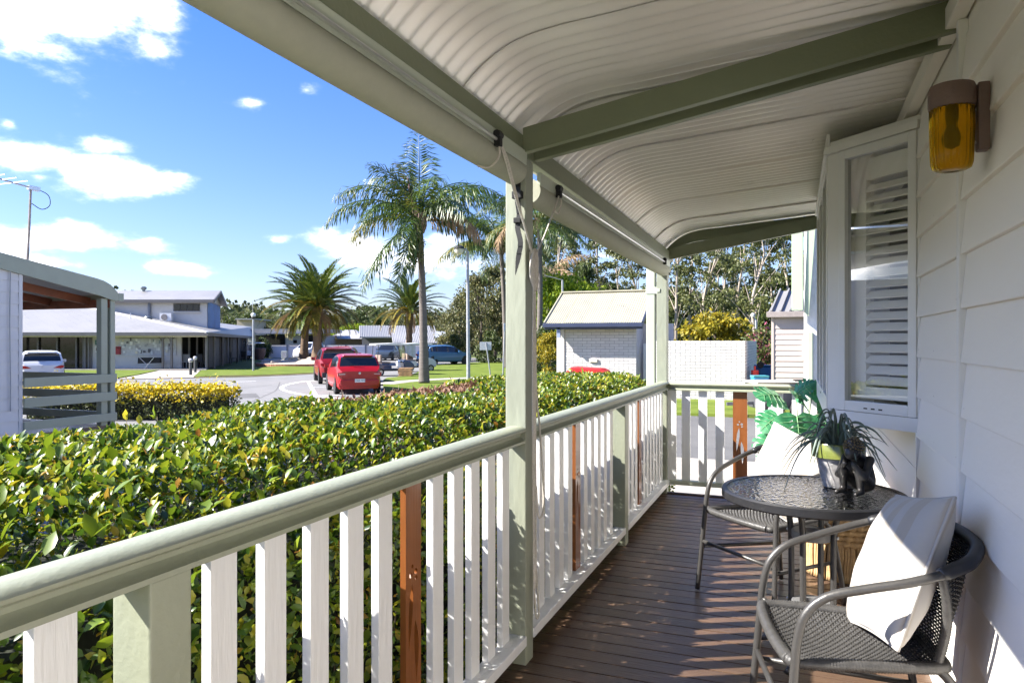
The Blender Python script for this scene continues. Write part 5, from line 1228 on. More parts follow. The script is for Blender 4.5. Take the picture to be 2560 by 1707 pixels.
    if plate:
        me = textmesh(plate, .092, mat('plate_ink_'+str(len(MATS)), platecol[1], .5)); o = inst('lettering', me, pl, (0,-h-.068,zb+.02), (R_(90),0,0), (.92,1,1))
    MB().lathe([(.001,.006),(.035,.006),(.045,0)], 16).build('badge', RIM, t, local=True).matrix_local = Matrix.Translation((0,-h-.006,.79*s)) @ Matrix.Rotation(R_(90),4,'X')
    MB().tube([(0,-h+.75,Ht-.01),(0,-h+.60,Ht+.13)], .008, 5).build('aerial', PLAS, t, local=True)
    wiper = MB().bar((.10,-h+.155,1.07*s),(-.30,-h+.185,1.11*s),.02,.012).build('wiper', PLAS, t, local=True)
    return t
def heading(px_dir): pass
RED = carpaint('red_car_paint', (.32,.003,.005)); RED2 = carpaint('dark_red_car_paint', (.20,.004,.008)); WHT = carpaint('white_car_paint', (.56,.56,.56)); BLU = carpaint('blue_car_paint', (.055,.15,.30)); NAVY = carpaint('navy_car_paint', (.03,.045,.07)); SILV = carpaint('silver_car_paint', (.42,.43,.45))
# the red hatchback shows its tail and its left flank, so it is turned a little to the right
make_car('bright red hatchback with its tail towards the hedge', tuple(GD(880,28.4)), YAW+R_(21), 3.84,1.70,1.50, RED, 'hatch', 'OBZ MF9')
make_car('darker red wagon parked in front of the red hatchback', tuple(GD(838,35.2)), YAW+R_(19), 4.55,1.84,1.69, RED2, 'suv', None, lights='slim')
make_car('white hatchback in front of the dark shopfront', tuple(GD(102,34.2)), YAW+R_(35), 4.28,1.77,1.54, WHT, 'hatch', 'CSR 4K7', ((.55,.40,.42),(.30,.02,.05)), lights='slim')
make_car('blue wagon parked side-on beyond the palm trunk', tuple(GD(1112,60)), YAW-R_(52), 4.6,1.85,1.68, BLU, 'suv', None, lights='slim')
make_car('dark navy utility behind the golf carts', tuple(GD(972,76)), YAW+R_(176), 5.2,1.86,1.72, NAVY, 'ute', None)
make_car('red car mostly hidden behind the darker red wagon', tuple(GD(862,52)), YAW+R_(4), 4.4,1.8,1.62, RED, 'suv', None, lights='slim')
make_car('white van nose showing between the date palm trunks', tuple(GD(772,76)), YAW+R_(170), 4.6,1.8,1.9, WHT, 'suv', None, lights='slim')

# ================================================================ GOLF CARTS
CANV = mat('cart_roof', (.78,.76,.70), .6, .06, 4); CLEARP = glassmat('cart_screen', (.80,.82,.80), .06, .14, .8); TANS = mat('cart_seat', (.24,.17,.13), .6, .2, 8)
def golf_cart(label, loc, rz, body, curtain):
    t = thing('golf_cart', label, 'golf cart', loc, rz, 'golf carts in the car park')   # +y front
    def bx(name, m, *a, bevel=.03, parent=t): return MB().box(*a).build(name, m, parent, local=True, bevel=bevel)
    bx('floor_pan', PLAS, -.55,.55,-1.1,1.0,.28,.40)
    MB().prism([(.62,.30),(1.18,.30),(1.24,.45),(1.20,.66),(.95,.86),(.62,.92),(.55,.80)], lambda p:(-.56,p[0],p[1]), lambda p:(.56,p[0],p[1])).build('front_cowl', body, t, local=True, bevel=.05)
    MB().prism([(-1.15,.36),(-.15,.36),(-.15,.62),(-.30,.70),(-1.12,.72),(-1.2,.55)], lambda p:(-.57,p[0],p[1]), lambda p:(.57,p[0],p[1])).build('rear_body', body, t, local=True, bevel=.04)
    bx('seat', TANS, -.50,.50,-.72,-.18,.70,.80, bevel=.04); bx('backrest', TANS, -.50,.50,-.82,-.70,.80,1.20, bevel=.04)
    MB().prism([(-1.15,1.78),(-1.05,1.84),(0,1.88),(.85,1.84),(.98,1.77),(.9,1.76),(-1.1,1.755)], lambda p:(-.60,p[0],p[1]), lambda p:(.60,p[0],p[1])).build('roof', CANV, t, local=True, bevel=.03)
    for sx in (1,-1):
        MB().tube([(sx*.50,.72,.85),(sx*.52,.60,1.77)], .02, 6).build('roof_post', PLAS, t, local=True); MB().tube([(sx*.50,-1.0,.70),(sx*.52,-.92,1.77)], .02, 6).build('roof_post', PLAS, t, local=True)
        for y in (.82,-.82):
            wm = MB().lathe([(.14,-.09),(.21,-.09),(.23,-.05),(.23,.05),(.21,.09),(.14,.09)], 20, cap=False).build('wheel', TYRE, t, local=True, smooth='auto'); wm.location = (sx*.50,y,.23); wm.rotation_euler = (0,R_(90)*sx,0)
            rm_ = MB().lathe([(.001,.07),(.05,.08),(.06,.05),(.13,.05),(.145,.09)], 20, cap=False).build('rim', RIM, wm, local=True, smooth='auto')
        bx('armrest', PLAS, sx*.50-.02,sx*.50+.02,-.7,-.2,.90,.94, bevel=.01)
    q = MB(); q.quad((-.50,.73,.88),(.50,.73,.88),(.50,.61,1.74),(-.50,.61,1.74)); q.build('windscreen', CLEARP, t, local=True)
    MB().tube([(.25,.55,.80),(.25,.32,1.02)], .018, 6).build('steering_column', PLAS, t, local=True)
    wl = MB().tube([(.25+.17*math.cos(a),.30+.08*math.sin(a),1.03+.15*math.sin(a)) for a in [2*math.pi*i/16 for i in range(16)]], .013, 6, closed=True).build('steering_wheel', PLAS, t, local=True)
    if curtain:
        q = MB(); q.grid(lambda u,v:(.54+.02*math.sin(v*14), -.95+v*.7, 1.72-u*(.5+.35*v)), 6, 10); q.build('side_curtain', mat('clear_curtain', (.45,.46,.47), .4), t, local=True)
    return t
golf_cart('navy golf cart with tan seat beside the red cars', tuple(GD(978,41.5)), YAW-R_(62), mat('navy_cart', (.025,.045,.10), .25, .05, 4, coat=.8), False)
golf_cart('white golf cart with pale curtains behind the palm trunk', tuple(GD(1040,47)), YAW-R_(60), mat('white_cart', (.62,.61,.58), .35, .05, 4, coat=.5), True)
golf_cart('white golf cart parked beyond the side verandah of the building', tuple(GD(632,80)), YAW+R_(80), mat('pale_cart', (.60,.60,.60), .4, .05, 4), False)

# ================================================================ PALMS
QP = leafmat('queen_palm_leaf', [(.028,.060,.012),(.050,.095,.016),(.078,.130,.018),(.14,.165,.022)], .38, .25, .5)
QPY = leafmat('queen_palm_yellowing', [(.08,.11,.02),(.16,.17,.025),(.28,.22,.03)], .45, .25)
QPD = leafmat('queen_palm_dry', [(.25,.15,.08),(.36,.24,.13),(.42,.32,.19)], .8, .2)
DP = leafmat('date_palm_leaf', [(.045,.085,.020),(.080,.130,.024),(.13,.175,.028),(.20,.21,.034)], .38, .15, .5)
DPY = leafmat('date_palm_yellowing', [(.13,.12,.02),(.24,.19,.022),(.32,.24,.03)], .5, .2)
PT = mat('palm_trunk', (.145,.125,.11), .9, .22, 3, .6, 14, stretch=(1,1,7)); PTB = mat('date_palm_trunk', (.17,.115,.075), .95, .35, 3, .8, 10, stretch=(1,1,4))
RACH = mat('frond_rib', (.12,.15,.05), .6, .2, 6)
def frond(parent, base, az, el, L_, droop, mat_, nl=62, ll=.62, mode='queen', name='frond', rs=random, hang=.9, side=0):
    # rachis: leaves the crown at elevation el, bends down by gravity
    ca, sa = math.cos(az), math.sin(az); h = Vector((ca, sa, 0)); pts = []; n = 16; p = Vector(base); e = el
    sd = Vector((-sa, ca, 0))
    for i in range(n+1):
        pts.append(p.copy()); e2 = e - droop*(i/n)**1.25; p = p + (h*math.cos(e2)+Vector((0,0,math.sin(e2)))+sd*side*(i/n))*(L_/n)
    bs = Vector(root_frame(parent)[0])
    T = []
    P, D_, N_, S_ = [], [], [], []
    for k in range(nl):
        t = .10+.90*(k+.5)/nl; f_ = t*n; i = min(int(f_), n-1); q = pts[i].lerp(pts[i+1], f_-i); tg = (pts[i+1]-pts[i]).normalized()
        lat = tg.cross(Vector((0,0,1))); lat = lat.normalized() if lat.length > .05 else sd; up = lat.cross(tg)
        for s in (1,-1):
            l = ll*(math.sin(math.pi*min(1,t*.86+.10))**.6)*rs.uniform(.8,1.1)
            if mode == 'queen':
                d = lat*s*rs.uniform(.5,1.0)+tg*rs.uniform(.35,.8)+up*rs.uniform(-.35,.55)+Vector((0,0,-hang*rs.uniform(.3,1.0)))
                P.append(q); D_.append(d); N_.append(tg.cross(d)); S_.append(l)
                # tip half falls
                d2 = d.normalized()*.5+Vector((0,0,-hang*.9)); P.append(q+d.normalized()*l*.85); D_.append(d2); N_.append(tg.cross(d2)+Vector((.01,0,0))); S_.append(l*.75)
            else:
                d = lat*s*.75+tg*.95+up*rs.uniform(.18,.42); P.append(q); D_.append(d); N_.append(up+lat*s*.2); S_.append(l)
    P = np.array([tuple(x) for x in P]); D_ = np.array([tuple(x) for x in D_]); N_ = np.array([tuple(x) for x in N_]); S_ = np.array(S_)
    V, Fc = leaf_cloud(P-np.array(bs), D_, N_, S_, .10 if mode == 'queen' else .16, DI_V, DI_F)
    # rachis as part of the same frond
    b = MB().tube(pts, [.045*(1-i/n)+.008 for i in range(n+1)], 5, cap=False); Vr = np.array(b.v)-np.array(bs)
    Fr = []
    for q in b.f: Fr += [(q[0],q[1],q[2]),(q[0],q[2],q[3])]
    V2 = np.concatenate([V, Vr]); F2 = np.concatenate([Fc, np.array(Fr)+len(V)])
    me = np_mesh(name, V2, F2, mat_, False); return link(name, me, parent)
def azpx(a): return YAW+a      # 0 = picture right, pi/2 = away, pi = left, -pi/2 = towards the camera
def ringed_trunk(parent, pts, rs, m, pitch=.16, amp=.03, n=14, name='trunk'):
    P = cat(pts, 12); out, rr = [], []
    L_ = sum((P[i+1]-P[i]).length for i in range(len(P)-1)); k = int(L_/pitch)*2; cum = [0]
    for i in range(len(P)-1): cum.append(cum[-1]+(P[i+1]-P[i]).length)
    j = 0
    for i in range(k+1):
        s = L_*i/k
        while j < len(P)-2 and cum[j+1] < s: j += 1
        out.append(P[j].lerp(P[j+1], (s-cum[j])/max(1e-6,cum[j+1]-cum[j]))); t = s/L_; f_ = t*(len(rs)-1); a = min(int(f_), len(rs)-2)
        r = rs[a]+(rs[a+1]-rs[a])*(f_-a); rr.append(r*(1+amp*(1 if i % 2 else -1)*random.uniform(.3,1)))
    return MB().tube(out, rr, n).build(name, m, parent, smooth=True)
def queen_palm(label, base, top, fr, dens=70, trunk_r=.17, full=True, sc=1.02):
    t = thing('queen_palm', label, 'palm', tuple(base), 0, 'queen palms')
    b = Vector(base); tp = Vector(top); mid = b.lerp(tp,.5)+Vector((.08,-.05,0))
    ringed_trunk(t, [b, b+Vector((0,0,.5)), mid, tp], [trunk_r*1.55,trunk_r*1.12,trunk_r,trunk_r*.88,trunk_r*.85], PT, .17, .03)
    # leaf bases
    bt = MB()
    for k in range(26):
        a = k*2.4; z = -.35+.05*k; p0 = tp+Vector((math.cos(a)*.14, math.sin(a)*.14, z*.6-.2)); p1 = p0+Vector((math.cos(a)*.20, math.sin(a)*.20, .55)); bt.tube([p0,(p0+p1)/2+Vector((math.cos(a)*.05,math.sin(a)*.05,0)),p1], [.10,.07,.02], 5)
    stuff(bt.build('leaf_bases', mat('palm_boots_'+str(len(MATS)), (.27,.19,.15), .9, .3, 5), t))
    rs = random.Random(hash(label) % 999)
    for (az, el, L_, dr, kind) in fr:
        m = {'g':QP,'y':QPY,'d':QPD}[kind]
        c0 = tp+Vector((math.cos(azpx(az))*.10, math.sin(azpx(az))*.10, .15))
        frond(t, c0, azpx(az), el, L_*sc, dr, m, dens, .72*sc, 'queen', 'frond', rs, (.9 if el < 1.3 else .35) if kind != 'd' else 1.2)
    return t
pi = math.pi
base = GD(1060,32.8,GZ+.07); top = W(1049,560,32.5)
FR1 = [(1.75,1.50,4.3,.35,'g'),(2.6,1.25,4.0,1.5,'g'),(3.05,1.05,4.6,1.9,'g'),(3.25,.70,4.7,1.9,'g'),(2.9,.42,3.9,1.7,'y'),(3.5,1.35,3.4,1.3,'g'),(.15,1.05,4.6,1.9,'g'),(-.25,.85,4.4,1.9,'g'),(.55,1.25,3.9,1.7,'g'),(-.1,.45,3.2,1.9,'d'),(-2.4,-.55,4.4,.75,'g'),(-2.0,-.9,3.6,.5,'g'),(-1.2,1.05,3.8,1.7,'g'),(1.2,.9,4.0,1.9,'g'),(2.1,.95,4.0,1.9,'g'),(-.8,.65,4.0,1.9,'g'),(4.1,.55,3.9,1.8,'g'),(-1.7,.1,3.2,1.3,'g'),(.35,.15,3.6,1.4,'g'),(2.4,1.45,3.2,.8,'y')]
qp = queen_palm('tallest queen palm with flower stalk in front of the golf carts', base, top, FR1)
# spathe and seed stalks
tp = Vector(top); MB().tube(cat([tp+Vector((0,0,.1)), tp-RGT*.25-FWD*.1+Vector((0,0,1.0)), tp-RGT*.55-FWD*.15+Vector((0,0,2.1))],6), [.05,.06,.07,.09,.10,.11,.12,.12,.11,.09,.06,.03,.01], 8).build('spathe', mat('dry_spathe', (.10,.045,.035), .6), qp, smooth=True)
q = MB(); SPp = []
for k in range(70):
    a = random.uniform(0,2*pi); p0 = tp+Vector((0,0,-.1)); p1 = p0-FWD*random.uniform(.25,.5)-RGT*random.uniform(-.15,.45)+Vector((0,0,random.uniform(-.3,.1))); p2 = p1+Vector((random.uniform(-.18,.18), random.uniform(-.18,.18), -random.uniform(.7,1.9)))
    pts = bez(p0,p1+Vector((0,0,.1)),p2,6); q.tube(pts, .018, 3, cap=False)
    for j in range(14): SPp.append(tuple(pts[3].lerp(pts[6], random.random())+Vector((random.uniform(-.06,.06),random.uniform(-.06,.06),0))))
stuff(q.build('seed_stalks', mat('seed_stalk', (.22,.20,.10), .8), qp))
SPp = np.array(SPp)-np.array(base); n_ = len(SPp); V, Fc = leaf_cloud(SPp, unit(n_), unit(n_), np.full(n_,.11), .8, DI_V, DI_F); stuff(link('seeds', np_mesh('seeds', V, Fc, mat('green_seeds', (.16,.17,.07), .7), False), qp))
r5 = random.Random(4)
def ringfr(n, L_, seed, dry=.08, elmax=1.2):
    r = random.Random(seed); out = []
    for k in range(n):
        az = 2*pi*k/n*2.0+r.uniform(-.3,.3); e = elmax-(k/n)*1.35+r.uniform(-.1,.1); out.append((az, e, L_*r.uniform(.85,1.1), r.uniform(1.2,1.9) if e > 0 else .8, 'd' if r.random() < dry else ('y' if r.random() < .12 else 'g')))
    return out
queen_palm('queen palm half hidden by the tall verandah post', GD(1265,52,GZ+.05), W(1253,622,52), ringfr(24,5.2,3,.06,1.4), 70)
queen_palm('dark queen palm just right of the tall verandah post', GD(1347,46,GZ+.05), W(1349,560,46), ringfr(22,4.6,8,.05), 60)
queen_palm('shaded queen palm behind the light green tree', GD(1372,62,GZ+.05), W(1368,690,62), ringfr(16,4.2,12,.05,.9), 44)
def date_palm(label, base, top, nf, L_, seed, tr=.38, tilt=0):
    t = thing('date_palm', label, 'palm', tuple(base), 0, 'date palms'); r = random.Random(seed); b = Vector(base); tp = Vector(top)
    ringed_trunk(t, [b, b.lerp(tp,.5), tp], [tr*1.35,tr*1.02,tr*.92,tr*1.0,tr*1.15], PTB, .14, .06, 14)
    for k in range(nf):
        az = k*2.399963+r.uniform(-.15,.15); u = (k+.5)/nf; e = 1.48-1.70*u**.9; 
        kind = DP if u < .62 else (DPY if r.random() < .55 else (QPD if u > .8 and r.random() < .6 else DP))
        frond(t, tp+Vector((math.cos(az)*.2, math.sin(az)*.2, .25*(1-u))), az, e, L_*r.uniform(.9,1.08)*(1.0 if u < .75 else .85), .95+.5*u, kind, 58, .62*L_/4, 'date', 'frond', r)
    return t
date_palm('nearer of the two date palms on the pebbled island', GD(792,60,GZ+.45), W(795,770,60), 66, 4.5, 5, .36)
date_palm('left leaning date palm behind its twin on the pebbled island', GD(759,63,GZ+.45), W(765,786,63), 48, 4.2, 9, .34)
date_palm('smaller date palm behind the queen palm trunk', GD(1022,70,GZ+.1), W(1024,778,70), 52, 4.0, 14, .33)
# pebble island
isl = thing('palm_island', 'raised pebble bed edged with brick around the date palms', 'garden bed', tuple(GD(775,60)))
ic = GD(775,60)
PEB = mat('pale_pebbles', (.44,.38,.31), .95, .3, 6, .8, 14)
MB().grid(lambda u,v:(ic.x+4.2*u*math.cos(v*2*pi), ic.y+4.2*u*math.sin(v*2*pi), GZ+.16+.34*(1-u*u)+.05*math.sin(v*31)*u), 8, 36).build('pebble_mound', PEB, isl, smooth=True)
bk = MB().box(-.115,.115,-.06,.06,0,.2).mesh('edging_brick', bevel=.01); bk.materials.append(mat('edging_brick', (.33,.16,.10), .9, .2, 8, rnd=.2))
for k in range(104):
    a = 2*pi*k/104; inst('edging_brick', bk, isl, (4.25*math.cos(a), 4.25*math.sin(a), 0), (0,0,a+pi/2))
rkm = []
for q_ in range(3):
    bm = bmesh.new(); bmesh.ops.create_icosphere(bm, subdivisions=2, radius=1)
    for v in bm.verts: v.co *= 1+.25*math.sin(v.co.x*4+q_)*math.cos(v.co.y*3+q_*2)
    m_ = bpy.data.meshes.new('rock'); bm.to_mesh(m_); bm.free(); m_.materials.append(PEB); rkm.append(m_)
for k in range(26):
    a = random.uniform(0,2*pi); r = random.uniform(1.0,3.8); s = random.uniform(.12,.34); inst('rock', rkm[k % 3], isl, (r*math.cos(a), r*math.sin(a), .30*(1-(r/4.2)**2)+.20), (0,0,a), (s*1.3,s,s*.7))

# ================================================================ TREES
GUMT = mat('gum_bark', (.30,.24,.19), .9, .35, 2, .4, 12, stretch=(1,1,.3), col2=(.42,.37,.32)); GUMD = mat('dark_bark', (.10,.08,.065), .9, .3, 3, .4, 10)
GUML = leafmat('gum_leaf', [(.045,.060,.020),(.080,.098,.030),(.120,.138,.042),(.18,.18,.06)], .45, .28, .4)
GUMB = leafmat('bronze_gum_leaf', [(.055,.068,.022),(.095,.108,.032),(.14,.145,.048),(.20,.17,.075)], .5, .28, .35)
DKL = leafmat('dark_tree_leaf', [(.030,.050,.014),(.058,.085,.022),(.10,.13,.032)], .5, .28, .35)
LIM = leafmat('lime_leaf', [(.10,.17,.012),(.19,.28,.016),(.30,.37,.022)], .5, .35, .3)
GOL = leafmat('golden_bush_leaf', [(.12,.12,.012),(.24,.21,.016),(.42,.32,.02)], .5, .3, .3)
def tree_mesh(seed, h, cw, cb, nclump, nleaf, lsz, bark, leaf, trunk_r, spread=1.0, dens=.55, hang=.7):
    r = random.Random(seed); g = np.random.default_rng(seed); tr = MB()
    top = Vector((r.uniform(-.06,.06)*h, r.uniform(-.06,.06)*h, h*.90)); mid = Vector((r.uniform(-.03,.03)*h, r.uniform(-.03,.03)*h, h*.45))
    sp = cat([(0,0,0), mid*.5, mid, mid.lerp(top,.5)+Vector((r.uniform(-.3,.3),r.uniform(-.3,.3),0)), top], 4)
    tr.tube(sp, [trunk_r*(1-.86*i/(len(sp)-1))*(1.25 if i == 0 else 1) for i in range(len(sp))], 9)
    C = []
    for k in range(nclump):
        z = cb+(1-cb)*r.random()**.85; prof = math.sin(pi*min(1,max(.06,(z-cb)/(1-cb)*.86+.12)))**.7; a = r.uniform(0,2*pi); rad = cw*prof*math.sqrt(r.uniform(.05,1))
        i = min(len(sp)-1, int(z*.92*(len(sp)-1))); ax = sp[i]; c = Vector((ax.x+rad*math.cos(a), ax.y+rad*math.sin(a), z*h)); C.append(c)
        ft = max(.12,z-r.uniform(.10,.24))*(len(sp)-1); i0 = min(int(ft),len(sp)-2); st = sp[i0].lerp(sp[i0+1], ft-i0)
        if r.random() < .30: 
            pts = bez(st, st.lerp(c,.55)+Vector((0,0,.04*h)), c, 5); tr.tube(pts, [trunk_r*.30,trunk_r*.23,trunk_r*.17,trunk_r*.11,trunk_r*.07,trunk_r*.04], 5, cap=False)
    P, D_ = [], []
    for c in C:
        s = np.array((1,1,.62))*cw*r.uniform(.16,.34)*spread; n = int(nleaf*r.uniform(.6,1.3)); v = g.normal(size=(n,3)); v /= np.linalg.norm(v,axis=1,keepdims=True); v *= g.random((n,1))**dens
        P.append(np.array(c)+v*s); D_.append(v*.5+g.normal(size=(n,3))*.5+np.array((0,0,-hang)))
    P = np.concatenate(P); D_ = np.concatenate(D_); n = len(P); V, Fc = leaf_cloud(P, D_, g.normal(size=(n,3)), lsz*g.uniform(.6,1.4,n), .55, DI_V, DI_F)
    tm = tr.mesh('trunk', smooth=True); tm.materials.append(bark); cm_ = np_mesh('crown', V, Fc, leaf, False); return tm, cm_
def tree(label, name, base, meshes, sc=1.0, rz=0, group=None, catg='tree', lean=0):
    t = thing(name, label, catg, tuple(base), rz, group); t.scale = (sc,sc,sc) if not isinstance(sc, tuple) else sc
    link('trunk', meshes[0], t); stuff(link('crown', meshes[1], t)); return t
GM = [tree_mesh(s, 16, 3.4, .38, 44, 88, .31, GUMT, GUML, .24, .90, .75) for s in (1,2,3)]
GB = [tree_mesh(s, 11, 4.4, .10, 64, 110, .36, GUMD, GUMB, .22) for s in (21,22)]
DK = [tree_mesh(s, 9, 3.8, .06, 60, 130, .34, GUMD, DKL, .2) for s in (31,32)]
LM = tree_mesh(41, 6, 3.4, .12, 60, 120, .30, GUMD, LIM, .2)
GO = tree_mesh(51, 3.2, 2.2, .02, 50, 120, .20, GUMD, GOL, .1)
SH = tree_mesh(61, 2.6, 1.6, .02, 40, 100, .18, GUMD, DKL, .08)
# ================================================================ TREES IN THEIR PLACES
def at_tree(px, d, pytop, meshes, h0, label, name='gum_tree', rz=None, group='gum trees behind the shed', wid=1.0):
    htot = ZD(pytop, d)-GZ; sc = htot/h0; r = random.Random(int(px*7+d))
    return tree(label, name, GD(px,d), meshes, (sc*wid,sc*wid,sc), rz if rz is not None else r.uniform(0,6.28), group)
WHERE = [  # px, depth, top py, variant, label
 (1392,66,545,0,'tall gum tree left of the shed roof ridge'),(1448,72,560,1,'gum tree rising behind the middle of the shed roof'),(1500,64,548,2,'dark trunked gum tree above the right of the shed roof'),
 (1545,76,590,0,'gum tree just left of the far verandah post'),(1592,70,600,1,'slender gum tree close to the left of the far verandah post'),(1290,84,600,2,'gum tree showing right of the near verandah post'),
 (1345,88,575,1,'tall gum tree behind the dark queen palm'),
 (1688,58,560,2,'gum tree just right of the far verandah post'),(1728,66,545,0,'pale trunked gum tree above the left of the brick wall'),(1772,54,540,1,'gum tree above the middle of the brick wall'),
 (1815,70,560,2,'gum tree behind the golden bush'),(1850,60,550,0,'gum tree above the right of the brick wall'),(1893,50,535,1,'large forked gum tree beside the pink shed'),(1930,64,570,2,'gum tree behind the pink shed roof'),(1968,58,560,0,'gum tree rising behind the green fascia'),
 (2075,62,520,1,'gum tree reflected behind the bay window'),(2180,66,520,2,'gum tree hidden beyond the house'),(1790,84,590,2,'distant gum tree between the nearer trunks'),(1660,80,585,1,'distant gum tree behind the corner post')]
for px,d,py,v,lab in WHERE: at_tree(px,d,py,GM[v],16,lab,wid=1.05)
DARKS = [(1430,78,715,0,'dark leafy tree filling in behind the shed'),(1530,80,712,1,'dark leafy tree behind the shed downpipe'),(1610,82,715,0,'dark leafy tree between the shed and the post'),(1690,74,722,1,'dark leafy tree behind the left of the brick wall'),(1748,78,728,0,'dark leafy tree behind the brick wall centre'),(1812,80,722,1,'dark leafy tree behind the golden bush'),(1870,72,730,0,'dark leafy tree behind the right end of the brick wall'),(1935,70,690,1,'dark leafy tree behind the pink shed'),(1985,66,668,0,'dark leafy tree by the green fascia'),(2090,70,640,1,'dark leafy tree past the house'),(1345,95,720,1,'dark leafy tree beyond the lawn')]
for px,d,py,v,lab in DARKS: at_tree(px,d,py,DK[v],9,lab,'leafy_tree',group='dark trees behind the sheds',wid=1.15)
BR = [(1150,78,745,0,'bronze green tree left of the tall lamp post'),(1200,72,690,1,'large bronze green tree behind the tall lamp post'),(1238,84,670,0,'bronze green tree beside the near verandah post'),(1118,98,785,1,'bronze green tree beyond the blue wagon'),(1290,74,720,1,'bronze green tree right of the near verandah post'),(1180,104,740,0,'bronze tree far behind the lamp post')]
for px,d,py,v,lab in BR: at_tree(px,d,py,GB[v],11,lab,'bronze_tree',group='bronze trees beyond the lawn',wid=.9)
at_tree(1418,52,692,LM,6,'bright lime green tree left of the brick shed','lime_tree',group=None,wid=.95)
at_tree(1468,60,668,DK[1],9,'feathery dark tree top beside the lime tree','leafy_tree',group='dark trees behind the sheds',wid=.5)
at_tree(1775,36,790,GO,3.2,'rounded golden yellow bush above the brick wall','golden_bush',group=None,wid=1.1)
for px,d,py,m,h0,lab in ((1378,40,838,GO,3.2,'small yellow-green bush left of the shed'),(1368,44,815,SH,2.6,'dark shrub beside the small yellow bush'),(1340,62,840,SH,2.6,'low dark shrub across the lawn'),(1225,64,830,SH,2.6,'dark shrub near the sign posts'),(1135,72,838,SH,2.6,'dark shrub behind the blue wagon'),(655,84,845,SH,2.6,'potted shrub at the end of the side verandah'),(1905,40,850,SH,2.6,'dark shrub behind the blue bin')):
    at_tree(px,d,py,m,h0,lab,'shrub',group='shrubs around the lawn',wid=.8)
# trees and roofs behind the white fence
LEFT = [(560,130,770,GM[1],16),(585,120,782,DK[0],9),(610,128,775,GM[2],16),(640,118,785,DK[1],9),(668,135,788,GB[0],11),(700,122,795,DK[0],9),(735,140,790,GB[1],11),(830,132,790,DK[1],9),(860,118,800,GB[0],11),(905,150,765,DK[0],9),(930,128,775,GM[0],16),(955,122,795,DK[1],9),(985,132,790,GB[1],11),(1015,140,800,DK[0],9),(1060,130,795,DK[1],9),(1090,126,790,GB[0],11),(780,128,805,LM,6),(885,112,812,LM,6)]
names = ['left of the tall roof','beyond the blue painted gable','behind the side verandah','behind the low lamp post','behind the flat roofed house','left of the date palms','behind the date palm crowns','right of the date palm crowns','behind the pale hipped roof','tallest on the ridge','on the ridge behind the white roof','left of the white corrugated roof','above the white corrugated roof','behind the smaller date palm','right of the smaller date palm','above the right end of the white roof','between the date palm trunks','in front of the ridge']
for (px,d,py,m,h0),nm in zip(LEFT,names): at_tree(px,d,py,m,h0,'distant tree '+nm,'distant_tree',group='distant trees beyond the fence',wid=1.4 if h0 < 12 else .9)
# far wooded ridge: one mass nobody could count
HILLM = leafmat('ridge_foliage', [(.030,.045,.016),(.055,.075,.024),(.085,.10,.035),(.11,.12,.05)], .7, .1, .2)
n_ = 60000; a = rng.uniform(-1.2,.9,n_); dd_ = rng.uniform(150,330,n_); hz_ = (6+6*np.sin(a*5)+4*np.sin(a*13+1)+5*np.sin(a*2.3+.5)).clip(3)*(dd_-120)/200
x_ = np.array(FWD.x)*0; ang = a+math.pi/2+TH
P = np.stack([np.cos(ang)*dd_, np.sin(ang)*dd_, GZ+rng.random(n_)**.6*hz_+2.2+1.5*np.sin(a*40)+1.2*np.sin(a*90+dd_)], 1)
V, Fc = leaf_cloud(P, unit(n_)+np.array((0,0,.3)), unit(n_), rng.uniform(.7,1.9,n_), .9, DI_V, DI_F)
rdg = link('distant_woodland', np_mesh('distant_woodland', V, Fc, HILLM, False)); rdg['kind'] = 'stuff'; rdg['label'] = 'hazy mass of far-off trees along the horizon'; rdg['category'] = 'woodland'
hl = MB().grid(lambda u,v: (math.cos(1.57+TH-1.3+u*2.4)*(150+v*220), math.sin(1.57+TH-1.3+u*2.4)*(150+v*220), GZ-1+v*(9+3*math.sin(u*14))), 40, 4).build('hill', mat('hill_green', (.05,.065,.025), .95, .3, .05), smooth=True); hl['kind'] = 'structure'

# ================================================================ WHITE PANEL FENCE AND HOUSES BEHIND IT
FW = mat('white_fence_sheet', (.62,.62,.66), .5, .05, 2)
NAVT = mat('slate_trim', (.07,.09,.14), .5, .1, 3)
fen = thing('panel_fence', 'long white panel fence with slate posts across the far road', 'fence', tuple(GD(880,85)))
posts = [560,615,670,718,766,814,864.5,914,960,1007.6,1055,1100]
for i in range(len(posts)-1):
    a, b = GD(posts[i],85), GD(posts[i+1],85); MB().bar(a+Vector((0,0,.80)), b+Vector((0,0,.80)), .05, 1.45).build('panel', FW, fen)
for px in posts: p = GD(px,84.9); MB().cbox((p.x,p.y,GZ+.80),(.07,.07,.80),Matrix.Rotation(YAW,3,'Z')).build('post', NAVT, fen)
MB().bar(GD(560,84.9)+Vector((0,0,1.56)), GD(1100,84.9)+Vector((0,0,1.56)), .1, .06).build('cap_rail', NAVT, fen)
RW = mat('white_corrugated_roof', (.33,.325,.32), .45, .05, 2); LGR = mat('pale_grey_wall', (.40,.40,.43), .6, .05, 2)
def hbox(t, name, m, px0, px1, D, py0, py1, th): 
    # frontal slab at depth D between two picture heights
    z0, z1 = ZD(py1,D), ZD(py0,D); a, b = GD(px0,D,0), GD(px1,D,0); q = MB(); q.prism([0,1,2,3], lambda i:((a.x,a.y,z0),(b.x,b.y,z0),(b.x,b.y,z1),(a.x,a.y,z1))[i], lambda i: tuple(Vector(((a.x,a.y,z0),(b.x,b.y,z0),(b.x,b.y,z1),(a.x,a.y,z1))[i])+FWD*th)); return q.build(name, m, t)
h1 = thing('flat_roofed_house', 'low dark glazed house with a pale flat roof behind the fence', 'house', tuple(GD(720,92)))
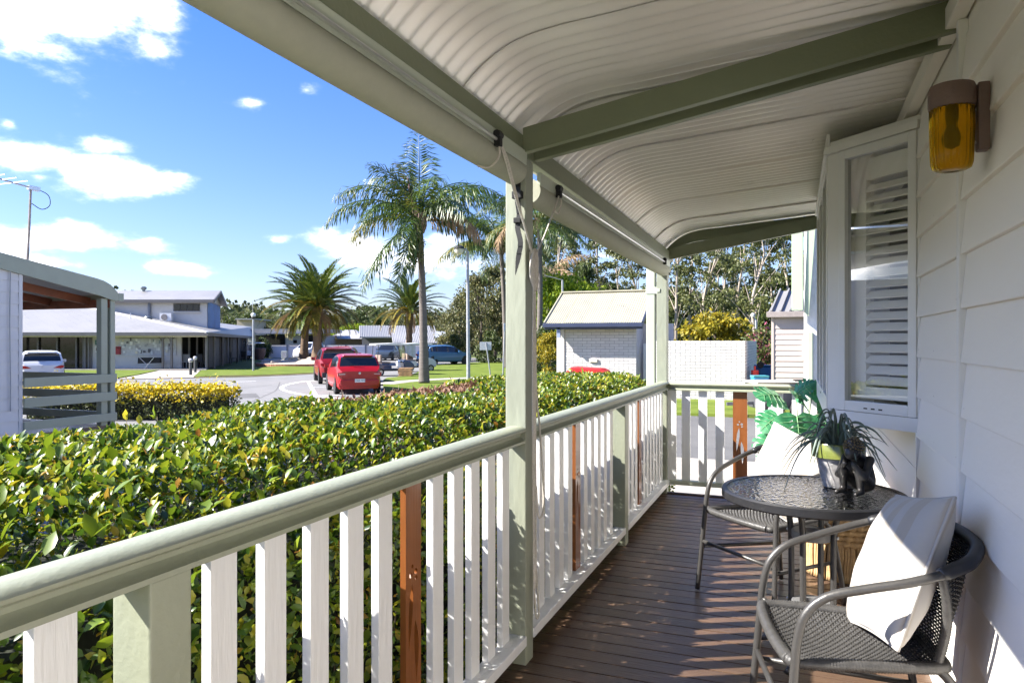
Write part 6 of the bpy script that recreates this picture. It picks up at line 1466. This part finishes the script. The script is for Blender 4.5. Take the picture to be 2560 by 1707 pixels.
hbox(h1,'wall',LGR,600,812,92,838,900,6); hbox(h1,'flat_roof',RW,590,818,90.5,822,831,8); hbox(h1,'fascia',mat('fascia_grey',(.25,.26,.30),.5),590,818,90.4,831,834.5,.3)
for k,(p0,p1,m) in enumerate(((640,712,DGL),(715,760,LGR),(762,805,DGL))): hbox(h1,'window' if m is DGL else 'panel',m,p0,p1,91.8,838,862,.1)
hbox(h1,'window',DGL,733,742,91.7,850,858,.1)
h2 = thing('hip_roofed_house', 'pale hip roofed house between the date palms and the white roof', 'house', tuple(GD(862,98)))
hbox(h2,'wall',mat('tan_wall',(.45,.38,.26),.7),822,900,99,848,900,6)
a,b = W(815,848,97), W(905,848,97); ap0, ap1 = W(862,826,102), W(890,826,102); c_, d_ = a+FWD*10, b+FWD*10
q = MB(); q.quad(a,b,ap1,ap0); q.quad(a,ap0,c_); q.quad(b,d_,ap1); q.quad(c_,ap0,ap1,d_); q.build('roof',RW,h2,solid=.08)
h3 = thing('white_roofed_house', 'house with a broad white corrugated roof behind the fence', 'house', tuple(GD(1000,94)))
hbox(h3,'wall',mat('shade_grey',(.20,.20,.22),.7),905,1095,96,843,900,8)
A = [W(898,815,100),W(1086,815,100),W(1100,858,91),W(982,858,91),W(980,843,93.8),W(898,843,93.8)]
q = MB(); q.quad(*A); q.build('roof',RW,h3,solid=.1)
for k in range(46):
    t_ = (k+.5)/46; p0 = A[0].lerp(A[1],t_); e = W(898+(1100-898)*t_, 843 if t_ < .41 else 858, 93.8 if t_ < .41 else 91); MB().bar(p0+Vector((0,0,.06)), e+Vector((0,0,.06)), .10, .07).build('roof_rib', RW, h3)
h4 = thing('grey_roofed_shed', 'small grey roofed shed right of the white corrugated roof', 'shed', tuple(GD(1104,93)))
hbox(h4,'wall',mat('shed_grey',(.28,.27,.25),.7),1092,1116,94,846,900,4)
q = MB(); q.quad(W(1086,846,93),W(1119,846,93),W(1112,829,97),W(1090,829,97)); q.build('roof',mat('blue_grey_roof',(.30,.32,.36),.5),h4,solid=.08)
h5 = thing('far_terrace_house', 'cream house with a balcony far behind the building gable', 'house', tuple(GD(610,112)))
hbox(h5,'wall',mat('cream_far',(.50,.42,.32),.7),592,632,112,798,860,6); hbox(h5,'roof',RW,588,636,111,796,799,8); hbox(h5,'balcony_rail',RW,592,630,110.5,815,819,.1)
h6 = thing('red_roofed_house', 'sliver of orange roofed house above the far trees', 'house', tuple(GD(1117,140)))
hbox(h6,'wall',RW,1104,1130,140,795,860,5); hbox(h6,'roof',mat('orange_roof',(.50,.12,.05),.7),1102,1132,139,790,795.5,7)

# ================================================================ LAMP POSTS, BOLLARDS, SIGNS
GALV = mat('galvanised_steel', (.36,.37,.39), .5, .12, 6, metal=.4)
lp = thing('lamp_post', 'tall grey lamp post with a curved arm beside the queen palm', 'lamp post', tuple(GD(1171,35.5,GZ+.07)))
b0 = GD(1171,35.5,GZ+.07); tp = W(1169,628,35.5); MB().tube([b0, b0+Vector((0,0,.4)), b0.lerp(tp,.6), tp], [.105,.095,.08,.062], 12).build('pole', GALV, lp, smooth='auto')
hd = W(1148,622,35.5); MB().tube(cat([tp-Vector((0,0,.05)), tp+Vector((0,0,.10))-RGT*.12, hd+Vector((0,0,.12))],5), .035, 8).build('arm', GALV, lp, smooth=True)
MB().lathe([(.001,.18),(.10,.17),(.22,.10),(.28,.0),(.26,-.02)], 20, hd, cap=False).build('hood', PLAS, lp, smooth='auto')
MB().lathe([(.24,-.01),(.22,-.14),(.15,-.25),(.05,-.30),(.001,-.30)], 20, hd, cap=False).build('lens', mat('frosted_lens',(.70,.68,.62),.3), lp, smooth=True)
l2 = thing('lamp_post', 'short lamp post with a white head on the far lawn', 'lamp post', tuple(GD(633.5,47,GZ+.06)))
b0 = GD(633.5,47,GZ+.06); tp = W(633.5,797,47); MB().tube([b0,tp],.07,10).build('pole',GALV,l2); MB().lathe([(.11,0),(.14,.10),(.12,.15)],14,tp).build('collar',PLAS,l2); MB().lathe([(.13,.15),(.16,.24),(.15,.34),(.05,.38),(.001,.38)],14,tp,cap=False).build('globe',mat('white_globe',(.75,.75,.72),.4),l2,smooth=True)
MB().tube([tp+Vector((-.02,0,.3)), W(630,752,47)],.015,5).build('aerial',GALV,l2)
l3 = thing('lamp_post', 'grey lamp pole with a flat arm behind the brick shed', 'lamp post', tuple(GD(1409,48,GZ)))
b0 = GD(1409,48); tp = W(1406,700,48); MB().tube([b0,tp],.07,8).build('pole',GALV,l3); MB().bar(tp, W(1360,688,48), .10, .05).build('arm',GALV,l3)
l4 = thing('lamp_post', 'slim grey pole beside the end of the brick wall', 'lamp post', tuple(GD(1891,34,GZ)))
b0 = GD(1891,34); MB().tube([b0,W(1890,800,34)],.05,8).build('pole',GALV,l4); MB().lathe([(.09,0),(.10,.12),(.04,.18)],10,W(1882,792,34)).build('head',mat('pale_head',(.6,.6,.55),.5),l4); MB().tube([W(1890,800,34),W(1882,792,34)],.03,6).build('arm',GALV,l4)
CHAR = mat('charcoal_bollard',(.07,.07,.068),.6,.1,5)
for i,(px,py,lab) in enumerate(((476.5,938,'nearer dark bollard with a round white light on the entrance path'),(488,931.5,'farther dark bollard with a round white light on the entrance path'))):
    b0 = G(px,py); d = (b0.x*-SN+b0.y*CS); t = thing('bollard',lab,'bollard',tuple(b0),0,'bollard lights on the entrance path'); hh = (938-905)/F*d if i == 0 else (931.5-899)/F*d
    MB().tube([b0,b0+Vector((0,0,hh))],.085,14).build('post',CHAR,t,smooth='auto'); MB().lathe([(.09,0),(.12,.05),(.12,.13),(.09,.20),(.001,.22)],16,b0+Vector((0,0,hh)),cap=False).build('light_dome',mat('bollard_dome_%d'%i,(.68,.66,.64),.4),t,smooth=True)
    MB().lathe([(.121,.06),(.121,.10)],16,b0+Vector((0,0,hh)),cap=False).build('grille',PLAS,t)
sg = thing('road_sign','back of a white square sign on a leaning post','sign',tuple(GD(1226,37,GZ+.07)))
b0 = GD(1227,37,GZ+.07); tp = W(1215,856,37); MB().tube([b0,tp],.035,8).build('post',GALV,sg); c_ = W(1214,865,36.98); MB().cbox(c_+FWD*.06,(.30,.012,.21),Matrix.Rotation(YAW,3,'Z')).build('plate',mat('sign_back',(.55,.57,.60),.4,metal=.2),sg,bevel=.01)
sg = thing('sign_post','bare grey sign post with a narrow plate beside the tall verandah post','sign',tuple(GD(1257,36,GZ+.07)))
b0 = GD(1257,36,GZ+.07); tp = W(1262,808,36); MB().tube([b0,tp],.035,8).build('post',GALV,sg); c_ = W(1261,818,35.95); MB().cbox(c_,(.05,.012,.20),Matrix.Rotation(YAW+.4,3,'Z')).build('plate',MATS['sign_back'],sg,bevel=.01)
# brick plinth by the carts
bp_ = thing('brick_plinth','low stack of tan bricks at the lawn corner by the carts','plinth',tuple(G(1013,943)))
bo = G(1013,943); BKM = mat('tan_brick',(.46,.26,.13),.85,.2,8,.3,40,rnd=.18); bk2 = MB().box(-.115,.115,-.055,.055,-.038,.038).mesh('brick',bevel=.006); bk2.materials.append(BKM)
MB().cbox((bo.x,bo.y,GZ+.26),(.26,.20,.26),Matrix.Rotation(YAW,3,'Z')).build('mortar_core',CONC,bp_)
for r_ in range(6):
    for k in range(3):
        for (yy,rot) in ((-.20,0),(.20,0)):
            x = -.25+k*.25+(.06 if r_ % 2 else 0); v = Matrix.Rotation(YAW,3,'Z') @ Vector((x,yy,.06+r_*.086)); inst('brick',bk2,bp_,v,(0,0,YAW))
gi = thing('ground_light','small grey floodlight on the pebble bed','light',tuple(W(797,905,55.5)))
MB().cbox(W(797,903,55.5),(.22,.12,.2),Matrix.Rotation(YAW,3,'Z')).build('housing',GALV,gi,bevel=.03); MB().cbox(W(797,910,55.5),(.05,.05,.12)).build('bracket',PLAS,gi)
ub = thing('utility_box','small pale utility box in front of the white fence','box',tuple(GD(711,80)))
MB().cbox(GD(711,80)+Vector((0,0,.45)),(.30,.18,.45),Matrix.Rotation(YAW,3,'Z')).build('cabinet',mat('pale_green_box',(.42,.45,.42),.6),ub,bevel=.03); MB().cbox(GD(711,79.7)+Vector((0,0,.45)),(.2,.02,.3),Matrix.Rotation(YAW,3,'Z')).build('door',LGR,ub)
pp_ = thing('garden_pot','large brown garden pot at the end of the side verandah','pot',tuple(GD(648,78)))
MB().lathe([(.45,0),(.62,.6),(.72,1.2),(.66,1.25),(.6,1.1)],20,GD(648,78),cap=False).build('pot_body',mat('brown_pot',(.10,.055,.045),.6),pp_,smooth='auto'); MB().lathe([(.6,1.1),(.001,1.15)],16,GD(648,78),cap=False).build('soil',MATS['potting_soil'],pp_)

# ================================================================ BRICK SHED AND WALL
WBK = mat('white_painted_block',(.50,.485,.47),.6,.06,4,.3,30,rnd=.07,dirt=((.38,.365,.34),3,.62,.5)); MORT = mat('grey_mortar',(.22,.215,.23),.9,.1,8)
def bricks(parent, x0, x1, y, z0, z1, bw=.318, bh=.098, face=-1, axis='x', skip=None, cap=300):
    # stretcher bond, 9 mm joints, blocks standing 8 mm proud of the mortar
    n = 0; me = {}
    def mesh_for(w):
        k = round(w,3)
        if k not in me:
            m_ = (MB().box(0,w,-.008,.02,0,bh-.010) if axis == 'x' else MB().box(-.02,.008,0,w,0,bh-.010)).mesh('brick',bevel=.003); m_.materials.append(WBK); me[k] = m_
        return me[k]
    o = Vector(root_frame(parent)[0]); row = 0; z = z0
    while z+bh*.6 < z1:
        s = x0-(bw/2 if row % 2 else 0)
        while s < x1-.02:
            a, b = max(s,x0), min(s+bw-.010,x1)
            if b-a > .05 and not (skip and skip((a+b)/2, z+bh/2)):
                p = Vector((a,y,z)) if axis == 'x' else Vector((y,a,z)); inst('brick',mesh_for(b-a),parent,p-o+Vector((random.uniform(-.0015,.0015),random.uniform(-.003,.003),random.uniform(-.0015,.0015))),(0,random.uniform(-.003,.003),0)); n += 1
            s += bw
        z += bh; row += 1
    return n
YS = 24.6
shed = thing('brick_shed','small white brick shed with cream corrugated roof and navy gutter','shed',(-6.4,YS,GZ))
def atY(px,py,Y): k = (px-CX)/F; X = Y*(k*CS-SN)/(CS+k*SN); d = -X*SN+Y*CS; return Vector((X,Y,H-(py-CY)/F*d))
xs0 = atY(1412,900,YS).x; xs1 = atY(1590,900,YS).x; xe0 = atY(1361,806,YS-.5).x; xe1 = atY(1606,806,YS-.5).x; ez = atY(1480,811,YS-.5).z
MB().box(xs0,xs1,YS+.02,YS+3.2,GZ,ez+.05).build('wall',MORT,shed)
bricks(shed, xs0, xs1, YS+.014, GZ, ez+.02, .33, .100)
MB().box(xs0-.30,xs0-.01,YS-.03,YS+.25,GZ,ez).build('corner_pier',WBK,shed,bevel=.004)
MB().box(xs1+.02,atY(1680,900,YS+1).x,YS+1.2,YS+1.35,GZ,ez+.05).build('back_wall',WBK,shed)
MB().box(xs1-.001,xs1+.016,YS+.02,YS+3.2,GZ,ez+.05).build('side_wall',WBK,shed)
dr = MB().box(xs1+.10,xs1+.95,YS+.75,YS+.80,GZ,1.25).build('door',mat('white_door',(.74,.74,.76),.45,.02,3),shed,bevel=.01); MB().box(xs1+.62,xs1+.80,YS+.70,YS+.74,.28,.34).build('handle',PLAS,dr)
rid = atY(1434,742,YS+1.6); rz_ = rid.z+.15; rx0 = rid.x; rx1 = xe1+ (rid.x-xe0)*.35
CRM = mat('cream_roof_sheet',(.36,.335,.24),.55,.08,2,.1,10,rnd=.05,dirt=((.24,.225,.165),2.2,.58,.6))
def slope(u, v): # u along the eave, v up the slope
    x = (xe0+(xe1-xe0)*u); return Vector((x, YS-.5+2.1*v, ez+.06+(rz_-ez-.06)*v))
nS = 5
for k in range(nS):
    u0, u1 = k/nS, (k+1)/nS+.004; nn = 48; V = []; Fc = []
    for i in range(nn+1):
        u = u0+(u1-u0)*i/nn; x = (xe0+(xe1-xe0)*u)
        for v in (0,1): p = slope(u,v); V.append((p.x,p.y,p.z+.012*math.sin(2*pi*i/nn*9)+.004*(k%2)))
    for i in range(nn): Fc.append((i*2,i*2+2,i*2+3,i*2+1))
    V = np.array(V)-np.array(root_frame(shed)[0]); link('roof_sheet',np_mesh('roof_sheet',V,Fc,CRM,True),shed)
q = MB(); A0,A1 = slope(0,1),slope(1,1); q.quad(A0,A1,A1+Vector((0,2.1,-(rz_-ez-.06))),A0+Vector((0,2.1,-(rz_-ez-.06)))); q.build('rear_roof',CRM,shed,solid=.02)
MB().bar(slope(-.005,1)+Vector((0,0,.03)),slope(1.005,1)+Vector((0,0,.03)),.2,.05).build('ridge_cap',CRM,shed)
NAV = mat('navy_gutter',(.035,.045,.085),.35,.1,3)
MB().box(xe0-.03,xe1+.03,YS-.62,YS-.50,ez-.10,ez+.05).build('gutter',NAV,shed,bevel=.02); MB().box(xe0,xe1,YS-.50,YS-.46,ez-.16,ez).build('fascia',NAV,shed)
for u in (-.002,1.002):
    MB().bar(slope(u,0)+Vector((0,0,-.03)),slope(u,1)+Vector((0,0,-.03)),.04,.14).build('barge',NAV if u > .5 else CRM,shed)
p = slope(.15,0); MB().box(xs0-.14,xs0-.02,YS-.5,YS-.42,ez-.45,ez-.10).build('downpipe',mat('blue_grey_downpipe',(.20,.25,.38),.5),shed)
ol = MB().box(atY(1474,0,YS).x,atY(1494,0,YS).x,YS-.06,YS-.0,atY(1480,905,YS).z,atY(1480,897,YS).z).build('power_outlet',mat('ivory_outlet',(.62,.57,.48),.5),shed,bevel=.01)
# free-standing screen wall
YW = 24.2; xw0 = atY(1640,900,YW).x; xw1 = atY(1862.5,900,YW).x; zt = 1.33
bw_ = thing('brick_wall','two metre white brick screen wall beyond the end railing','wall',((xw0+xw1)/2,YW,GZ))
MB().box(xw0,xw1-.01,YW+.02,YW+.2,GZ,zt-.01).build('mortar_core',MORT,bw_)
n1 = bricks(bw_, xw0, xw1, YW+.014, GZ, zt, .325, .100)
xr = xw1
rw = thing('brick_wall','return side of the white brick screen wall going away from the railing','wall',(xr,YW+3,GZ))
MB().box(xr-.2,xr-.02,YW+.21,YW+7.5,GZ,zt-.01).build('mortar_core',MORT,rw)
bricks(rw, YW+.22, YW+7.5, xr-.014, GZ, zt, .325, .100, axis='y')
# red wheeled bin
rb = thing('waste_bin','large red wheeled bin in front of the white brick shed','bin',tuple(atY(1480,936,YS-1.6)))
RB = mat('red_bin_plastic',(.52,.02,.022),.4,.08,5); xb0 = atY(1430,0,YS-1.6).x; xb1 = atY(1524,0,YS-1.6).x; yb = YS-1.9; zb = atY(1480,930,YS-1.9).z
MB().prism([(xb0+.10,GZ+.12),(xb1-.10,GZ+.12),(xb1-.02,zb-.06),(xb0+.02,zb-.06)], lambda p:(p[0],yb-.3,p[1]), lambda p:(p[0],yb+.3,p[1])).build('tub',RB,rb,bevel=.03)
MB().prism([(xb0-.04,zb-.05),(xb1+.04,zb-.05),(xb1+.02,zb+.04),(xb1-.15,zb+.13),(xb0+.15,zb+.17),(xb0+.02,zb+.05)], lambda p:(p[0],yb-.36,p[1]), lambda p:(p[0],yb+.36,p[1])).build('lid',RB,rb,bevel=.03)
for x in (xb0+.2,(xb0+xb1)/2,xb1-.2): MB().box(x-.05,x+.05,yb-.40,yb-.34,zb-.03,zb+.05).build('lid_clip',mat('dark_red_clip_%d'%int(x*100),(.25,.012,.014),.5),rb,bevel=.01)
for x in (xb0+.18,xb1-.18): MB().tube([(x-.03,yb-.2,GZ+.12),(x+.03,yb-.2,GZ+.12)],.10,14).build('wheel',TYRE,rb)

# ================================================================ RIGHT BACKGROUND: PINK SHED, GREEN TRIMMED COTTAGE, BINS
PNK = mat('pink_beige_boards',(.46,.39,.35),.6,.04,3,rnd=.03); YP = 22.0
ps = thing('weatherboard_shed','beige pink weatherboard shed with grey roof past the end railing','shed',(atY(1972,0,YP).x,YP,GZ))
xp0 = atY(1928,0,YP).x; xp1 = xp0+2.4; zp = atY(1950,783,YP).z
MB().box(xp0+.02,xp1,YP+.02,YP+3,GZ,zp).build('wall',PNK,ps)
pbm = MB().prism([(0,0),(-.020,0),(-.004,.166),(0,.166)], lambda p:(0,p[0],p[1]), lambda p:(xp1-xp0-.06,p[0],p[1])).mesh('weatherboard'); pbm.materials.append(PNK)
zz = GZ; 
while zz < zp-.1: inst('weatherboard',pbm,ps,Vector((xp0+.05,YP+.02,zz))-Vector(root_frame(ps)[0])); zz += .156
MB().box(xp0,xp0+.07,YP-.02,YP+.05,GZ,zp).build('corner_board',PNK,ps)
q = MB(); q.quad((xp0-.1,YP-.12,zp),(xp1,YP-.12,zp),(xp1,YP+1.7,zp+.75),(xp0+.22,YP+1.7,zp+.75)); q.build('roof',RFG,ps,solid=.06)
for k in range(6): MB().bar((xp0+k*.25,YP-.12,zp+.06),(xp0+.22+k*.25,YP+1.7,zp+.81),.04,.05).build('roof_seam',RFG,ps)
MB().box(xp0-.12,xp1,YP-.20,YP-.08,zp-.12,zp+.04).build('gutter',mat('taupe_gutter',(.28,.24,.22),.5),ps,bevel=.01)
xwi = atY(2006,0,YP-.05).x; wf = MB().box(xwi,xwi+.5,YP-.06,YP-.01,atY(2000,900,YP).z,atY(2000,847,YP).z).build('window',TRIMW,ps,bevel=.005); MB().box(xwi+.09,xwi+.45,YP-.08,YP-.065,atY(2000,893,YP).z,atY(2000,850,YP).z).build('pane',DGL,wf)
YC = 13.6
ct = thing('green_trimmed_cottage','white cottage with broad light green fascia at the far right of the railing','house',(.2,YC,GZ))
GLT = mat('light_green_trim',(.42,.50,.34),.45,.05,3)
xc0 = atY(1979,0,YC).x; xc1 = atY(2008,0,YC).x; zc0 = atY(1990,776,YC).z
MB().box(xc0,xc1,YC,YC+.22,zc0,4.2).build('fascia_end',GLT,ct,bevel=.01)
q = MB(); q.prism([(xc1+.015,zc0-.02),(xc1+.09,zc0-.10),(xc1+.26,4.2),(xc1+.10,4.2)], lambda p:(p[0],YC+.05,p[1]), lambda p:(p[0],YC+.3,p[1])); q.build('gutter_end',GLT,ct)
MB().box(xc1+.06,xc1+3,YC+.35,YC+5,GZ,4.0).build('wall',mat('cottage_white',(.72,.72,.70),.6),ct)
MB().box(atY(2020,0,YC+.3).x,atY(2031,0,YC+.3).x,YC+.28,YC+.345,GZ,atY(2025,830,YC+.3).z).build('door_jamb',GLT,ct,bevel=.005)
BLUB = mat('blue_bin_plastic',(.02,.10,.26),.45,.08,5); BLUT = mat('blue_tub_plastic',(.02,.20,.42),.4,.08,5)
bb = thing('wheelie_bin','tall blue wheelie bin beside the pink shed','bin',tuple(GD(1912,25)))
c_ = GD(1911,25); m3 = Matrix.Rotation(YAW,3,'Z')
def tprism(t,name,m,c,w0,w1,d,z0,z1,bevel=.02):
    q = MB(); P = [(-w0,-d*.8,z0),(w0,-d*.8,z0),(w0,d*.8,z0),(-w0,d*.8,z0),(-w1,-d,z1),(w1,-d,z1),(w1,d,z1),(-w1,d,z1)]; q.v = [tuple(Vector((c.x,c.y,0))+m3@Vector((p[0],p[1],0))+Vector((0,0,p[2]))) for p in P]; q.f = [(3,2,1,0),(4,5,6,7),(0,1,5,4),(1,2,6,5),(2,3,7,6),(3,0,4,7)]; return q.build(name,m,t,bevel=bevel)
tprism(bb,'bin_body',BLUB,c_,.20,.27,.28,GZ+.1,.42); tprism(bb,'bin_lid',BLUB,c_,.29,.27,.30,.42,.50)
p = W(1901,912,24.6); MB().lathe([(.001,.02),(.11,.02),(.12,0)],18).build('round_hatch',BLACKP,bb,local=True).matrix_local = Matrix.Translation(p-Vector(ORIG[bb.name][0])) @ Matrix.Rotation(YAW,4,'Z') @ Matrix.Rotation(R_(90),4,'X')
tb = thing('storage_tub','bright blue plastic tub with pale lid near the pink shed','tub',tuple(GD(1900,22.5))); c_ = GD(1899,22.5); zt2 = ZD(943,22.5)
tprism(tb,'tub_body',BLUT,c_,.20,.23,.18,GZ+.0,zt2); tprism(tb,'tub_lid',mat('teal_lid',(.06,.32,.40),.4),c_,.25,.24,.20,zt2,zt2+.06)
ro = thing('fuel_can','red fuel can behind the blue tub','can',tuple(GD(1887,24))); c_ = GD(1887,24); tprism(ro,'can_body',RB,c_,.10,.10,.10,GZ+.3,ZD(925,24)); tprism(ro,'can_spout',RB,c_,.03,.03,.03,ZD(925,24),ZD(915,24),.005); tprism(ro,'can_stand',GALV,c_,.14,.12,.12,GZ,GZ+.3)
fl = tree('pink flowering shrub beside the pink shed','flowering_shrub',GD(1912,33),(SH[0],tree_mesh(71,2.6,1.5,.1,40,90,.16,GUMD,leafmat('pink_bloom',[(.05,.08,.02),(.10,.13,.03),(.12,.13,.04),(.40,.07,.15)],.6,.25,.3,[0,.45,.72,1]),.06)[1]),1.0)
# low trailer parked on the driveway
tl = thing('utility_trailer','low dark grey trailer with beige lid parked past the end railing','trailer',tuple(GD(1960,18.5)))
TG_ = mat('trailer_grey',(.09,.09,.10),.5,.1,5); c_ = GD(1962,18.5); zl = ZD(955,18.5)
tprism(tl,'trailer_box',TG_,c_,.80,.86,.55,GZ+.25,zl-.03,.04); tprism(tl,'trailer_lid',mat('beige_lid',(.52,.46,.38),.6,.05,4),c_,.90,.90,.62,zl-.03,zl+.03,.015)
for dx in (-.55,.15): 
    wv = Vector((c_.x,c_.y,GZ+.26))+m3@Vector((dx,-.66,0)); MB().tube([wv-m3@Vector((0,.06,0)),wv+m3@Vector((0,.06,0))],.26,20).build('wheel',TYRE,tl,smooth='auto'); MB().tube([wv-m3@Vector((0,.07,0)),wv-m3@Vector((0,.055,0))],.15,16).build('hub',RIM,tl)
MB().bar(Vector((c_.x,c_.y,GZ+.38))+m3@Vector((-.8,0,0)),Vector((c_.x,c_.y,GZ+.36))+m3@Vector((-1.5,0,0)),.08,.08).build('drawbar',TG_,tl)
cl_ = thing('coiled_strap','black coiled strap lying on the beige trailer lid','strap',(0,0,0)); p = W(2002,952,18.3); cl_.location = (p.x,p.y,zl+.03); ORIG[cl_.name] = (Vector((p.x,p.y,zl+.03)),0)
for k in range(3): MB().tube([(p.x+(.13+.03*k)*math.cos(a),p.y+(.08+.02*k)*math.sin(a),zl+.045+.01*k) for a in [2*pi*i/18 for i in range(18)]],.012,6,closed=True).build('coil',BLACKP,cl_,smooth=True)
# pale haze of the day is too thin to see at these distances: no haze box is built
